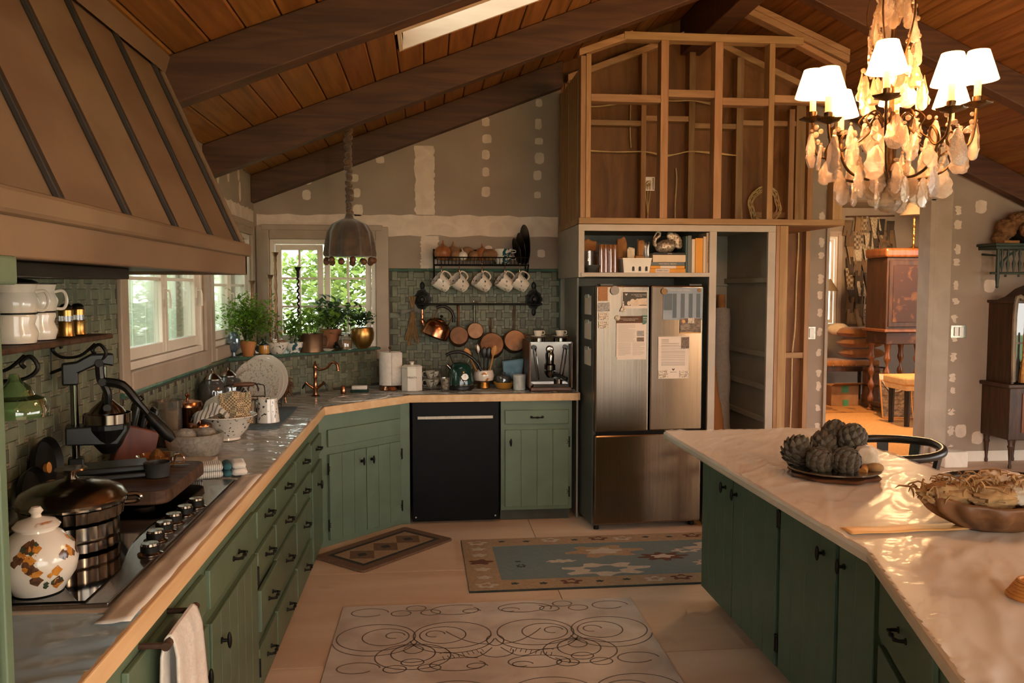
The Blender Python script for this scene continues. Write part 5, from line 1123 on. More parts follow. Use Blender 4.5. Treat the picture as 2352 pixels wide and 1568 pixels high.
sp_ = plate(PT(-1.105, 4.86, ZC + 0.10, 0.35), 0.085, 'small plate with black spoke stripes leaning in the rack', rim='china', band=0.6)
for k in range(22):
    a = 2 * PI * k / 22; T_ = RZ(a); G(T_).prism([(0.055, -0.004), (0.083, -0.0065), (0.083, 0.0065), (0.055, 0.004)], 0.0125, 0.0175, T=Matrix.Translation((0, 0, 0)) @ RY(-0.36) @ TR(0, 0, -0.018 + .003)).build('stripe', 'ink', par=sp_, smooth=False)
wk = thing('wire_basket', 'wire basket with a turned wooden carrying handle', 'basket', (-1.03, 4.72, ZC + 0.008), 0.25)
g = G()
for z in (0.005, 0.06, 0.115): g.tube([(-0.11, -0.07, z), (0.11, -0.07, z), (0.11, 0.07, z), (-0.11, 0.07, z)], 0.0025, 5, closed=True)
for k in range(7):
    x = -0.11 + k * 0.22 / 6; g.tube([(x, -0.07, 0.115), (x, -0.07, 0.005), (x, 0.07, 0.005), (x, 0.07, 0.115)], 0.002, 5)
g.tube(bez([(-0.11, 0, 0.06), (-0.11, 0, 0.17), (-0.09, 0, 0.19), (-0.05, 0, 0.193), (0.05, 0, 0.193), (0.09, 0, 0.19), (0.11, 0, 0.17), (0.11, 0, 0.06)], 5), 0.003, 6).build('wires', 'black_iron', par=wk)
G().tube([(-0.055, 0, 0.193), (-0.04, 0, 0.193), (0, 0, 0.193), (0.04, 0, 0.193), (0.055, 0, 0.193)], [0.009, 0.0125, 0.014, 0.0125, 0.009], 12).build('handle', 'walnut', par=wk)
cn = thing('jar_candle', 'amber candle in a glass jar on the drying mat', 'candle', (-0.985, 4.56, ZC + 0.008)); lathe('wax', [(0.046, 0.003), (0.046, 0.105), (0, 0.105)], 'candle_wax', 26, par=cn); lathe('glass', [(0.049, 0), (0.05, 0.12), (0.051, 0.126), (0.048, 0.126), (0.047, 0.004)], 'clear_glass', 28, par=cn)
mg = thing('tapered_mug', 'white tapered mug with brown leaf sprigs on the drying mat', 'mug', (-0.88, 4.60, ZC + 0.008)); lathe('body', cup_prof(0.062, 0.050, 0.13), 'china_leaf', 28, par=mg); loop_handle(0.055, 0.03, 0.07, 0.065, 0.005, T=RZ(PI)).build('handle', 'china', par=mg)
lm = thing('milk_jug', 'small cream cup lying in the wire basket', 'cup', (-1.0, 4.80, ZC + 0.07)); G(RX(1.25)).lathe(cup_prof(0.025, 0.04, 0.06), 22).build('body', 'china', par=lm)
br = thing('scrub_brush', 'shaggy brown scrubbing brush hung by the dish rack', 'brush', (-0.93, 5.42, ZC)); r_ = random.Random(5)
g = G()
for _ in range(160):
    a = r_.uniform(0, 2 * PI); q = r_.uniform(0, 0.04); z = r_.uniform(0.06, 0.17); p = Vector((q * math.cos(a), q * math.sin(a), z)); d_ = Vector((math.cos(a), math.sin(a), r_.uniform(-1.4, .2))) * r_.uniform(.015, .035); g.tube([p, p + d_ * .6, p + d_ + Vector((0, 0, -.01))], [.004, .003, .001], 4)
g.ball((0, 0, 0.12), (0.04, 0.04, 0.06), 12, 8).build('bristles', 'walnut', par=br); G().tube([(0.0, -0.01, 0.06), (0.012, -0.02, 0.0)], 0.006, 6).build('handle', 'silver_old', par=br)
sp2 = thing('soap_bottle', 'clear soap bottle with a black pump behind the brush', 'bottle', (-1.0, 5.56, ZC)); lathe('bottle', [(0.03, 0), (0.034, 0.003), (0.034, 0.11), (0.015, 0.135), (0.013, 0.145)], 'grey_glass', 22, par=sp2); G().cyl((0, 0, .145), (0, 0, .165), .014, n=12).cyl((0, 0, .165), (0, 0, .19), .005, n=8).box((-.012, -.045, .188), (.012, .015, .2)).build('pump', 'black_plastic', par=sp2)
# sink rim, faucet and sink-side bits
sk = thing('sink', 'oval white sink rim under the plastic at the corner', 'sink', (-0.47, 5.63, 0.9205), PI / 4)
G().lathe([(1.0, 0.0), (1.0, 0.003), (0.985, 0.005), (0.90, 0.005), (0.88, 0.0)], 48, T=Matrix.Diagonal((0.24, 0.15, 1, 1))).build('rim', 'china', par=sk); G().lathe([(0, 0.0008), (0.89, 0.0008), (0.89, 0.0016), (0, 0.0016)], 48, T=Matrix.Diagonal((0.24, 0.15, 1, 1))).build('cover', 'edge_white', par=sk)
fa = thing('faucet', 'copper bridge-style faucet with a swan-neck spout', 'faucet', (-0.775, 5.72, ZC), PI / 4)
lathe('pillar', [(0.028, 0), (0.03, 0.006), (0.016, 0.014), (0.014, 0.05), (0.018, 0.058), (0.013, 0.07), (0.012, 0.12), (0.016, 0.13), (0.012, 0.14), (0.013, 0.19), (0.017, 0.2), (0.012, 0.215), (0.006, 0.225), (0.009, 0.235), (0, 0.245)], 'copper', 18, par=fa)
G(RZ(-PI / 4 - .25)).tube(bez([(0.008, 0, 0.195), (0.04, 0, 0.185), (0.085, 0, 0.20), (0.12, 0, 0.235), (0.15, 0, 0.23), (0.162, 0, 0.20), (0.163, 0, 0.178)], 6), [0.009] * 30 + [0.0095] * 3 + [0.012] * 4, 10).build('spout', 'copper', par=fa)
for s_ in (-1, 1):
    h_ = G(RZ(-PI / 4)).tube([(s_ * 0.01, 0, 0.055), (s_ * 0.05, -0.01, 0.085), (s_ * 0.062, -0.012, 0.098)], [0.009, 0.009, 0.013], 10).build('valve', 'copper', par=fa); G(RZ(-PI / 4)).tube([(s_ * 0.06, -0.012, 0.095), (s_ * 0.075, -0.014, 0.075), (s_ * 0.085, -0.016, 0.055)], [0.006, 0.008, 0.005], 8).build('lever', 'black_plastic', par=h_)
lathe('copper_stopper', [(0.018, 0), (0.019, 0.003), (0.019, 0.052), (0.014, 0.058), (0, 0.06)], 'copper', 18, loc=(-0.60, 5.83, ZC), label='small copper cylinder beside the faucet', cat='air gap')
sd = thing('soap_dish', 'white soap bar on a dark green dish', 'soap dish', (-0.495, 5.94, ZC)); G().box((-0.065, -0.04, 0), (0.065, 0.04, 0.018)).build('dish', 'kettle_green', par=sd, bev=0.008); G().box((-0.055, -0.032, 0.019), (0.055, 0.032, 0.048)).build('soap', 'china', par=sd, bev=0.008)
# ---------------------------------------------------------------- back worktop
pt = thing('paper_towel', 'paper towel roll on a copper stand beside the window', 'paper towel', (-0.285, 6.06, ZC)); lathe('base', [(0.08, 0), (0.082, 0.004), (0.07, 0.03), (0.03, 0.036)], 'copper', 28, par=pt)
lathe('roll', [(0.02, 0.037), (0.078, 0.037), (0.078, 0.275), (0.02, 0.275)], 'towel_white', 30, par=pt); G().grid(lambda u, v: (0.078 * math.cos(-1.4 + u * .9) + .001 + 0.02 * u * u, 0.080 * math.sin(-1.4 + u * .9) - .012 * u * u, 0.037 + v * 0.238), 10, 4).build('loose_sheet', 'towel_white', par=pt, solid=0.002); lathe('finial', [(0.005, 0.275), (0.005, 0.295), (0.012, 0.303), (0.008, 0.315), (0, 0.317)], 'old_brass', 12, par=pt)
tr_ = thing('treats_canister', 'white faceted canister lettered TREATS', 'canister', (-0.125, 5.99, ZC)); G(RZ(PI / 8)).lathe([(0.070, 0), (0.078, 0.003), (0.078, 0.165), (0.074, 0.168)], 8).build('body', 'china', par=tr_, smooth=False)
G(RZ(PI / 8)).lathe([(0.08, 0.168), (0.08, 0.176), (0.06, 0.188), (0, 0.19)], 8).build('lid', 'china', par=tr_, smooth=False); lathe('lid_knob', [(0.014, 0.19), (0.013, 0.2), (0.019, 0.206), (0.018, 0.21), (0, 0.212)], 'china', 16, par=tr_)
text('lettering', 'TREATS', 0.02, 'ink', tr_, TR(0, -0.0735, 0.10) @ RX(PI / 2))
for k in range(2):
    z = ZC + 0.004 + k * 0.062; tcp = thing('teacup', ('lower sprigged teacup of the stack', 'upper sprigged teacup of the stack')[k], 'teacup', (0.02, 6.06, z + .012), grp='stacked teacups')
    lathe('cup', cup_prof(0.03, 0.052, 0.055, belly=.004), 'china_grey', 26, par=tcp); loop_handle(0.048, 0.022, 0.035, 0.03, 0.003, T=RZ(PI)).build('handle', 'china_grey', par=tcp)
    lathe('saucer', [(0, 0), (0.035, 0), (0.07, 0.01), (0.068, 0.012), (0.035, 0.004), (0, 0.004)], 'china_grey', 28, loc=(0.02, 6.06, z), label=('saucer under the lower teacup', 'saucer between the two teacups')[k], cat='saucer', grp='saucers of the stacked teacups')
lathe('doily', [(0, 0), (0.178, 0), (0.18, 0.002), (0, 0.004)], 'china_grey', 48, fn=lambda a, z: 1 + .03 * math.cos(20 * a), loc=(0.13, 5.985, ZC + 0.0005), label='round patterned trivet under the green kettle', cat='trivet')
sg = thing('sugar_glass', 'shot glass of sugar cubes before the kettle', 'glass', (0.112, 5.90, ZC + 0.005)); lathe('glass', [(0.026, 0), (0.028, 0.004), (0.036, 0.095), (0.034, 0.095), (0.025, 0.008), (0, 0.006)], 'clear_glass', 22, par=sg)
for k in range(9): G().box((-.009, -.009, -.009), (.009, .009, .009)).build('sugar_cube', 'china', par=sg, loc=(RN.uniform(-.014, .014), RN.uniform(-.014, .014), 0.018 + k * 0.007), rz=RN.uniform(0, 3), smooth=False, bev=.002)
ke = thing('electric_kettle', 'dark green retro electric kettle with a round dial', 'kettle', (0.225, 6.02, ZC + 0.005))
lathe('base', [(0.095, 0), (0.1, 0.003), (0.1, 0.022), (0.096, 0.026)], 'black_plastic', 32, par=ke); lathe('body', [(0.098, 0.026), (0.098, 0.05), (0.094, 0.075), (0.086, 0.13), (0.066, 0.175), (0.045, 0.19), (0.0, 0.196)], 'kettle_green', 36, par=ke); lathe('band', [(0.0985, 0.028), (0.1, 0.03), (0.1, 0.036), (0.0985, 0.038)], 'chrome', 36, par=ke)
G().tube([(-0.06, -0.01, 0.14), (-0.085, -0.012, 0.165), (-0.1, -0.014, 0.178)], [0.02, 0.014, 0.012], 12).build('spout', 'chrome', par=ke)
G().tube(bez([(-0.105, 0, 0.245), (-0.06, 0, 0.265), (0.0, 0, 0.268), (0.06, 0, 0.245), (0.12, 0, 0.19), (0.155, 0, 0.13)], 6), 0.012, 10).build('handle', 'black_plastic', par=ke); G().tube([(-0.05, 0, 0.185), (-0.08, 0, 0.25)], 0.004, 6).tube([(0.05, 0, 0.18), (0.075, 0, 0.232)], 0.004, 6).build('brackets', 'chrome', par=ke)
dl = G(TR(0.03, -0.088, 0.095) @ RX(PI / 2 - .12)).lathe([(0.028, 0), (0.031, 0.006), (0.028, 0.010), (0.024, 0.008)], 24).build('dial_rim', 'chrome', par=ke); G(TR(0.03, -0.095, 0.0957) @ RX(PI / 2 - .12)).lathe([(0, 0), (0.024, 0), (0.024, 0.001), (0, 0.001)], 24).build('dial_face', 'china', par=dl); G(TR(0.03, -0.0965, 0.096) @ RX(PI / 2 - .12)).box((-.001, -.003, 0), (.001, .018, .001)).build('needle', 'ink', par=dl, smooth=False)
ck_ = thing('utensil_crock', 'cream floral crock of utensils on a metal foot', 'crock', (0.40, 6.09, ZC)); lathe('foot', [(0.045, 0), (0.05, 0.004), (0.04, 0.045), (0.05, 0.05)], 'brass', 24, par=ck_); lathe('bowl', [(0.045, 0.05), (0.07, 0.06), (0.078, 0.09), (0.072, 0.12), (0.066, 0.135), (0.060, 0.133), (0.065, 0.09), (0, 0.07)], 'china_flower', 30, par=ck_)
for i, (dx, dy, l_, m_, lean) in enumerate(((-0.03, 0, 0.24, 'bamboo', -0.45), (0.0, 0.01, 0.22, 'black_plastic', 0.03), (0.022, 0.02, 0.22, 'black_plastic', 0.1), (0.035, 0.0, 0.24, 'bamboo', 0.22), (-.01, .03, .25, 'steel', -.15))):
    u_ = thing('utensil', ('wooden spoon leaning left in the crock', 'black spatula upright in the crock', 'black slotted turner in the crock', 'wooden spatula leaning right in the crock', 'steel ladle behind the crock utensils')[i], 'utensil', T=TR(0.40 + dx, 6.09 + dy, ZC + 0.08) @ RY(lean), grp='utensils in the floral crock')
    G().tube([(0, 0, 0), (0, 0, l_ * .7)], 0.006, 8).build('shaft', m_, par=u_); G().ball((0, 0, l_ * .84), (0.022, 0.006, 0.04), 12, 8).build('blade', m_, par=u_)
yb_ = lathe('yellow_bowl', [(0.05, 0), (0.056, 0.003), (0.078, 0.04), (0.082, 0.048), (0.078, 0.048), (0.05, 0.012), (0, 0.01)], 'yellow_glaze', 30, loc=(0.55, 6.06, ZC), label='yellow glazed bowl near the espresso machine', cat='bowl')
lathe('glass_jar', [(0.035, 0), (0.052, 0.01), (0.056, 0.06), (0.05, 0.075), (0.02, 0.082), (0.012, 0.09), (0.016, 0.1), (0, 0.104)], 'grey_glass', 26, loc=(0.545, 6.06, ZC + 0.018), label='lidded grey glass jar sitting in the yellow bowl', cat='jar')
def pk(u, v): return ((u - .5) * (0.13 + .03 * v), 0.02 * math.sin(u * PI) * (1 - v) - 0.01 * noise.noise((u * 3, v * 3, 0)) - .012, v * 0.15 + .02 * u)
t = thing('foil_packet', 'crumpled pale blue coffee packet behind the candle cup', 'packet', (0.625, 6.16, ZC + 0.04), -0.1); G().grid(pk, 12, 10).build('front', 'blue_packet', par=t, solid=0.004); G().grid(lambda u, v: (pk(u, v)[0], -pk(u, v)[1] + .006, pk(u, v)[2]), 12, 10).build('back', 'blue_packet', par=t, solid=0.004)
G().box((-0.06, -0.05, 0), (0.06, 0.05, 0.003)).build('coaster', 'china_grey', loc=(0.645, 5.91, ZC), rz=0.3, smooth=False, label='square lace coaster under the candle cup', cat='coaster')
cc = thing('candle_cup', 'grey-white ribbed ceramic candle cup', 'cup', (0.648, 5.92, ZC + 0.004)); lathe('cup', cup_prof(0.043, 0.046, 0.11), mat('marble_cup', '#a7aba6', '#c0c3bd', rough=0.4, sc=18), 26, par=cc); lathe('wax', [(0.042, 0.08), (0.042, 0.09), (0, 0.09)], 'china', 20, par=cc)
# espresso machine
em = thing('espresso_machine', 'chrome espresso machine with walnut side panels', 'espresso machine', (0.86, 5.80, ZC))
G().box((-0.145, 0.06, 0.035), (0.145, 0.42, 0.345)).build('case', 'chrome', par=em, smooth=False, bev=0.004)
for s_ in (-1, 1): G().box((s_ * 0.15 - .006, -0.01, 0.03), (s_ * 0.15 + .006, 0.43, 0.355)).build('side_panel', 'walnut', par=em, smooth=False, bev=0.003)
G().box((-0.145, -0.02, 0.012), (0.145, 0.42, 0.034)).build('base_tray', 'walnut', par=em, smooth=False, bev=0.003); G().box((-0.15, -0.03, 0), (0.15, 0.43, 0.012)).build('plinth', 'chrome', par=em, smooth=False, bev=0.003); G().box((-0.13, -0.02, 0.034), (0.13, 0.06, 0.06)).build('drip_tray', 'chrome', par=em, smooth=False, bev=.004)
G().box((-0.15, 0.0, 0.345), (0.15, 0.42, 0.357)).tube([(-0.145, 0.01, 0.385), (0.145, 0.01, 0.385), (0.145, 0.40, 0.385), (-0.145, 0.40, 0.385)], 0.004, 6, closed=True).build('cup_rail', 'chrome', par=em)
gh = G(TR(0.0, 0.03, 0)).lathe([(0.03, 0.15), (0.036, 0.155), (0.036, 0.19), (0.025, 0.20), (0.028, 0.26), (0.02, 0.29), (0, 0.295)], 22).tube([(0, 0, 0.22), (0, 0.05, 0.22)], 0.02, 10).build('group_head', 'chrome', par=em)
pf = G(TR(0.0, 0.03, 0)).lathe([(0.02, 0.10), (0.034, 0.125), (0.036, 0.148)], 20).build('portafilter', 'chrome', par=em); G().tube([(0.01, 0.01, 0.13), (0.06, -0.05, 0.12), (0.10, -0.09, 0.10)], [0.008, 0.012, 0.014], 10).build('portafilter_handle', 'black_plastic', par=pf)
for s_ in (-1, 1):
    w_ = G().tube(bez([(s_ * 0.10, 0.05, 0.31), (s_ * 0.11, 0.0, 0.30), (s_ * 0.10, -0.01, 0.22), (s_ * 0.085, -0.005, 0.12), (s_ * 0.09, 0.0, 0.09)], 6), 0.005, 8).build('steam_wand', 'chrome', par=em); G().cyl((s_ * 0.115, 0.06, 0.315), (s_ * 0.115, 0.02, 0.315), 0.018, n=14).build('valve_knob', 'black_plastic', par=em)
G(TR(0.0, 0.052, 0.30) @ RX(PI / 2)).lathe([(0.026, -.01), (0.028, 0.006), (0.024, 0.008), (0, 0.006)], 22).build('gauge', 'chrome', par=em)
G().cyl((0.06, 0.02, 0.06), (0.06, 0.02, 0.09), 0.025, n=16).build('cup_stand', 'steel', par=em)
for i, (x, y) in enumerate(((-0.085, 0.06), (0.075, 0.07))):
    z = ZC + 0.358
    s_ = lathe('saucer', [(0, 0.03), (0.035, 0.03), (0.058, 0.04), (0.056, 0.042), (0, 0.034)], 'china', 24, loc=(0.86 + x, 5.80 + y, z), label=('left espresso saucer on the machine top', 'right espresso saucer on the machine top')[i], cat='saucer', grp='espresso saucers')
    lathe('saucer_foot', [(0.05, 0.0), (0.05, 0.03), (0.0, 0.03)], 'chrome', 20, par=s_)
    e_ = thing('espresso_cup', ('left white espresso cup on the machine', 'right white espresso cup on the machine')[i], 'cup', (0.86 + x, 5.80 + y, z + 0.036), grp='espresso cups'); lathe('cup', cup_prof(0.022, 0.034, 0.045), 'china', 22, par=e_); loop_handle(0.03, 0.018, 0.022, 0.026, 0.003).build('handle', 'china', par=e_); lathe('rim_line', [(0.0335, 0.0435), (0.0345, 0.0435), (0.0345, 0.046), (0.0335, 0.046)], 'ink', 22, par=e_)
# ---------------------------------------------------------------- window ledge
ZL = 1.2125
eg = thing('glass_egg', 'blue cut-glass egg box on a stand at the ledge corner', 'ornament', (-1.255, 5.475, ZL)); lathe('stand', [(0.03, 0), (0.032, 0.004), (0.012, 0.012), (0.010, 0.035), (0.022, 0.045)], 'blue_glass', 20, par=eg); lathe('egg', [(0.015, 0.045), (0.032, 0.062), (0.042, 0.095), (0.040, 0.125), (0.026, 0.155), (0.010, 0.167), (0, 0.168)], 'blue_glass', 20, par=eg, ang=12); lathe('rim', [(0.042, 0.096), (0.044, 0.098), (0.044, 0.102), (0.042, 0.104)], 'blue_glass', 20, par=eg)
potp = lambda r0, r1, h: [(r0 * .8, 0), (r0, 0.002), (r0 + (r1 - r0) * .4, h * .4), (r1, h * .9), (r1, h), (r1 - .006, h), (r1 - .008, h * .85)]
herb('parsley_pot', (-1.185, 5.57, ZL), 'bushy parsley in a rounded orange terracotta pot', potp(0.032, 0.054, 0.105), 'terracotta', 0.14, 0.22, 1900, 0.030, 'leaf_green', 3, stems=34)
bo = thing('spice_bottle', 'dark bottle with an orange label on the ledge', 'bottle', (-1.10, 5.66, ZL)); lathe('bottle', [(0.03, 0), (0.032, 0.003), (0.032, 0.075), (0.014, 0.095), (0.014, 0.105)], 'black_plastic', 20, par=bo); lathe('label', [(0.0325, 0.012), (0.0328, 0.014), (0.0328, 0.066), (0.0325, 0.068)], 'yellow_glaze', 20, par=bo); lathe('cap', [(0.016, 0.105), (0.016, 0.122), (0, 0.123)], 'black_iron', 16, par=bo)
lathe('white_bowl', [(0.035, 0), (0.04, 0.003), (0.066, 0.05), (0.076, 0.082), (0.073, 0.083), (0.06, 0.05), (0, 0.015)], 'china_leaf', 30, loc=(-1.03, 5.755, ZL), label='white bowl with black sprigs full of corks and shells', cat='bowl')
for i in range(7):
    a = i * 0.9; G().ball((0, 0, 0), (0.028, 0.016, 0.014), 12, 8).build('shell', 'china' if i % 2 else 'potato', loc=(-1.03 + 0.035 * math.cos(a), 5.755 + 0.035 * math.sin(a), ZL + 0.084 + .006 * (i % 2)), rz=a * 1.7, label='%s shell heaped in the white sprigged bowl' % ('pale', 'tan')[1 - i % 2], cat='shell', grp='%s shells in the white bowl' % ('pale', 'tan')[1 - i % 2])
herb('vine_pot', (-0.935, 5.84, ZL), 'seedling in a blue and white footed china pot', [(0.03, 0), (0.045, 0.004), (0.04, 0.012), (0.06, 0.04), (0.066, 0.075), (0.062, 0.078), (0.055, 0.06)], 'china_blue', 0.085, 0.14, 200, 0.042, 'leaf_green', 8, stems=8)
for i in range(3): G().ball((0, 0, 0), 0.012, 8, 6).build('calamondin', 'yellow_glaze', loc=(-1.04 + .03 * i, 5.93, ZL + 0.135 + .012 * (i % 2)), label='%s tiny orange fruit hanging beside the seedling' % ('left', 'middle', 'right')[i], cat='fruit', grp='tiny orange fruits')
cm = herb('ivy_mug', (-0.825, 5.92, ZL), 'trailing ivy in a large copper mug', [(0.078, 0), (0.082, 0.003), (0.082, 0.125), (0.085, 0.13), (0.08, 0.13), (0.078, 0.11)], 'copper_dull', 0.15, 0.15, 260, 0.05, 'leaf_green', 12, stems=12)
loop_handle(0.08, 0.035, 0.07, 0.07, 0.007, T=RZ(0.3)).build('handle', 'copper_dull', par=cm)
herb('fern_pot', (-0.72, 6.17, ZL), 'fern with long drooping leaves in a terracotta pot', potp(0.065, 0.08, 0.15), 'terracotta_dark', 0.15, 0.16, 300, 0.062, 'leaf_dark', 21, stems=16)
gj = thing('clip_jar', 'clip-top glass jar of dried petals on the ledge', 'jar', (-0.615, 6.12, ZL)); lathe('jar', [(0.045, 0), (0.052, 0.004), (0.056, 0.07), (0.045, 0.1), (0.044, 0.11)], 'clear_glass', 24, par=gj); lathe('petals', [(0.045, 0.006), (0.05, 0.07), (0, 0.078)], 'dried', 20, par=gj); lathe('lid', [(0.048, 0.11), (0.05, 0.116), (0.03, 0.126), (0, 0.128)], 'clear_glass', 24, par=gj); lathe('clip', [(0.046, 0.104), (0.048, 0.104), (0.048, 0.109), (0.046, 0.109)], 'steel', 24, par=gj)
herb('succulent_bowl', (-0.495, 6.22, ZL), 'dark succulents in a hammered brass footed bowl', [(0.035, 0), (0.04, 0.01), (0.06, 0.02), (0.085, 0.07), (0.088, 0.12), (0.08, 0.155), (0.076, 0.155), (0.08, 0.12)], 'brass', 0.09, 0.09, 180, 0.045, 'leaf_dark', 33, stems=12)
lathe('pinch_dish', [(0.02, 0), (0.025, 0.002), (0.045, 0.016), (0.043, 0.018), (0.02, 0.006), (0, 0.006)], 'china', 22, loc=(-0.72, 5.99, ZL), label='shallow white pinch dish at the ledge front', cat='dish')
ob = thing('oil_burner', 'small dark lidded inkwell on a pierced tray', 'inkwell', (-0.665, 6.035, ZL)); lathe('tray', [(0.035, 0), (0.04, 0.006), (0.05, 0.02), (0.052, 0.022), (0, 0.012)], 'silver_old', 24, par=ob); lathe('well', [(0.022, 0.014), (0.024, 0.035), (0.012, 0.048), (0.014, 0.056), (0, 0.066)], 'black_iron', 18, par=ob)
def candlestick(loc, h, label, m, twist=True):
    t = thing('candlestick', label, 'candlestick', loc); lathe('foot', [(0.04, 0), (0.042, 0.004), (0.02, 0.014), (0.012, 0.024), (0.008, 0.04)], m, 18, par=t)
    if twist: G().tube([(0.006 * math.cos(k * 1.1), 0.006 * math.sin(k * 1.1), 0.04 + k * (h - .12) / 60) for k in range(61)], 0.007, 8).build('stem', m, par=t)
    else: lathe('stem', [(0.008, 0.04)] + [(0.008 + 0.005 * abs(math.sin(k * .8)), 0.04 + k * (h - .12) / 24) for k in range(25)], m, 14, par=t)
    lathe('cup', [(0.008, h - .08), (0.012, h - .06), (0.011, h - .03), (0.024, h - .004), (0.026, h), (0.012, h)], m, 18, par=t)
candlestick((-0.93, 6.05, ZL), 0.60, 'slender dark twisted candlestick before the window', 'black_iron'); candlestick((-1.075, 5.98, ZL), 0.70, 'tallest copper candlestick in the window corner', 'copper_dull', False)
candlestick((-1.09, 5.86, ZL), 0.54, 'middle copper candlestick in the window corner', 'copper_dull', False); candlestick((-1.20, 5.80, ZL), 0.50, 'shortest copper candlestick beside the left window', 'copper_dull', False)

# ---------------------------------------------------------------- pendant over the sink
pd = thing('pendant_light', 'gathered brown velvet pendant shade with wooden ball fringe', 'pendant lamp', (-0.503, 5.40, 1.845))
mat('velvet', '#3a2c21', '#57432f', rough=0.85, sc=14, bump=0.1, sheen=0.6)
fold = lambda a, z: 1 + (0.085 * math.cos(11 * a) + .03 * math.cos(23 * a + 1)) * min(1, max(0.15, (0.27 - z) * 5))
lathe('shade', [(0.152, 0.02), (0.155, 0.035), (0.148, 0.10), (0.138, 0.17), (0.11, 0.22), (0.06, 0.248), (0.03, 0.258), (0.022, 0.28), (0.02, 0.29)], 'velvet', 88, fn=fold, par=pd, solid=0.004, ang=80)
zt = zd(-0.503) - 1.845 - 0.004
g = G(); n_ = 240
g.tube([(0.006 * math.cos(k * .5), 0.006 * math.sin(k * .5), 0.285 + (zt - .285) * k / n_) for k in range(n_ + 1)], [0.017 + 0.007 * math.sin(k * .9) + .004 * math.sin(k * .37 + 1) for k in range(n_ + 1)], 10); g.build('cord_sleeve', mat('cord_velvet', '#4a3626', '#6d5138', rough=0.8, sc=30, sheen=.5), par=pd, ang=70)
bl = None
for k in range(13):
    a = 2 * PI * k / 13 + .1; G().ball((0, 0, 0), 0.021, 14, 10).build('wooden_ball', 'walnut', par=pd, loc=(0.15 * math.cos(a), 0.15 * math.sin(a), -0.006 - 0.012 * (k % 2)))

# ---------------------------------------------------------------- wall rack, rail and pans
rk = thing('wire_rack', 'black wire wall shelf holding onions and bowls', 'wire shelf', (0.39, 6.28, 1.82))
g = G(); x0, x1, y0, y1, zb, zt_ = 0.04, 0.745, 6.18, 6.375, 1.835, 1.89
for z in (zb, zt_): g.tube([(x0, y0, z), (x1, y0, z), (x1, y1, z), (x0, y1, z)], 0.005, 6, closed=True)
g.tube([(x0, y1, zt_), (x0, y1, 1.95), (x1, y1, 1.95), (x1, y1, zt_)], 0.005, 6)
for k in range(27): x = x0 + (x1 - x0) * k / 26; g.tube([(x, y0, zt_), (x, y0, zb), (x, y1, zb), (x, y1, 1.95)], 0.0022, 5)
for k in range(1, 8): y = y0 + (y1 - y0) * k / 8; g.tube([(x0, y, zb), (x1, y, zb)], 0.0022, 5)
g.build('wires', 'black_iron', par=rk, w=True)
for x in (x0, x1): G().tube(bez([(x, 6.385, 1.96), (x, 6.385, 1.70)], 4), 0.007, 6).tube(bez([(x, 6.385, 1.72), (x, 6.33, 1.74), (x, 6.25, 1.79), (x, 6.185, 1.835)], 5), 0.006, 6).build('bracket', 'black_iron', par=rk, w=True)
hk = None
mz = 1.70
for i, x in enumerate((0.095, 0.228, 0.397, 0.568, 0.680)):
    G().tube(bez([(0, 0, 0.15), (0.0, -0.012, 0.146), (0, -0.01, 0.13), (0, 0, 0.10), (0, 0, 0.075), (0, -0.008, 0.062), (0, -0.016, 0.07)], 4), 0.003, 6).build('mug_hook', 'copper', loc=(x, 6.20, mz), label='%s brass hook under the wire shelf' % ('first', 'second', 'third', 'fourth', 'fifth')[i], cat='hook', grp='mug hooks')
    T = TR(x, 6.19, mz) @ RZ((0.3, 0.55, 0.45, 0.25, 0.2)[i]) @ RY(-0.95) @ Matrix.Scale(1.22, 4)
    m_ = thing('hanging_mug', 'white sprigged mug, %s from the left under the shelf' % ('first', 'second', 'third', 'fourth', 'fifth')[i], 'mug', T=T, grp='mugs under the wire shelf')
    lathe('body', [(r, z - .05) for r, z in cup_prof(0.036, 0.050, 0.095, belly=.003)], 'china_leaf', 26, par=m_); loop_handle(0.042, 0.034, 0.055, 0.0, 0.0045).build('handle', 'china', par=m_)
veg = [('onion', 0.105, 6.25, 0.052, 'onion', 'large brown onion at the left of the wire shelf'), ('onion', 0.185, 6.31, 0.05, 'potato', 'big dusty onion behind the brown one'), ('potato', 0.20, 6.23, 0.035, 'potato', 'small potato beside the brown onion'), ('potato', 0.29, 6.30, 0.048, 'potato', 'round potato in the middle of the wire shelf'), ('garlic', 0.255, 6.215, 0.03, 'china', 'white garlic bulb at the shelf front'), ('shallot', 0.335, 6.24, 0.034, 'potato', 'oval shallot right of the garlic'), ('onion', 0.405, 6.29, 0.045, 'onion', 'small onion behind the long squash'), ('squash', 0.455, 6.24, 0.04, 'potato', 'long tan squash beside the bowls')]
for nm, x, y, r, m_, lb in veg:
    t = thing(nm, lb, 'vegetable', (x, y, 1.838 + (.028 if nm != 'garlic' else .03)), RN.uniform(0, 3)); r *= 1.22; sx = 1.4 if nm in ('squash', 'shallot') else 1.0
    G().ball((0, 0, r * .92), (r * sx, r, r * .92), 20, 12, fn=lambda d: 1 + .05 * noise.noise(d * 2.2 + Vector((x * 9, 0, 0)))).build('flesh', m_, par=t)
    if nm in ('onion', 'garlic'): G().tube([(0, 0, r * 1.75), (0.003, 0, r * 2.0), (0.008, 0, r * 2.45)], [r * .28, r * .13, r * .05], 8).build('stalk', m_, par=t)
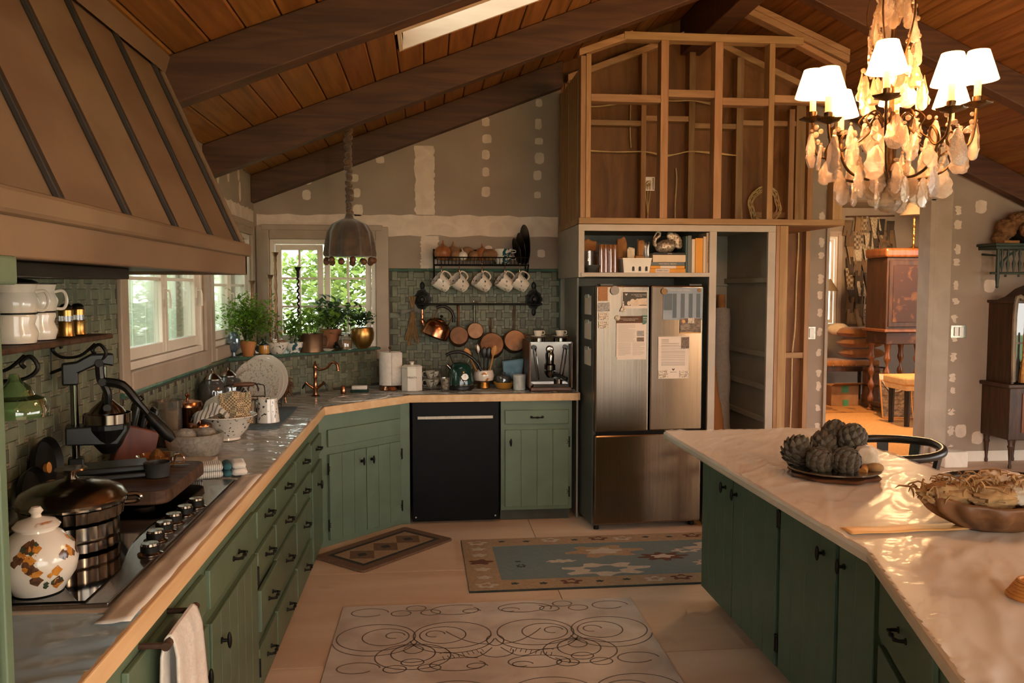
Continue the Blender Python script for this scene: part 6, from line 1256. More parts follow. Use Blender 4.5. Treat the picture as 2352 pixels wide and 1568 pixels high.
for k in range(2):
    b_ = thing('soup_bowl', ('lower white bowl with a green leaf border', 'upper white bowl with a green leaf border')[k], 'bowl', (0.555, 6.27, 1.842 + k * 0.052), grp='stacked soup bowls'); lathe('bowl', cup_prof(0.045, 0.078, 0.062), 'china_blue', 30, par=b_); loop_handle(0.075, 0.03, 0.018, 0.045, 0.004, T=RZ(.1)).build('handle', 'china_cool', par=b_)
for k, (r, lean) in enumerate(((0.10, .25), (0.12, .12), (0.15, .06))):
    t = thing('pan_lid', ('front dark lid leaning on the shelf end', 'middle dark lid on the shelf end', 'tallest dark lid on the shelf end')[k], 'lid', T=TR(0.665 + .03 * k, 6.275, 1.842 + r) @ RZ(.15) @ RY(PI / 2 - lean), grp='lids on the wire shelf'); lathe('disc', [(0, 0.016), (r * .5, 0.014), (r * .95, 0.002), (r, 0), (r, 0.004), (r * .5, 0.018), (0, 0.02)], 'black_iron', 34, par=t)
# rail
rl = thing('pot_rail', 'iron pot rail between two ornate rosettes', 'rail', (0.39, 6.36, 1.50)); G().cyl((-0.08, 6.335, 1.54), (0.87, 6.335, 1.538), 0.0075, n=12).build('bar', 'black_iron', par=rl, w=True)
for x in (-0.06, 0.80):
    T = TR(x + .01, 6.392, 1.575) @ RX(PI / 2)
    rs = G(T).lathe([(0, 0.05), (0.012, 0.05), (0.02, 0.02), (0.035, 0.018), (0.045, 0.01), (0.066, 0.008), (0.068, 0)], 36, fn=lambda a, z: (1 + .06 * math.cos(9 * a)) * (1 + .24 * abs(math.sin(a)) ** 10)).build('rosette', 'black_iron', par=rl, w=True)
    G().tube([(x + .01, 6.39, 1.575), (x + .01, 6.34, 1.56), (x + .01, 6.335, 1.54)], 0.008, 8).build('hook_arm', 'black_iron', par=rl, w=True); G(T).ball((0, 0.105, 0.004), (.02, .03, .006), 10, 6).ball((0, -0.10, 0.004), (.018, .03, .006), 10, 6).build('scroll', 'black_iron', par=rl, w=True)
def pan(x, z, r, hl, tilt, label, m='copper_dull', rr=0.0):
    """copper saucepan hung by its handle, base to the room; (x,z) centre of the base disc"""
    t = thing('copper_pan', label, 'pan', T=TR(x, 6.30, z) @ RY(rr) @ RX(PI / 2 - tilt), grp='copper pans on the rail')
    d_ = r * 0.95
    lathe('pan', [(0, d_ * .5), (r * .93, d_ * .5), (r, d_ * .5 - .006), (r * 1.02, -d_ * .5), (r * .99, -d_ * .5), (r * .96, d_ * .5 - .012), (0, d_ * .5 - .01)], m, 38, par=t); lathe('rim', [(r * 1.01, -d_ * .5), (r * 1.05, -d_ * .5 - .003), (r, -d_ * .5 - .004)], 'copper', 38, par=t)
    h0 = r; G().tube([(0, h0 - .005, -d_ * .35), (0, h0 + .03, -d_ * .4), (0, h0 + hl, -d_ * .42)], [0.007, 0.008, 0.010], 8).tube([(0.011 * math.cos(a), h0 + hl + .012 + .016 * math.sin(a), -d_ * .42) for a in [q * PI / 5 for q in range(10)]], 0.003, 5, closed=True).build('handle', 'copper_dull' if r > .07 else 'silver_old', par=t)
    G().ball((0, h0 - .012, -d_ * .2), (.012, .006, .012), 8, 6).build('rivet_plate', 'copper', par=t)
pan(0.225, 1.295, 0.072, 0.185, 0.25, 'small copper pan next to the kettle on the rail'); pan(0.35, 1.335, 0.062, 0.15, 0.15, 'smallest copper pan in the middle of the rail'); pan(0.475, 1.225, 0.092, 0.26, 0.28, 'large pale copper pan hanging lowest'); pan(0.652, 1.255, 0.084, 0.20, 0.2, 'darker copper pan at the right of the rail', 'copper_dull', 0.03)
ck2 = thing('copper_kettle', 'polished copper kettle hanging tilted from the rail', 'kettle', T=TR(0.035, 6.27, 1.30) @ RY(0.38))
lathe('body', [(0, -0.01), (0.095, -0.008), (0.105, 0.004), (0.10, 0.06), (0.09, 0.10), (0.07, 0.118), (0.05, 0.124)], 'copper', 40, par=ck2); kl = lathe('lid', [(0.052, 0.124), (0.05, 0.13), (0.03, 0.14), (0, 0.143)], 'copper', 30, par=ck2); lathe('lid_knob', [(0.005, 0.142), (0.005, 0.15), (0.014, 0.158), (0.01, 0.168), (0, 0.17)], 'black_plastic', 14, par=kl)
G().tube(bez([(-0.085, 0, 0.05), (-0.12, 0, 0.07), (-0.135, 0, 0.11), (-0.155, 0, 0.155)], 6), [0.022] * 4 + [0.017] * 5 + [0.012] * 5 + [0.010] * 5, 12).build('spout', 'copper', par=ck2)
G().tube([(-0.055, 0, 0.118), (-0.05, 0, 0.20)], 0.004, 6).tube([(0.07, 0, 0.11), (0.075, 0, 0.19)], 0.004, 6).build('handle_stays', 'copper', par=ck2); G().tube(bez([(-0.06, 0, 0.205), (-0.02, 0, 0.235), (0.04, 0, 0.232), (0.085, 0, 0.19), (0.10, 0, 0.15)], 6), 0.012, 10).build('handle', 'black_plastic', par=ck2)
hb = thing('herb_bundle', 'bundle of dried lavender tied with a grey ribbon', 'herb bundle', (-0.125, 6.36, 1.24)); r_ = random.Random(3); g = G()
for _ in range(46): a = r_.uniform(-.06, .06); g.tube([(r_.uniform(-.01, .01), r_.uniform(-.012, .012), .27), (a * .6, r_.uniform(-.015, .015), .12), (a, r_.uniform(-.02, .02), r_.uniform(-.02, .08))], [0.0018, .0018, .004], 4)
for _ in range(14): a = r_.uniform(-.03, .03); g.tube([(0, 0, .25), (a, r_.uniform(-.01, .01), .36)], .0018, 4)
g.build('stalks', 'dried', par=hb)
for s_ in (-1, 1): G().grid(lambda u, v: (s_ * (0.004 + u * .09), -.02 - .012 * math.sin(u * PI), .255 - .02 * u + (v - .5) * .035 * (0.4 + u)), 8, 4).build('ribbon', mat('ribbon', '#6d6a62', '#7b786f', rough=.7), par=hb, solid=.002)
G().ball((0, -.01, .256), .014, 10, 8).build('knot', 'ribbon', par=hb)
# ---------------------------------------------------------------- papers and magnets on the refrigerator
mat('paper_brown', '#5a3c28', '#684732', rough=0.8); mat('paper_dark', '#4a443c', '#565047', rough=0.8); mat('paper_blue', '#8a929a', '#979fa6', rough=0.8); mat('col_dark', '#5d6468', '#676e72', rough=0.8)
mat('photo_amber', '#b9752f', '#6e4524', rough=0.5, sc=20, coord='Generated'); mat('photo_grey', '#b5aca0', '#5c564e', rough=0.5, sc=5, st=(1, 1, 4), coord='Generated'); mat('stamp', '#d3c1aa', '#6a5947', rough=0.6, sc=7, ramp=(.52, .6), coord='Generated'); mat('photo_brown', '#8a7057', '#3d3024', rough=0.5, sc=5, st=(1, 1, 3), coord='Generated'); mat('print_grey', '#9a8f85', '#a3988e', rough=0.8); mat('green_clip', '#2f5a44', '#376650', rough=0.4)
mat('dog_white', '#d8c6b0', '#c4a888', rough=0.8, sc=14)
YF = -0.0215
def fx(X): return (X - 26) * 0.000464
def fz(Y_): return 1.68 - (Y_ - 85) * 0.000464
def sheet(name, X0, Y0, X1, Y1, m, label, cat, lift=0.001, th=0.0012, grp=None, rot=0.0):
    t = thing(name, label, cat, T=FT @ TR((fx(X0) + fx(X1)) / 2, YF - lift, fz(Y1)), grp=grp); w, h = abs(fx(X1) - fx(X0)) / 2, fz(Y0) - fz(Y1)
    G(RY(rot)).box((-w, -th, 0), (w, 0, h)).build('sheet' if th < .003 else 'plate', m, par=t, smooth=False)
    t['_w'] = 0; return t, w, h, th
def onsheet(s_, name, a, b, c, d, m, k=1):
    t, w, h, th = s_; return G().box((-w + a * 2 * w, -th - .0006 * k, h * (1 - d)), (-w + b * 2 * w, -th, h * (1 - c))).build(name, m, par=t, smooth=False)
def lines(s_, a, b, c, d, n, m='print_grey', seed=1):
    t, w, h, th = s_; r = random.Random(seed); g = G()
    for i in range(n):
        z = h * (1 - (c + (d - c) * i / max(1, n - 1))); e = a + (b - a) * (r.uniform(.55, 1) if i % 4 == 3 else 1); g.box((-w + a * 2 * w, -th - .0004, z), (-w + e * 2 * w, -th, z + h * .006 + .0004))
    return g.build('print_lines', m, par=t, smooth=False)
def fletter(s_, body_, u, v, size, m): t, w, h, th = s_; return text('lettering', body_, size, m, t, TR(-w + u * 2 * w, -th - .0007, h * (1 - v)) @ RX(PI / 2), 0.0003)
sheet('photograph', 72, 105, 212, 310, 'photo_amber', 'amber-toned photograph at the top left of the fridge', 'photograph'); sheet('postcard', 70, 335, 245, 460, 'photo_grey', 'grey seascape postcard under the amber photograph', 'postcard', rot=-.03)
sheet('stamp_magnet', 80, 480, 222, 580, 'stamp', 'upper cream picture magnet on the left fridge door', 'magnet', th=.004); sheet('stamp_magnet', 78, 602, 220, 705, 'stamp', 'lower cream picture magnet on the left fridge door', 'magnet', th=.004, rot=.04)
def button(X, Y_, r, m, label, ring=None):
    t = thing('round_magnet', label, 'magnet', T=FT @ TR(fx(X), YF - .0028, fz(Y_)) @ RX(PI / 2)); lathe('disc', [(0, 0), (r, 0), (r, .004), (r * .85, .006), (0, .0065)], m, 24, par=t)
    if ring: lathe('ring', [(r * .92, .003), (r * 1.04, .003), (r * 1.04, .007), (r * .92, .007)], ring, 24, par=t)
    return t
bt = button(315, 158, .029, 'paper_dark', 'round dark compass magnet with a pale ring', 'print_grey')
for k in range(3): G(RZ(k * 2.1 + .4)).box((-.004, .004, .0065), (.004, .019, .0072)).build('emblem', 'print_grey', par=bt, smooth=False)
s_ = sheet('vet_card', 425, 165, 812, 420, 'paper_white', "white and brown card reading It's Time for Your Dog's Check Up", 'card'); onsheet(s_, 'panel', .035, .975, .06, .84, 'paper_dark')
fletter(s_, "It's Time for Your Dog's\nCheck Up!", .66, .26, .0105, 'paper_white'); t_, w_, h_, th_ = s_
g = G()
for a, b, r in ((.27, .70, .012), (.42, .66, .02), (.53, .68, .017), (.62, .64, .02), (.72, .62, .018)): g.ball((-w_ + a * 2 * w_, -th_ - .0006, h_ * (1 - b)), (r, .0006, r * 1.25), 12, 6)
g.build('dog_picture', 'dog_white', par=t_)
g = G().prism([(.2, .30), (.23, .36), (.26, .35), (.255, .30), (.23, .27)], 0, .001); 
G(TR(-w_ * .66, -th_ - .0004, h_ * .80) @ RX(PI / 2)).prism([(0, -.008), (.009, .002), (.006, .007), (0, .003), (-.006, .007), (-.009, .002)], 0, .0006).build('heart_logo', 'paper_white', par=t_, smooth=False)
onsheet(s_, 'roof_shape', .76, .97, .42, .80, 'dog_white', 1.2)
sm = thing('sack_magnet', 'bell-shaped cream magnet on the vet card corner', 'magnet', T=FT @ TR(fx(440), YF - .005, fz(465))); G(RX(PI / 2)).prism([(-.02, 0), (.02, 0), (.016, .02), (.008, .035), (.006, .068), (-.002, .07), (-.006, .035), (-.016, .018)], 0, .005).build('body', 'stamp', par=sm, smooth=False, bev=.001)
s0 = sheet('back_page', 358, 640, 803, 1165, 'paper_white', 'second sheet peeping from behind the dog food leaflet', 'paper', lift=.0006)
s_ = sheet('leaflet', 345, 530, 800, 1130, 'paper_white', 'leaflet headed Healthy Dog Food for Small Adult Dogs', 'paper', lift=.003); onsheet(s_, 'header', 0, 1, 0, .17, 'paper_brown'); fletter(s_, 'Green Show Healthy Dog Food\nfor Small Adult Dogs', .42, .085, .0098, 'paper_white')
lines(s_, .06, .62, .22, .62, 14); lines(s_, .06, .48, .66, .95, 12, seed=2); lines(s_, .54, .94, .66, .95, 12, seed=3); onsheet(s_, 'picture', .68, .92, .36, .49, 'photo_grey'); onsheet(s_, 'picture', .68, .92, .52, .62, 'photo_brown')
button(360, 555, .018, 'stamp', 'round flower magnet holding the leaflet'); cp = thing('bookmark_clip', 'green patterned clip at the leaflet corner', 'clip', T=FT @ TR(fx(773), YF - .0055, fz(655))); G(RX(PI / 2)).prism([(-.016, 0), (.006, .004), (.018, .062), (-.018, .062)], 0, .003).build('body', 'green_clip', par=cp, smooth=False); G().box((-.013, -.004, .045), (.013, -.003, .05)).box((-.01, -.004, .03), (.01, -.003, .034)).build('print_lines', 'stamp', par=cp, smooth=False)
s_ = sheet('timetable', 1050, 115, 1660, 590, 'paper_blue', 'blue-grey timetable with dark columns on the right fridge door', 'paper', rot=.01); fletter(s_, 'SUMMER PILATES TIMETABLE', .42, .085, .0112, 'paper_white')
for a in (.24, .445, .645, .84): onsheet(s_, 'column', a, a + .10, .19, .94, 'col_dark'); lines(s_, a + .02, a + .08, .24, .62, 9, 'paper_white', int(a * 99))
onsheet(s_, 'key_box', .015, .23, .19, .70, 'col_dark'); lines(s_, .04, .19, .25, .65, 7, 'paper_white', 5)
button(1065, 172, .021, 'photo_brown', 'bronze medallion magnet on the timetable', 'old_brass'); button(1600, 158, .013, 'china', 'small pearl magnet on the timetable', 'old_brass')
s_ = sheet('landscape_card', 1313, 570, 1640, 790, 'photo_brown', 'landscape postcard with an amber hexagon under the timetable', 'postcard', lift=.0025); onsheet(s_, 'footer', 0, 1, .93, 1, 'yellow_glaze'); t_, w_, h_, th_ = s_; G(TR(-w_ * .66, -th_, h_ * .80) @ RX(PI / 2)).lathe([(0, 0), (.013, 0), (.013, .0008), (0, .0008)], 6).build('hexagon', 'yellow_glaze', par=t_, smooth=False); lines(s_, .05, .45, .45, .75, 4, 'paper_white'); sheet('stamp_magnet', 1432, 563, 1528, 638, 'stamp', 'small ship magnet on the landscape postcard', 'magnet', lift=.005, th=.004)
s_ = sheet('letter', 985, 835, 1455, 1455, 'paper_white', 'typed white letter with a heart logo on the right fridge door', 'paper'); lines(s_, .10, .34, .07, .13, 3, 'paper_dark'); lines(s_, .10, .68, .165, .205, 2, 'paper_dark', 4); lines(s_, .08, .76, .235, .236, 1, 'paper_dark')
for k, (c_, d_) in enumerate(((.27, .32), (.35, .38), (.40, .45), (.47, .51), (.54, .58), (.61, .64), (.66, .69))): lines(s_, .10, .88, c_, d_, 3, seed=k)
t_, w_, h_, th_ = s_; G(TR(0, -th_, h_ * .215) @ RX(PI / 2)).prism([(0, -.008), (.010, .002), (.007, .008), (0, .003), (-.007, .008), (-.010, .002)], 0, .0006).build('heart_logo', 'ink', par=t_, smooth=False); fletter(s_, 'Nassau Care', .5, .845, .009, 'ink')
sheet('picture_magnet', 1340, 845, 1455, 1012, 'photo_brown', 'dark framed horse-rider magnet on the letter corner', 'magnet', lift=.003, th=.005); sheet('stamp_magnet', 1000, 1330, 1138, 1440, 'stamp', 'map magnet at the lower left of the letter', 'magnet', lift=.003, th=.004, rot=-.1); sheet('stamp_magnet', 1320, 1342, 1458, 1438, 'stamp', 'steamboat magnet at the lower right of the letter', 'magnet', lift=.003, th=.004)
for k, (z0, z1) in enumerate(((1.48, 1.63), (1.31, 1.455), (1.13, 1.27))):
    t = thing('side_note', ('top note clipped to the fridge side', 'middle note clipped to the fridge side', 'bottom note clipped to the fridge side')[k], 'paper', T=FT @ TR(-.0015, .17, z0)); G().box((-.001, -.10, 0), (0, .08, z1 - z0 - .02)).build('sheet', 'paper_white', par=t, smooth=False); G().box((-.008, -.05, z1 - z0 - .035), (-.001, .04, z1 - z0 - .01)).build('magnet_clip', 'china_cool', par=t, smooth=False, bev=.002)

# ---------------------------------------------------------------- things on the shelf over the refrigerator
ZS = 1.7665
def sx(X): return 1.045 + (X - 85) * 0.00041
def sz(Y_): return ZS + (775 - Y_) * 0.000398
def bookv(X0, X1, Ytop, m, label, body_=None, depth=.17, tm='ink'):
    w = sx(X1) - sx(X0); t = thing('book', label, 'book', ((sx(X0) + sx(X1)) / 2, 5.53, ZS), grp='standing cookbooks'); h = sz(Ytop) - ZS
    G().box((-w / 2, 0, 0), (w / 2, .003, h)).box((-w / 2, 0, 0), (-w / 2 + .002, depth, h)).box((w / 2 - .002, 0, 0), (w / 2, depth, h)).build('cover', m, par=t, smooth=False, bev=.001); G().box((-w / 2 + .002, .004, .003), (w / 2 - .002, depth - .004, h - .004)).build('pages', 'paper_white', par=t, smooth=False)
    if body_: text('lettering', body_, min(w * .62, .017), tm, t, TR(0, -.0008, h * .52) @ RX(PI / 2) @ RZ(-PI / 2), .0003)
    return t
mat('book_grey', '#5c605c', '#666a66', rough=.6); mat('book_yellow', '#d08a24', '#db962f', rough=.6); mat('book_cream', '#cdb594', '#d6c0a1', rough=.6); mat('book_teal', '#38504c', '#425a56', rough=.6); mat('book_black', '#1d1a17', '#272320', rough=.6)
bookv(1795, 1826, 150, 'book_teal', 'dark teal cookbook leaning behind the grey one', depth=.2); bookv(1830, 1896, 140, 'book_grey', 'grey standing cookbook with pale lettering'); bookv(1900, 1958, 200, 'book_cream', 'thin pale standing cookbook beside the grey one'); bookv(1962, 2092, 183, 'book_yellow', 'thick bright yellow standing cookbook'); bookv(2096, 2146, 155, 'book_cream', 'cream standing cookbook with two bands'); bookv(2150, 2212, 90, 'book_cream', 'tallest cream cookbook lettered Comida Mexicana', 'COMIDA MEXICANA')
def bookh(X0, X1, Y0, Y1, m, label, body_=None, tm='paper_white', band=None, size=.016):
    w = sx(X1) - sx(X0); t = thing('book', label, 'book', ((sx(X0) + sx(X1)) / 2, 5.53, sz(Y1)), grp='stacked cookbooks'); h = sz(Y0) - sz(Y1) - .0004
    G().box((-w / 2, 0, 0), (w / 2, .17, .002)).box((-w / 2, 0, h - .002), (w / 2, .17, h)).box((-w / 2, 0, .002), (w / 2, .003, h - .002)).build('cover', m, par=t, smooth=False, bev=.0008); G().box((-w / 2 + .003, .003, .002), (w / 2 - .003, .166, h - .002)).build('pages', 'paper_white', par=t, smooth=False)
    if band: G().box((band[0] * w, -.0006, .001), (band[1] * w, 0, h - .001)).build('title_band', 'paper_white', par=t, smooth=False)
    if body_: text('lettering', body_, size, tm, t, TR(0 if not band else (band[0] + band[1]) / 2 * w, -.0012, h * .5) @ RX(PI / 2), .0003)
    return t
bookh(1190, 1800, 705, 775, 'book_yellow', 'yellow cookbook lettered Every Day at the bottom of the stack', 'EVERY DAY', 'ink', (-.34, .05)); bookh(1205, 1785, 655, 704, 'book_yellow', 'thin cookbook with a cream label second from the bottom', None, 'ink', (-.22, .24)); bookh(1200, 1785, 595, 654, 'book_grey', 'grey cookbook lettered Mastering Bread', 'MASTERING BREAD', size=.014); bookh(1240, 1810, 470, 594, 'book_cream', 'thick cream cookbook second from the top of the stack'); bookh(1260, 1790, 430, 469, 'book_black', 'thin black book on top of the stack', 'CATER', size=.010)
sw = thing('swan_figurine', 'woven silver swan with a fanned tail on the book stack', 'figurine', (sx(1520), 5.60, sz(430)))
mat('swan', '#7d6f5f', '#b9a78f', rough=.4, metal=.5, sc=60, kind='voronoi', bump=.3)
G().ball((0, 0, .045), (.075, .045, .048), 24, 14, T=RY(-.2)).build('body', 'swan', par=sw); G().tube(bez([(-.06, 0, .04), (-.085, 0, .06), (-.08, 0, .095), (-.055, 0, .115), (-.05, 0, .138), (-.065, 0, .145), (-.08, 0, .125)], 6), [.017 - .0003 * k for k in range(37)], 10).build('neck', 'swan', par=sw); G().tube([(-.078, 0, .127), (-.095, 0, .10)], [.005, .001], 6).build('beak', 'book_cream', par=sw)
for k in range(8): a = 1.75 - k * .28; G(TR(.03, 0, .06) @ RY(PI / 2 - a)).ball((0, 0, .055), (.020, .008, .030), 10, 8).build('tail_feather', 'swan', par=sw)
bk = thing('berry_basket', 'white ceramic berry basket with arched holes', 'basket', (sx(945), 5.58, ZS)); bw = .10
def basket_wall(g, T, w0, w1, h): g.add([(-w0, 0, 0), (w0, 0, 0), (w1, -.012, h), (-w1, -.012, h)], [(0, 1, 2, 3)], T=T)
g = G()
for a in range(4): basket_wall(g, RZ(a * PI / 2) @ TR(0, -.085, 0), .085, .097, .092)
g.add([(-.085, -.085, 0), (.085, -.085, 0), (.085, .085, 0), (-.085, .085, 0)], [(0, 1, 2, 3)]); g.build('basket', 'china', par=bk, smooth=False, solid=.005)
G().tube([(-.098, -.098, .093), (.098, -.098, .093), (.098, .098, .093), (-.098, .098, .093)], .005, 8, closed=True).build('rim', 'china', par=bk)
for k in range(3): G(TR(-.0 + .045 * k - .025, -.0905, .028) @ RX(PI / 2)).prism([(-.008, -.018), (.008, -.018)] + arc(0, .006, .008, 0, PI, 7), 0, .004).build('arch_hole', 'book_black', par=bk, smooth=False)
def bag(loc, w, h, seed, label, m, rz, tilt):
    t = thing('paper_bag', label, 'paper bag', T=TR(*loc) @ RZ(rz) @ RX(tilt), grp='paper bags in the berry basket')
    def fn(u, v): a = u * 2 * PI; r = random.Random(seed); sq = 1 / max(abs(math.cos(a)), abs(math.sin(a))); k = .8 + .25 * noise.noise((math.cos(a) * 2 + seed, math.sin(a) * 2, v * 3)); return (w / 2 * math.cos(a) * sq * .8 * k, w / 4 * math.sin(a) * sq * .8 * k, v * h * (1 + .12 * noise.noise((math.cos(a) * 1.5, math.sin(a) * 1.5, seed))))
    G().grid(fn, 28, 8, cu=True).build('bag', m, par=t, solid=.0015, ang=20); return t
mat('kraft', '#8a5c30', '#a8743f', rough=.85, sc=8, bump=.1); mat('foil', '#8f8f8b', '#b0b0aa', rough=.35, metal=.6, sc=8)
bag((sx(770), 5.62, ZS + .03), .10, .20, 3, 'tall kraft bag at the left of the berry basket', 'kraft', .1, -.1); bag((sx(880), 5.56, ZS + .05), .07, .12, 5, 'crumpled tan bag leaning left in the basket', 'book_cream', -.2, .35); bag((sx(1040), 5.59, ZS + .04), .075, .18, 7, 'folded brown bag standing in the basket', 'kraft', .5, .1); bag((sx(1170), 5.60, ZS + .05), .06, .15, 9, 'silver foil packet at the right of the basket', 'foil', -.4, .05); bag((sx(1000), 5.535, ZS + .06), .09, .055, 11, 'flattened kraft bag hanging over the basket front', 'kraft', .3, .2)
bg = bag((sx(240), 5.75, ZS), .18, .22, 15, 'crumpled brown bag at the back of the shelf', 'kraft', 0, 0); bg['group'] = 'shelf bag'
for k in range(4): lathe('amber_tumbler', [(.018, 0), (.021, .003), (.022, .19), (.02, .19), (.018, .006), (0, .005)], 'amber_glass', 18, loc=(sx(385 + 78 * k), 5.56 + .012 * (k % 2), ZS), label='tall amber glass tumbler, %s from the left on the shelf' % ('first', 'second', 'third', 'fourth')[k], cat='glass', grp='amber tumblers')
gm = thing('glass_mug', 'clear glass mug behind the pressed glass bowl', 'mug', (sx(205), 5.62, ZS)); lathe('mug', cup_prof(.04, .042, .15), 'clear_glass', 24, par=gm); loop_handle(.041, .03, .09, .085, .005, T=RZ(-.4)).build('handle', 'clear_glass', par=gm)
lathe('pressed_bowl', [(.02, 0), (.025, .003), (.05, .035), (.058, .05), (.056, .051), (.045, .035), (0, .008)], 'grey_glass', 30, fn=lambda a, z: 1 + .02 * math.cos(16 * a), loc=(sx(225), 5.56, ZS), label='small pressed-glass bowl at the left shelf end', cat='bowl')
# pantry rolls
def roll(name, p, q, r, m, label, core=True):
    t = thing(name, label, 'fabric roll', p); d = Vector(q) - Vector(p); L = d.length; u = d.normalized()
    pts = [u * (L * k / 24) for k in range(25)]; G().tube(pts, [r * (1 + .06 * math.sin(k * .9) + .04 * math.sin(k * 2.3)) for k in range(25)], 20).build('fabric', m, par=t, ang=60)
    if core: G().tube([u * (L - .01), u * (L + .11)], r * .45, 14).build('cardboard_core', 'kraft', par=t)
mat('roll_grey', '#8a7d72', '#968a7e', rough=.9, sc=60, bump=.1); mat('roll_check', '#8a5a2f', '#c08a52', rough=.9, kind='wave', sc=3.2, st=(.2, .2, 2), dist=.02, ramp=(.90, .94))
roll('fabric_roll', (2.17, 5.93, .02), (2.255, 6.22, 1.50), .065, 'roll_grey', 'grey fabric roll leaning in the pantry'); roll('fabric_roll', (2.14, 5.70, .02), (2.03, 5.90, 1.12), .06, 'roll_check', 'brown checked fabric roll leaning at the pantry front', False)
# switch plates
OLD = {o.name for o in col.objects}
def switch(x, z, n, label):
    t = thing('light_switch', label, 'switch', (x, 7.398, z)); w = .036 * n + .006
    G().box((-w, -.006, -.06), (w, 0, .06)).build('plate', 'silver_old', par=t, smooth=False, bev=.002)
    for k in range(n): xx = (k - (n - 1) / 2) * .05; G().box((xx - .021, -.014, -.042), (xx + .021, -.006, .042)).build('rocker', 'china', par=t, smooth=False, bev=.003)
switch(3.55, 1.245, 1, 'single white light switch left of the doorway'); switch(5.01, 1.25, 2, 'double white light switch right of the doorway')
annex(OLD)
# ---------------------------------------------------------------- rugs
mat('rug_blue', '#656e6a', '#737b76', rough=.95, sc=40, st=(1, 6, 1), bump=.15); mat('rug_tan', '#9a7a5a', '#a88a68', rough=.95, sc=50, bump=.15); mat('rug_cream', '#b3a08a', '#bfae98', rough=.95, sc=50, bump=.1); mat('rug_rust', '#5a3423', '#67402c', rough=.95, sc=40); mat('rug_edge', '#2c3331', '#363d3b', rough=.95); mat('rug_brown', '#6a4f3a', '#7a5d46', rough=.98, sc=120, bump=.6, det=2); mat('rug_dark', '#33312c', '#3d3b35', rough=.98, sc=120, bump=.6)
mat('rug_pale', '#b8a695', '#d4c5b4', rough=.95, sc=4, det=7, bump=.05); mat('rug_line', '#6d6259', '#7a6e64', rough=.95, sc=20)
rb_ = thing('runner_rug', 'blue-grey floral runner with a tan border before the refrigerator', 'rug', (.21, 4.42, 0), .01); RW, RH = 2.05, .92
G().box((0, 0, 0), (RW, RH, .010)).build('field', 'rug_blue', par=rb_, smooth=False)
for a, b in (((0, 0, .0102), (RW, .15, .0115)), ((0, RH - .15, .0102), (RW, RH, .0115)), ((0, .15, .0102), (.19, RH - .15, .0115))): G().box(a, b).build('border', 'rug_tan', par=rb_, smooth=False)
G().tube([(0, 0, .006), (RW, 0, .006), (RW, RH, .006), (0, RH, .006)], .006, 6, closed=True).build('binding', 'rug_edge', par=rb_)
def star(x, y, w, h, n, amp, seed, rot=0):
    r = random.Random(seed); P = []
    for i in range(n * 4):
        a = 2 * PI * i / (n * 4); k = 1 + amp * (1 if i % 4 < 2 else -1) + r.uniform(-.06, .06); P.append((x + w / 2 * k * math.cos(a), y + h / 2 * k * math.sin(a)))
    return P
def motif(par, x, y, w, h, n, m, seed, m2=None, z=.0102):
    o = G().prism(star(x, y, w, h, n, .2, seed), z, z + .0015).build('motif', m, par=par, smooth=False)
    if m2: G().prism(star(x, y, w * .5, h * .5, 5, .18, seed + 50), z + .0016, z + .0026).build('motif_centre', m2, par=o, smooth=False); 
for i, (x, y, w, h, m, m2) in enumerate(((.88, .60, .42, .20, 'rug_tan', 'rug_cream'), (.82, .27, .46, .20, 'rug_cream', 'rug_blue'), (1.22, .46, .26, .13, 'rug_rust', 'rug_cream'), (1.68, .62, .46, .18, 'rug_cream', 'rug_tan'), (1.66, .28, .44, .20, 'rug_cream', 'rug_tan'), (.58, .44, .16, .05, 'rug_cream', None), (1.40, .56, .16, .07, 'rug_cream', 'rug_blue'), (1.45, .32, .14, .09, 'rug_cream', 'rug_blue'), (1.55, .46, .14, .06, 'rug_cream', 'rug_tan'), (1.85, .46, .16, .07, 'rug_cream', None), (.33, .38, .05, .05, 'rug_edge', 'rug_blue'), (.32, .46, .03, .02, 'rug_edge', None))): motif(rb_, x, y, w, h, 6 + i % 3, m, i, m2)
for k in range(13):
    x = .1 + k * .16
    for y in (.075, RH - .075):
        m = ('rug_rust' if k in (7, 3) and y < .5 or k in (5, 9) and y > .5 else 'rug_cream' if k % 3 == 0 else 'rug_edge'); s = (.11, .07) if m != 'rug_edge' else (.04, .025)
        motif(rb_, x, y + .012 * (k % 2), s[0], s[1], 5, m, 70 + k, 'rug_tan' if m != 'rug_edge' else None, .0117)
for y in (.2, .34, .47, .6, .72): motif(rb_, .095, y, .08 if y != .47 else .13, .05 if y != .47 else .08, 5, 'rug_rust' if y == .47 else 'rug_cream', int(y * 99), None, .0117)
cr = thing('carved_rug', 'pale beige rug carved with curling flower outlines', 'rug', (-.475, 2.55, 0), -.012); CW, CL = 1.52, 1.72
G().box((0, 0, 0), (CW, CL, .010)).build('pile', 'rug_pale', par=cr, smooth=False, bev=.003)
g = G()
def line(pts, w=.007):
    P = [Vector((*p, 0)) for p in pts]
    for i in range(len(P) - 1):
        d = P[i + 1] - P[i]
        if d.length < 1e-6: continue
        n = Vector((-d.y, d.x, 0)).normalized() * w / 2; a, b = P[i], P[i + 1]
        g.add([(a + n).to_tuple()[:2] + (.0106,), (a - n).to_tuple()[:2] + (.0106,), (b - n).to_tuple()[:2] + (.0106,), (b + n).to_tuple()[:2] + (.0106,)], [(0, 1, 2, 3)])
def circ(x, y, rx, ry, a0=0, a1=2 * PI, n=40, sp=0.0, w=.007): line([(x + rx * (1 - sp * k / n) * math.cos(a0 + (a1 - a0) * k / n) , y + ry * (1 - sp * k / n) * math.sin(a0 + (a1 - a0) * k / n)) for k in range(n + 1)], w)
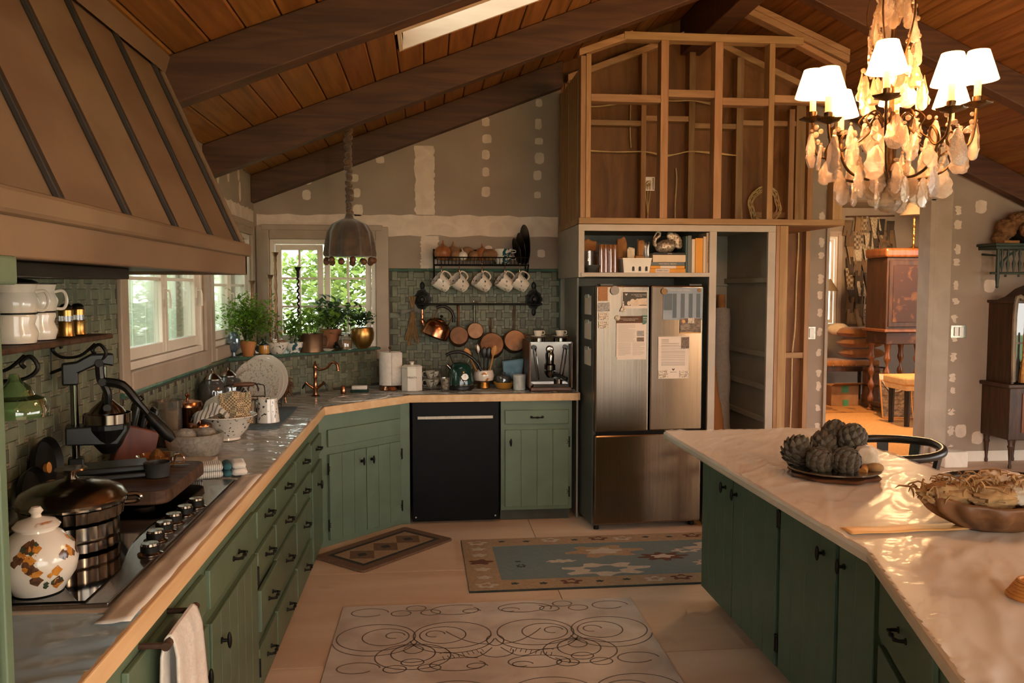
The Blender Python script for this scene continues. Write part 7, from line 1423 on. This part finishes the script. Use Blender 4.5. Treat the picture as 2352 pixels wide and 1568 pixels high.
for row in range(3):
    yo = CL - .62 * row
    for s in (-1, 1):
        for q, xc in enumerate((.2, .56)):
            x = CW / 2 + s * xc; d_ = 1 if q else -1
            circ(x, yo - .40, .185, .15); circ(x - s * d_ * .045, yo - .40, .11, .095); circ(x - s * d_ * .085, yo - .39, .05, .045, 0, 1.6 * PI, sp=.35)
            circ(x, yo - .43, .20, .17, 3.3, 6.1)
        x = CW / 2 + s * .38
        for dx, dy in ((0, .06), (-.075, .12), (.075, .12)): circ(x + dx, yo - dy, .05, .035)
        circ(x, yo - .62, .17, .13); circ(x, yo - .59, .10, .09); circ(x, yo - .55, .045, .04, PI, 2.9 * PI)
        circ(CW / 2 + s * .17, yo - .10, .15, .07, -.4 if s > 0 else 1.0, 2.2 * PI, sp=.3); circ(CW / 2 + s * .1, yo - .12, .05, .03, 0, 1.7 * PI, sp=.3); circ(CW / 2 + s * .62, yo - .1, .1, .06, 0, 1.8 * PI, sp=.25)
        line([(CW / 2 + s * (.02 + .24 * t), yo - .56 - .06 * math.sin(t * 5) - .1 * t) for t in [k / 20 for k in range(21)]]); line([(CW / 2 + s * (.03 + .2 * t), yo - .52 + .16 * t * t) for t in [k / 20 for k in range(21)]])
        for k in range(9): t = k / 9; line([(CW / 2 + s * (.06 + .2 * t), yo - .60 - .08 * t), (CW / 2 + s * (.07 + .2 * t), yo - .57 - .07 * t)], .004)
    circ(CW / 2, yo - .60, .075, .06, -PI, .2); circ(CW / 2, yo - .48, .04, .06, PI * .6, 2.4 * PI)
g.build('carved_lines', 'rug_line', par=cr, smooth=False)
sm_ = thing('kitchen_mat', 'brown hooked mat with three dark diamonds before the sink', 'rug', (-.285, 5.235, 0), math.radians(47)); ML, MW = .40, .225
def rr(w, h, r=.05): return arc(w - r, h - r, r, 0, PI / 2, 5) + arc(-w + r, h - r, r, PI / 2, PI, 5) + arc(-w + r, -h + r, r, PI, 1.5 * PI, 5) + arc(w - r, -h + r, r, -PI / 2, 0, 5)
G().prism(rr(ML, MW, .03), 0, .016).build('pile', 'rug_brown', par=sm_, smooth=False, bev=.006)
for a, b in (((-.335, -.16), (.335, -.135)), ((-.335, .135), (.335, .16)), ((-.335, -.135), (-.31, .135)), ((.31, -.135), (.335, .135))): G().box((*a, .0162), (*b, .0175)).build('band', 'rug_dark', par=sm_, smooth=False)
G().box((-.308, -.133, .0161), (.308, .133, .017)).build('centre_field', 'rug_tan', par=sm_, smooth=False)
for x in (-.2, 0, .2):
    G().prism([(x - .10, 0), (x, -.11), (x + .10, 0), (x, .11)], .0172, .0180).build('diamond', 'rug_brown', par=sm_, smooth=False); G().prism([(x - .035, -.012), (x + .012, -.035), (x + .035, .012), (x - .012, .035)], .0182, .0188).build('diamond_centre', 'rug_dark', par=sm_, smooth=False)
# ---------------------------------------------------------------- island things
mat('artichoke', '#3a3428', '#5a5040', rough=.7, sc=14, bump=.1, rnd=.15); mat('artichoke_tan', '#7a5d3c', '#99784f', rough=.7, sc=14, bump=.1)
tb = thing('tray_board', 'dark scalloped wooden board under the artichoke tray', 'board', (1.60, 3.11, ZI)); G().lathe([(0, 0), (.165, 0), (.172, .007), (.165, .014), (0, .014)], 60, fn=lambda a, z: 1 + .05 * math.cos(8 * a)).build('board', 'walnut', par=tb)
ty = thing('silver_tray', 'round pewter tray heaped with artichokes', 'tray', (1.60, 3.11, ZI + .0145)); lathe('dish', [(0, 0), (.13, 0), (.155, .010), (.172, .014), (.172, .018), (.155, .015), (.13, .005), (0, .005)], 'silver_old', 48, par=ty); lathe('rim', [(.168, .014), (.176, .014), (.176, .020), (.168, .020)], 'silver_old', 48, par=ty)
bract = None
def artichoke(loc, r, tilt, rz, label, m='artichoke', open_=.25, rows=7):
    global bract
    t = thing('artichoke', label, 'artichoke', T=TR(*loc) @ RZ(rz) @ RX(tilt), grp='dried artichokes on the tray')
    G().ball((0, 0, 0), (r * .86, r * .86, r * .92), 16, 10).build('heart', m, par=t); G().cyl((0, 0, -r * .85), (0, 0, -r * 1.25), r * .22, r * .2, 10).build('stem', m, par=t)
    if bract is None or bract.data.materials[0].name != m:
        P = []; g = G()
        for j in range(5):
            v = j / 4; w = .34 * math.sin(PI * (.30 + .66 * v)) ; z = -.28 + .60 * v; y = .07 * math.sin(v * PI)
            P += [(-w, -.04, z), (0, -.10 - y, z), (w, -.04, z)]
        fs = [(j * 3 + i, j * 3 + i + 1, j * 3 + i + 4, j * 3 + i + 3) for j in range(4) for i in range(2)]
        g.add(P, fs); bract = g.build('bract', m, par=t, solid=.05, loc=(0, 0, 0)); bract.scale = (.001, .001, .001); first = True
    src = bract; used = False
    for k in range(rows):
        ph = -1.0 + 2.2 * k / (rows - 1); n = max(4, int(9 * math.cos(ph * .85)))
        for i in range(n):
            a = 2 * PI * (i + .5 * (k % 2)) / n; z = r * .9 * math.sin(ph) * .95; q = r * .80 * math.cos(ph)
            loc_ = (q * math.cos(a), q * math.sin(a), z); rot = (open_ - ph * .85, 0, a + PI / 2)
            if not used and src.parent == t: src.location = loc_; src.rotation_euler = rot; src.scale = (r,) * 3; used = True
            else: inst(src, loc_, t, rot, (r,) * 3)
    return t
zt_ = ZI + .02
artichoke((1.475, 3.17, zt_ + .065), .062, .35, 1.2, 'left artichoke with open pointed leaves on the tray', open_=.62); artichoke((1.515, 3.055, zt_ + .052), .056, .9, .2, 'dark artichoke at the front left of the tray', open_=.10); artichoke((1.60, 3.02, zt_ + .055), .058, .9, .5, 'rounded artichoke at the front middle of the tray', open_=.10)
artichoke((1.595, 3.19, zt_ + .09), .055, .5, 2.5, 'pale artichoke behind the front pair', open_=.2); artichoke((1.70, 3.16, zt_ + .115), .060, .3, 1.0, 'dark artichoke on top at the right', open_=.15)
artichoke((1.665, 3.235, zt_ + .12), .058, .2, 2.2, 'highest artichoke at the back of the heap', open_=.15); artichoke((1.70, 3.28, zt_ + .045), .055, .6, 2.0, 'artichoke half hidden at the back of the tray', open_=.2)
dg = thing('dried_pod', 'pale dried pod with a stalk at the right of the tray', 'dried pod', (1.715, 3.085, zt_ + .002)); G().ball((0, 0, .05), (.05, .045, .05), 22, 14, fn=lambda d: 1 + .18 * noise.noise(d * 3.5)).build('pod', 'linen', par=dg); G().tube([(-.02, -.04, .02), (-.055, -.085, .012)], [.014, .016], 10).build('stalk', 'bamboo', par=dg); G().ball((.01, -.06, .022), (.035, .022, .02), 12, 8).build('husk', 'dried', par=dg)
db = thing('carved_bowl', 'carved brown wooden bowl heaped with dried bread and cloth', 'bowl', (1.745, 2.36, ZI), -.22); 
def bowlf(u, v):
    a = u * 2 * PI; ca, sa = math.cos(a), math.sin(a); zz = v; k = .45 + .55 * math.sin(min(1, v * 1.05) * PI / 2); rib = .02 * math.sin(a * 14) * v * (1 - v) * 4
    return ((.24 + rib) * k * ca * (1 + .1 * ca), (.105 + rib) * k * sa, .004 + .095 * zz + .012 * math.cos(2 * a) * v)
G().grid(bowlf, 60, 12, cu=True).build('bowl', mat('carved_wood', '#5f3f24', '#7d5634', rough=.5, sc=6, st=(1, 4, 4), bump=.08), par=db, solid=.012, ang=80); G().lathe([(0, 0), (.07, 0), (.10, .03), (0, .04)], 24, T=Matrix.Diagonal((1, .6, 1, 1))).build('foot', 'carved_wood', par=db)
for i, (x, y, z, s, m) in enumerate(((-.14, .0, .10, .095, 'dried'), (-.02, -.02, .105, .09, 'dried'), (.10, 0, .115, .10, 'linen'), (.02, .05, .13, .09, 'linen'), (.18, .01, .11, .07, 'dried'))):
    G().ball((0, 0, 0), (s, s * .62, s * .42), 44, 26, fn=lambda d, i=i: 1 + .20 * noise.noise(d * 3 + Vector((i, 0, 0))) + .10 * noise.noise(d * 11) + .10 * noise.noise(d * 26)).build('bread_piece' if m == 'dried' else 'cloth_fold', m, loc=(1.745 + x * .976 + y * .22, 2.36 - x * .218 + y * .976, ZI + z), label=('shaggy dried piece at the left end of the carved bowl', 'shaggy dried piece in the middle of the carved bowl', 'pale cloth fold draped over the carved bowl', 'pale cloth fold at the back of the carved bowl', 'dried piece at the right end of the carved bowl')[i], cat='dried filling' if m == 'dried' else 'cloth')
r_ = random.Random(31); g = G()
for _ in range(150):
    x, y = r_.uniform(-.24, .16), r_.gauss(0, .045); z = .125 + .03 * math.cos(x * 9) + r_.uniform(-.02, .012); p = Vector((x, y, z)); q = Vector((r_.gauss(0, .014), r_.gauss(0, .014), r_.uniform(-.008, .01))); g.tube([p - q, p + Vector((0, 0, .008)), p + q, p + q * 1.3 + Vector((0, 0, -.012))], [.0012, .003, .003, .001], 4)
g.build('dried_fringe', 'dried', loc=(1.745, 2.36, ZI), rz=-.22, label='tangle of dried shavings over the carved bowl', cat='shavings', kind='stuff')
G().ball((1.95, 2.28, ZI + .135), (.08, .012, .012), 12, 8).build('rolled_stick', 'dried', loc=(1.95, 2.28, ZI + .12), w=True, label='fringed dried stick lying across the carved bowl end', cat='stick')
wp = thing('woven_trivet', 'round woven straw trivet at the right edge of the island', 'trivet', (1.43, 1.80, ZI)); g = G()
for k in range(6): g.tube([((.05 - .004 * k) * math.cos(a), (.05 - .004 * k) * math.sin(a), .008 + .007 * k) for a in [q * PI / 14 for q in range(28)]], .007 - .0004 * k, 6, closed=True)
g.lathe([(0, .001), (.045, .002), (.03, .04), (0, .042)], 20).build('coil', 'bamboo', par=wp)
# ---------------------------------------------------------------- chairs
mat('ebony', '#15130f', '#231f19', rough=.35, sc=8, st=(1, 8, 8))
def chair(loc, rz, label):
    t = thing('round_back_chair', label, 'chair', loc, rz, grp='dark chairs behind the island')
    lathe('seat', [(0, .43), (.20, .43), (.215, .445), (.2, .465), (0, .46)], 'ebony', 30, par=t)
    for a in (.8, 2.34, 3.94, 5.48): G().tube([(.17 * math.cos(a), .17 * math.sin(a), .43), (.20 * math.cos(a), .20 * math.sin(a), 0)], [.018, .014], 10).build('leg', 'ebony', par=t)
    pts = [(.27 * math.cos(a), .27 * math.sin(a), .84 - .03 * abs(a) / 2.2) for a in [-2.2 + 4.4 * k / 40 for k in range(41)]]
    G().tube(pts, [.012] + [.022] * 39 + [.012], 10).build('back_rail', 'ebony', par=t)
    for a in (-1.75, -1.0, -.35, .35, 1.0, 1.75):
        d = Vector((math.cos(a), math.sin(a), 0)); n = Vector((-d.y, d.x, 0)); p, q = d * .20 + Vector((0, 0, .45)), d * .27 + Vector((0, 0, .832)); e = d * .006
        G().add([p - n * .022 - e, p + n * .022 - e, q + n * .03 - e, q - n * .03 - e, p - n * .022 + e, p + n * .022 + e, q + n * .03 + e, q - n * .03 + e], [(0,3,2,1),(4,5,6,7),(0,1,5,4),(1,2,6,5),(2,3,7,6),(3,0,4,7)]).build('splat', 'ebony', par=t, smooth=False)
    G().tube([(.19 * math.cos(a), .19 * math.sin(a), .18) for a in [k * PI / 12 for k in range(24)]], .009, 8, closed=True).build('stretcher', 'ebony', par=t)
chair((2.385, 4.09, 0), 0.1, 'dark round-backed chair at the far corner of the island'); chair((2.37, 3.19, 0), 0.05, 'dark round-backed chair half hidden behind the island')
# ---------------------------------------------------------------- right wall furniture
OLD = {o.name for o in col.objects}
VX, VY = 0.37, 0.14
vt = thing('display_cabinet', 'carved mahogany display cabinet with a domed glass top', 'display cabinet', (5.45, 7.05, 0))
mat('mahogany', '#34200f', '#4d2f1a', rough=.45, st=(6, 6, 1), sc=3); mat('mahogany_light', '#6a3a1c', '#86502a', rough=.35, st=(6, 6, 1), sc=3, coat=.2)
G().box((4.90, 6.80, .29), (6.02, 7.37, .80)).build('lower_case', 'mahogany', par=vt, w=True, smooth=False, bev=.006); G().box((4.87, 6.77, .80), (6.05, 7.38, .84)).build('waist_moulding', 'mahogany', par=vt, w=True, smooth=False, bev=.012)
for x in (5.02, 5.50):
    d_ = G().box((x, 6.788, .36), (x + .42, 6.80, .75)).build('door', 'mahogany_light', par=vt, w=True, smooth=False, bev=.008); G().box((x + .06, 6.783, .42), (x + .36, 6.79, .69)).build('panel', 'mahogany', par=d_, w=True, smooth=False, bev=.006)
for x in (4.95, 5.22, 5.70, 5.97):
    for y in (6.85, 7.3): G(TR(x, y, 0)).lathe([(.014, 0), (.018, .02), (.012, .05), (.022, .2), (.03, .22), (.02, .24), (.032, .29)], 12).build('leg', 'mahogany', par=vt, w=True)
G().box((4.94, 6.86, .84), (4.965, 7.36, 1.66)).box((5.955, 6.86, .84), (5.98, 7.36, 1.66)).box((4.965, 7.34, .84), (5.955, 7.36, 1.66)).build('upper_case', 'mahogany', par=vt, w=True, smooth=False)
G().prism([(4.92, 1.66), (5.02, 1.66), (5.1, 1.69), (5.2, 1.77), (5.34, 1.83), (5.46, 1.85), (5.58, 1.83), (5.72, 1.77), (5.82, 1.69), (5.9, 1.66), (6.0, 1.66), (6.0, 1.63), (4.92, 1.63)], 0, .54, T=XZ(7.37)).build('bonnet', 'mahogany', par=vt, w=True, smooth=False, bev=.006)
G().tube(bez([(4.95, 6.845, .86), (4.95, 6.845, 1.64), (5.06, 6.845, 1.66), (5.2, 6.845, 1.75), (5.46, 6.845, 1.83), (5.72, 6.845, 1.75), (5.86, 6.845, 1.66), (5.97, 6.845, 1.64), (5.97, 6.845, .86)], 5), .022, 8).build('arched_moulding', mat('gilt_edge', '#6a5a48', '#8a785f', rough=.4), par=vt, w=True)
for x in (5.06, 5.46, 5.86): G().box((x - .012, 6.85, .86), (x + .012, 6.87, 1.64)).build('glazing_bar', 'gilt_edge', par=vt, w=True, smooth=False)
G().box((4.97, 6.853, 1.23), (5.95, 6.868, 1.25)).build('glazing_bar', 'gilt_edge', par=vt, w=True, smooth=False)
for a, b in ((4.97, 5.45), (5.47, 5.95)): G().box((a, 6.86, .87), (b, 6.864, 1.68)).build('glass_pane', 'grey_glass', par=vt, w=True, smooth=False)
for z in (1.05, 1.3): G().box((4.966, 6.9, z), (5.954, 7.339, z + .012)).build('shelf', 'mahogany', par=vt, w=True, smooth=False)
vt.location = (5.45 + VX, 7.05 + VY, 0); vt.scale = (1, .72, .935)
ts = thing('gold_tassel', 'pair of gold tassels hanging on the display cabinet door', 'tassel', (5.42, 7.02, .80))
for dx in (-.025, .03): G(TR(dx, 0, 0)).lathe([(.032, 0), (.028, .10), (.018, .15), (.024, .17), (.016, .2), (.01, .22), (.008, .45), (0, .46)], 14, fn=lambda a, z: 1 + .08 * math.cos(9 * a)).build('tassel', mat('gold_thread', '#7d4f1c', '#b07a30', rough=.5, metal=.3, sc=30), par=ts)
pr_ = thing('plate_rack', 'dark green spindle plate rack on the doorway wall', 'rack', (5.6, 7.36, 1.7))
mat('rack_green', '#26302a', '#364238', rough=.5)
G().box((5.18, 7.14, 2.02), (6.05, 7.40, 2.05)).box((5.16, 7.12, 2.05), (6.07, 7.40, 2.075)).build('top_shelf', 'rack_green', par=pr_, w=True, smooth=False, bev=.006); G().cyl((5.15, 7.17, 1.80), (6.08, 7.17, 1.80), .011, n=8).build('lower_rail', 'rack_green', par=pr_, w=True)
for k in range(14): x = 5.26 + k * .058; G(TR(x, 7.17, 1.80)).lathe([(.004, 0), (.008, .03), (.016, .09), (.006, .13), (.014, .18), (.006, .22)], 8).build('spindle', 'rack_green', par=pr_, w=True)
for x in (5.22, 6.0): G(TR(x, 7.17, 1.66)).lathe([(0, 0), (.014, .01), (.01, .03), (.018, .1), (.016, .36)], 10).tube([(0, 0, .2), (.10, 0, .30), (.2, 0, .36)], .01, 6).tube([(0, 0, .3), (0, .22, .32)], .011, 6).build('post', 'rack_green', par=pr_, w=True)
for k in range(6): G().ball((5.3 + k * .13, 7.17, 1.775), .012, 8, 6).build('peg', 'rack_green', par=pr_, w=True)
vs_ = thing('black_vase', 'black fluted pot with dried hydrangeas on the plate rack', 'pot', (5.56, 7.26, 2.0755)); lathe('pot', [(.08, 0), (.10, .01), (.15, .08), (.15, .14), (.12, .19), (.115, .19)], 'ebony', 30, fn=lambda a, z: 1 + .02 * math.cos(18 * a), par=vs_)
r_ = random.Random(9)
for k, (dx, dy, dz, s) in enumerate(((-.20, .0, .14, .09), (-.12, -.03, .20, .09), (-.10, -.15, .12, .07), (.0, 0, .22, .09), (.12, 0, .2, .08), (-.24, .02, .05, .07))): G().ball((dx, dy, dz), s, 24, 16, fn=lambda d, k=k: 1 + .22 * noise.noise(d * 5 + Vector((k, 0, 0)))).build('dried_flower', mat('dry_flower', '#5f4228', '#86603a', rough=.95, sc=24, bump=.6), par=vs_, ang=20)
G().box((5.27, 7.16, 2.0755), (5.42, 7.3, 2.10)).build('small_book', 'kraft', loc=(5.35, 7.2, 2.0755), w=True, smooth=False, label='small brown book lying on the plate rack', cat='book')
# ---------------------------------------------------------------- the sitting room beyond the doorway
mat('carpet_gold', '#b98246', '#c99353', rough=.95, sc=30, bump=.1); mat('rug_gold', '#a8733a', '#7a5028', rough=.95, sc=5, ramp=(.55, .6)); mat('rust_velvet', '#8a5526', '#a06a34', rough=.85, sc=10, sheen=.3); mat('seat_cream', '#c99a5c', '#d6a86a', rough=.85, sc=20); mat('cardboard', '#8a5f36', '#9a6e43', rough=.85, sc=8); mat('tape_green', '#3f7a4a', '#4a8a56', rough=.5); mat('shade_cloth', '#8d7a63', '#9a8770', rough=.9)
G().box((3.06, 7.56, -.019), (8.59, 12.29, .004)).build('floor_carpet', 'carpet_gold', smooth=False, kind='structure', label='golden floor covering of the sitting room')
G().box((4.2, 10.45, .005), (8.0, 12.2, .012)).build('area_rug', 'rug_gold', loc=(6, 11.3, .005), w=True, smooth=False, label='patterned gold rug under the far furniture', cat='rug')
se = thing('secretary_cabinet', 'marquetry cabinet on a barley-twist stand', 'cabinet', (6.4, 10.35, 0))
mat('marquetry', '#3d2110', '#6d4420', rough=.5, sc=9, det=3, ramp=(.55, .72))
G().box((5.90, 10.20, 1.12), (6.95, 10.70, 2.06)).build('case', 'mahogany', par=se, w=True, smooth=False, bev=.006); G().box((5.86, 10.16, 2.06), (6.99, 10.70, 2.18)).build('cornice', 'mahogany_light', par=se, w=True, smooth=False, bev=.03); G().box((5.86, 10.15, 1.09), (6.99, 10.72, 1.13)).build('waist', 'mahogany_light', par=se, w=True, smooth=False, bev=.01); G().box((5.90, 10.18, .93), (6.95, 10.68, 1.09)).build('stand_apron', 'marquetry', par=se, w=True, smooth=False, bev=.01)
for a, b in ((5.93, 6.40), (6.43, 6.92)):
    d_ = G().box((a, 10.185, 1.16), (b, 10.2, 2.02)).build('door', 'mahogany', par=se, w=True, smooth=False, bev=.006); G().box((a + .05, 10.178, 1.22), (b - .05, 10.186, 1.96)).build('inlay_panel', 'marquetry', par=d_, w=True, smooth=False, bev=.004)
for x in (5.96, 6.37, 6.88):
    for y in (10.24, 10.62): G(TR(x, y, 0)).lathe([(.04, 0), (.045, .03), (.02, .06), (.03, .1)] + [(.028 + .016 * math.sin(k * 1.15), .12 + k * .035) for k in range(20)] + [(.03, .85), (.045, .93)], 14).build('twist_leg', 'mahogany_light', par=se, w=True)
G().box((5.93, 10.22, .10), (6.92, 10.66, .14)).build('stretcher', 'mahogany', par=se, w=True, smooth=False)
tl = thing('table_lamp', 'unlit beaded table lamp on the marquetry cabinet', 'lamp', (6.385, 10.42, 2.181)); lathe('base', [(.06, 0), (.065, .01), (.02, .03)] + [(.012 + .010 * abs(math.sin(k * .9)), .04 + k * .018) for k in range(22)], 'brass', 14, par=tl); lathe('shade', [(.18, .44), (.11, .55), (.06, .63)], 'shade_cloth', 30, par=tl, solid=.004)
sb_ = thing('swatch_display', 'wall hanging pinned with dozens of fabric swatches', 'fabric display', (6.8, 12.27, 1.1)); r_ = random.Random(4)
G().cyl((6.40, 12.25, 2.76), (7.18, 12.25, 2.78), .012, n=8).build('hanging_rod', 'dark_wood', par=sb_, w=True)
sc_ = ['#6a5a48', '#8a765c', '#a9967a', '#4a3f34', '#7d5c3a', '#b0a08a', '#5c5a52', '#94724a', '#33302b', '#c4b294']; sm2 = [mat('swatch_%d' % i, c, sc_[(i * 3 + 4) % 10], rough=.9, sc=18 + 3 * i, ramp=(.45, .62), kind=('noise', 'wave', 'check')[i % 3], dist=.3) for i, c in enumerate(sc_)]
for row in range(8):
    for k in range(6):
        x = 6.42 + k * .125 + r_.uniform(-.03, .03); z = 2.74 - row * .20 + r_.uniform(-.04, .04); w, h = r_.uniform(.10, .17), r_.uniform(.22, .34); y = 12.25 - .01 * row - .004 * k
        def sw_(u, v, x=x, z=z, w=w, h=h, y=y, q=r_.uniform(-.25, .25), s=r_.uniform(0, 9)): return (x + (u - .1) * w + q * v * h, y - .012 * math.sin(u * 6 + s) - .02 * v, z - v * h + .02 * u * q)
        if z - h > .95: G().grid(sw_, 6, 5).build('fabric_swatch', sm2[r_.randrange(10)], par=sb_, w=True, solid=.002)
be = thing('studded_bench', 'rust upholstered bench with nailheads under the cushions', 'bench', (6.1, 11.5, 0)); G().box((5.35, 11.25, .54), (6.45, 11.75, .63)).build('seat', 'rust_velvet', par=be, w=True, bev=.03); G().box((5.37, 11.27, .47), (6.43, 11.73, .54)).build('apron', 'mahogany', par=be, w=True, smooth=False)
for x in (5.42, 6.38):
    for y in (11.3, 11.7): G().tube([(x, y, .47), (x, y, .0)], [.03, .022], 8).build('leg', 'ebony', par=be, w=True)
for k in range(16): G().ball((5.40 + k * .068, 11.248, .555), .012, 8, 6).build('nailhead', 'brass', par=be, w=True)
for k, z in enumerate((.715, .865, 1.015)):
    t = thing('cushion', ('lowest rust cushion of the pile', 'middle rust cushion of the pile', 'top rust cushion of the pile')[k], 'cushion', (6.28 - .03 * k, 11.48, z - .07), .1 * k, 'cushions on the bench'); G().grid(lambda u, v: None or ((2 * u - 1) * .30 * (1 - .1 * abs(2 * v - 1)), (2 * v - 1) * .20, .07 + .085 * math.sqrt(max(0, (1 - (2 * u - 1) ** 4) * (1 - (2 * v - 1) ** 4)))), 18, 14).grid(lambda u, v: ((2 * u - 1) * .30 * (1 - .1 * abs(2 * v - 1)), (2 * v - 1) * .20, .07 - .068 * math.sqrt(max(0, (1 - (2 * u - 1) ** 4) * (1 - (2 * v - 1) ** 4)))), 18, 14).build('cover', 'rust_velvet', par=t)
t = thing('silk_pillow', 'small pale cushion tipped behind the pile', 'cushion', (5.98, 11.6, .99)); G().ball((0, 0, .07), (.17, .08, .09), 18, 12, fn=lambda d: 1 + .1 * noise.noise(d * 2)).build('cover', 'linen', par=t)
bx = thing('cardboard_box', 'open cardboard box with green tape under the bench', 'box', (5.80, 11.15, 0)); G().box((-.2, -.14, 0), (.2, .14, .30)).build('carton', 'cardboard', par=bx, smooth=False, bev=.003); G().box((-.03, -.1425, .0), (.05, -.139, .1)).box((-.05, -.1425, .2), (.05, -.139, .3)).build('tape', 'tape_green', par=bx, smooth=False); G().grid(lambda u, v: (-.2 + .4 * u, -.14 - .12 * v, .30 + .05 * v), 3, 3).build('flap', 'cardboard', par=bx, solid=.004)
bs = thing('wooden_bucket', 'banded wooden bucket beside the bench', 'bucket', (6.20, 10.95, 0)); 
for k in range(16): a = 2 * PI * k / 16; G(RZ(a)).prism([(.145, -.028), (.16, -.03), (.16, .03), (.145, .028)], .02, .56).build('stave', 'walnut', par=bs, smooth=False, bev=.003)
for z in (.08, .30, .50): lathe('hoop', [(.162, z), (.168, z), (.168, z + .03), (.162, z + .03)], 'old_brass', 28, par=bs)
lathe('bottom', [(0, .03), (.145, .03), (.145, .04), (0, .04)], 'walnut', 20, par=bs)
for k in range(4):
    T = TR(5.93 + .06 * k, 9.90 + .03 * k, .012) @ RZ(-.25 - .05 * k) @ RX(-.34 - .02 * k)
    t = thing('leaning_frame', ('front old picture panel leaning on the cabinet stand', 'second picture panel behind the front one', 'third picture panel in the leaning row', 'rearmost picture panel in the leaning row')[k], 'picture', T=T, grp='pictures leaning on the cabinet'); G().box((-.19, 0, 0), (.19, .022, .58 - .06 * k)).build('frame', 'bamboo', par=t, smooth=False, bev=.003); G().box((-.175, -.003, .015), (.175, 0, (.58 - .06 * k) * .84)).build('canvas', 'photo_brown', par=t, smooth=False)
    if k == 0: G().box((-.19, -.003, .50), (.19, 0, .57)).build('label_strip', 'book_cream', par=t, smooth=False); text('lettering', 'ROBERT ALLEN', .028, 'ink', t, TR(-.03, -.0036, .535) @ RX(PI / 2), .0003); G().tube(bez([(-.16, -.01, .48), (-.08, -.02, .36), (.05, -.02, .36), (.16, -.01, .50), (.18, .0, .57)], 6), .006, 6).build('cord', 'linen', par=t)
st = thing('bench_stool', 'pale cushioned stool just inside the doorway', 'stool', (6.05, 9.45, 0)); G().box((5.62, 9.25, .50), (6.6, 9.75, .60)).build('cushion', 'seat_cream', par=st, w=True, bev=.025); G().box((5.64, 9.27, .44), (6.58, 9.73, .50)).build('apron', 'seat_cream', par=st, w=True, smooth=False, bev=.004)
for x in (5.70, 6.52):
    for y in (9.33, 9.67): G().tube([(x, y, .44), (x, y, 0)], [.036, .03], 12).build('leg', 'ebony', par=st, w=True)
t = thing('floor_lamp', 'lamp with a conical shade by the sitting room window', 'lamp', (6.02, 12.05, 0)); lathe('shade', [(.16, 1.62), (.05, 1.80)], 'shade_cloth', 24, par=t, solid=.004); G().cyl((0, 0, .02), (0, 0, 1.66), .012, n=8).lathe([(.13, 0), (.13, .015), (.02, .03)], 20).build('stand', 'black_iron', par=t)
annex(OLD)
# ---------------------------------------------------------------- garden outside
mat('grass', '#5a7038', '#76904a', rough=.9, sc=8); mat('fence_paint', '#cfd8ba', '#e2e8d2', rough=.7, st=(3, 3, .4), sc=2, rnd=.12); mat('leaf_garden', '#6a8236', '#a9b765', transl=.4, rough=.55, sc=3, rnd=.35, isl=True); mat('bark', '#4a3a2a', '#5c4a38', rough=.9, sc=12)
G().box((-14, -10, -.5), (-1.46, 22, -.3)).box((-1.46, 6.53, -.5), (2.5, 22, -.3)).box((-1.46, -20, -.5), (25, -2.62, -.3)).box((6.36, -2.62, -.5), (25, 6.3, -.3)).build('ground', 'grass', smooth=False, kind='structure')
fe = thing('garden_fence', 'pale green vertical-board fence outside the left windows', 'fence', (-2.5, 8, -.3)); g0 = None
for k in range(62):
    y = 3.6 + k * .17
    if g0 is None: g0 = G().box((-.02, 0, 0), (.0, .152, 2.9)).build('fence_board', 'fence_paint', par=fe, loc=(-.0, y - 8, 0), smooth=False, bev=.004)
    else: inst(g0, (-.012 * (k % 2), y - 8, 0), fe)
for z in (.4, 2.4): G().box((-.07, -4.4, z), (-.035, 6.1, z + .09)).build('rail', 'fence_paint', par=fe, smooth=False)
for i, (x, y, rx, rz_, zc, n, lb) in enumerate(((-.55, 8.6, .75, 1.0, 1.2, 4200, 'dense shrub outside the right half of the window'), (-1.35, 9.4, .6, 1.05, 1.05, 3000, 'lighter shrub outside the middle of the window'), (-1.85, 10.4, .45, .6, .55, 1500, 'low shrub outside the left half of the window'), (.5, 9.2, .8, 1.1, 1.2, 2600, 'shrub at the right of the garden'))):
    t = thing('garden_shrub', lb, 'shrub', (x, y, -.3), grp='shrubs in the garden'); r_ = random.Random(60 + i)
    for q in range(5): a = q * 1.3; G().tube([(0, 0, 0), (rx * .3 * math.cos(a), rx * .3 * math.sin(a), zc * .7), (rx * .6 * math.cos(a), rx * .6 * math.sin(a), zc + rz_ * .6)], [.03, .02, .008], 6).build('branch', 'bark', par=t)
    def fn(r): 
        a, b, q = r.uniform(0, 2 * PI), math.acos(r.uniform(-1, 1)), r.uniform(.45, 1) ** .5; return (rx * q * math.sin(b) * math.cos(a), rx * q * math.sin(b) * math.sin(a), zc + .3 + rz_ * q * math.cos(b))
    scatter_leaves(G(), n, fn, .11, r_).build('foliage', 'leaf_garden', par=t, smooth=False, kind='stuff')
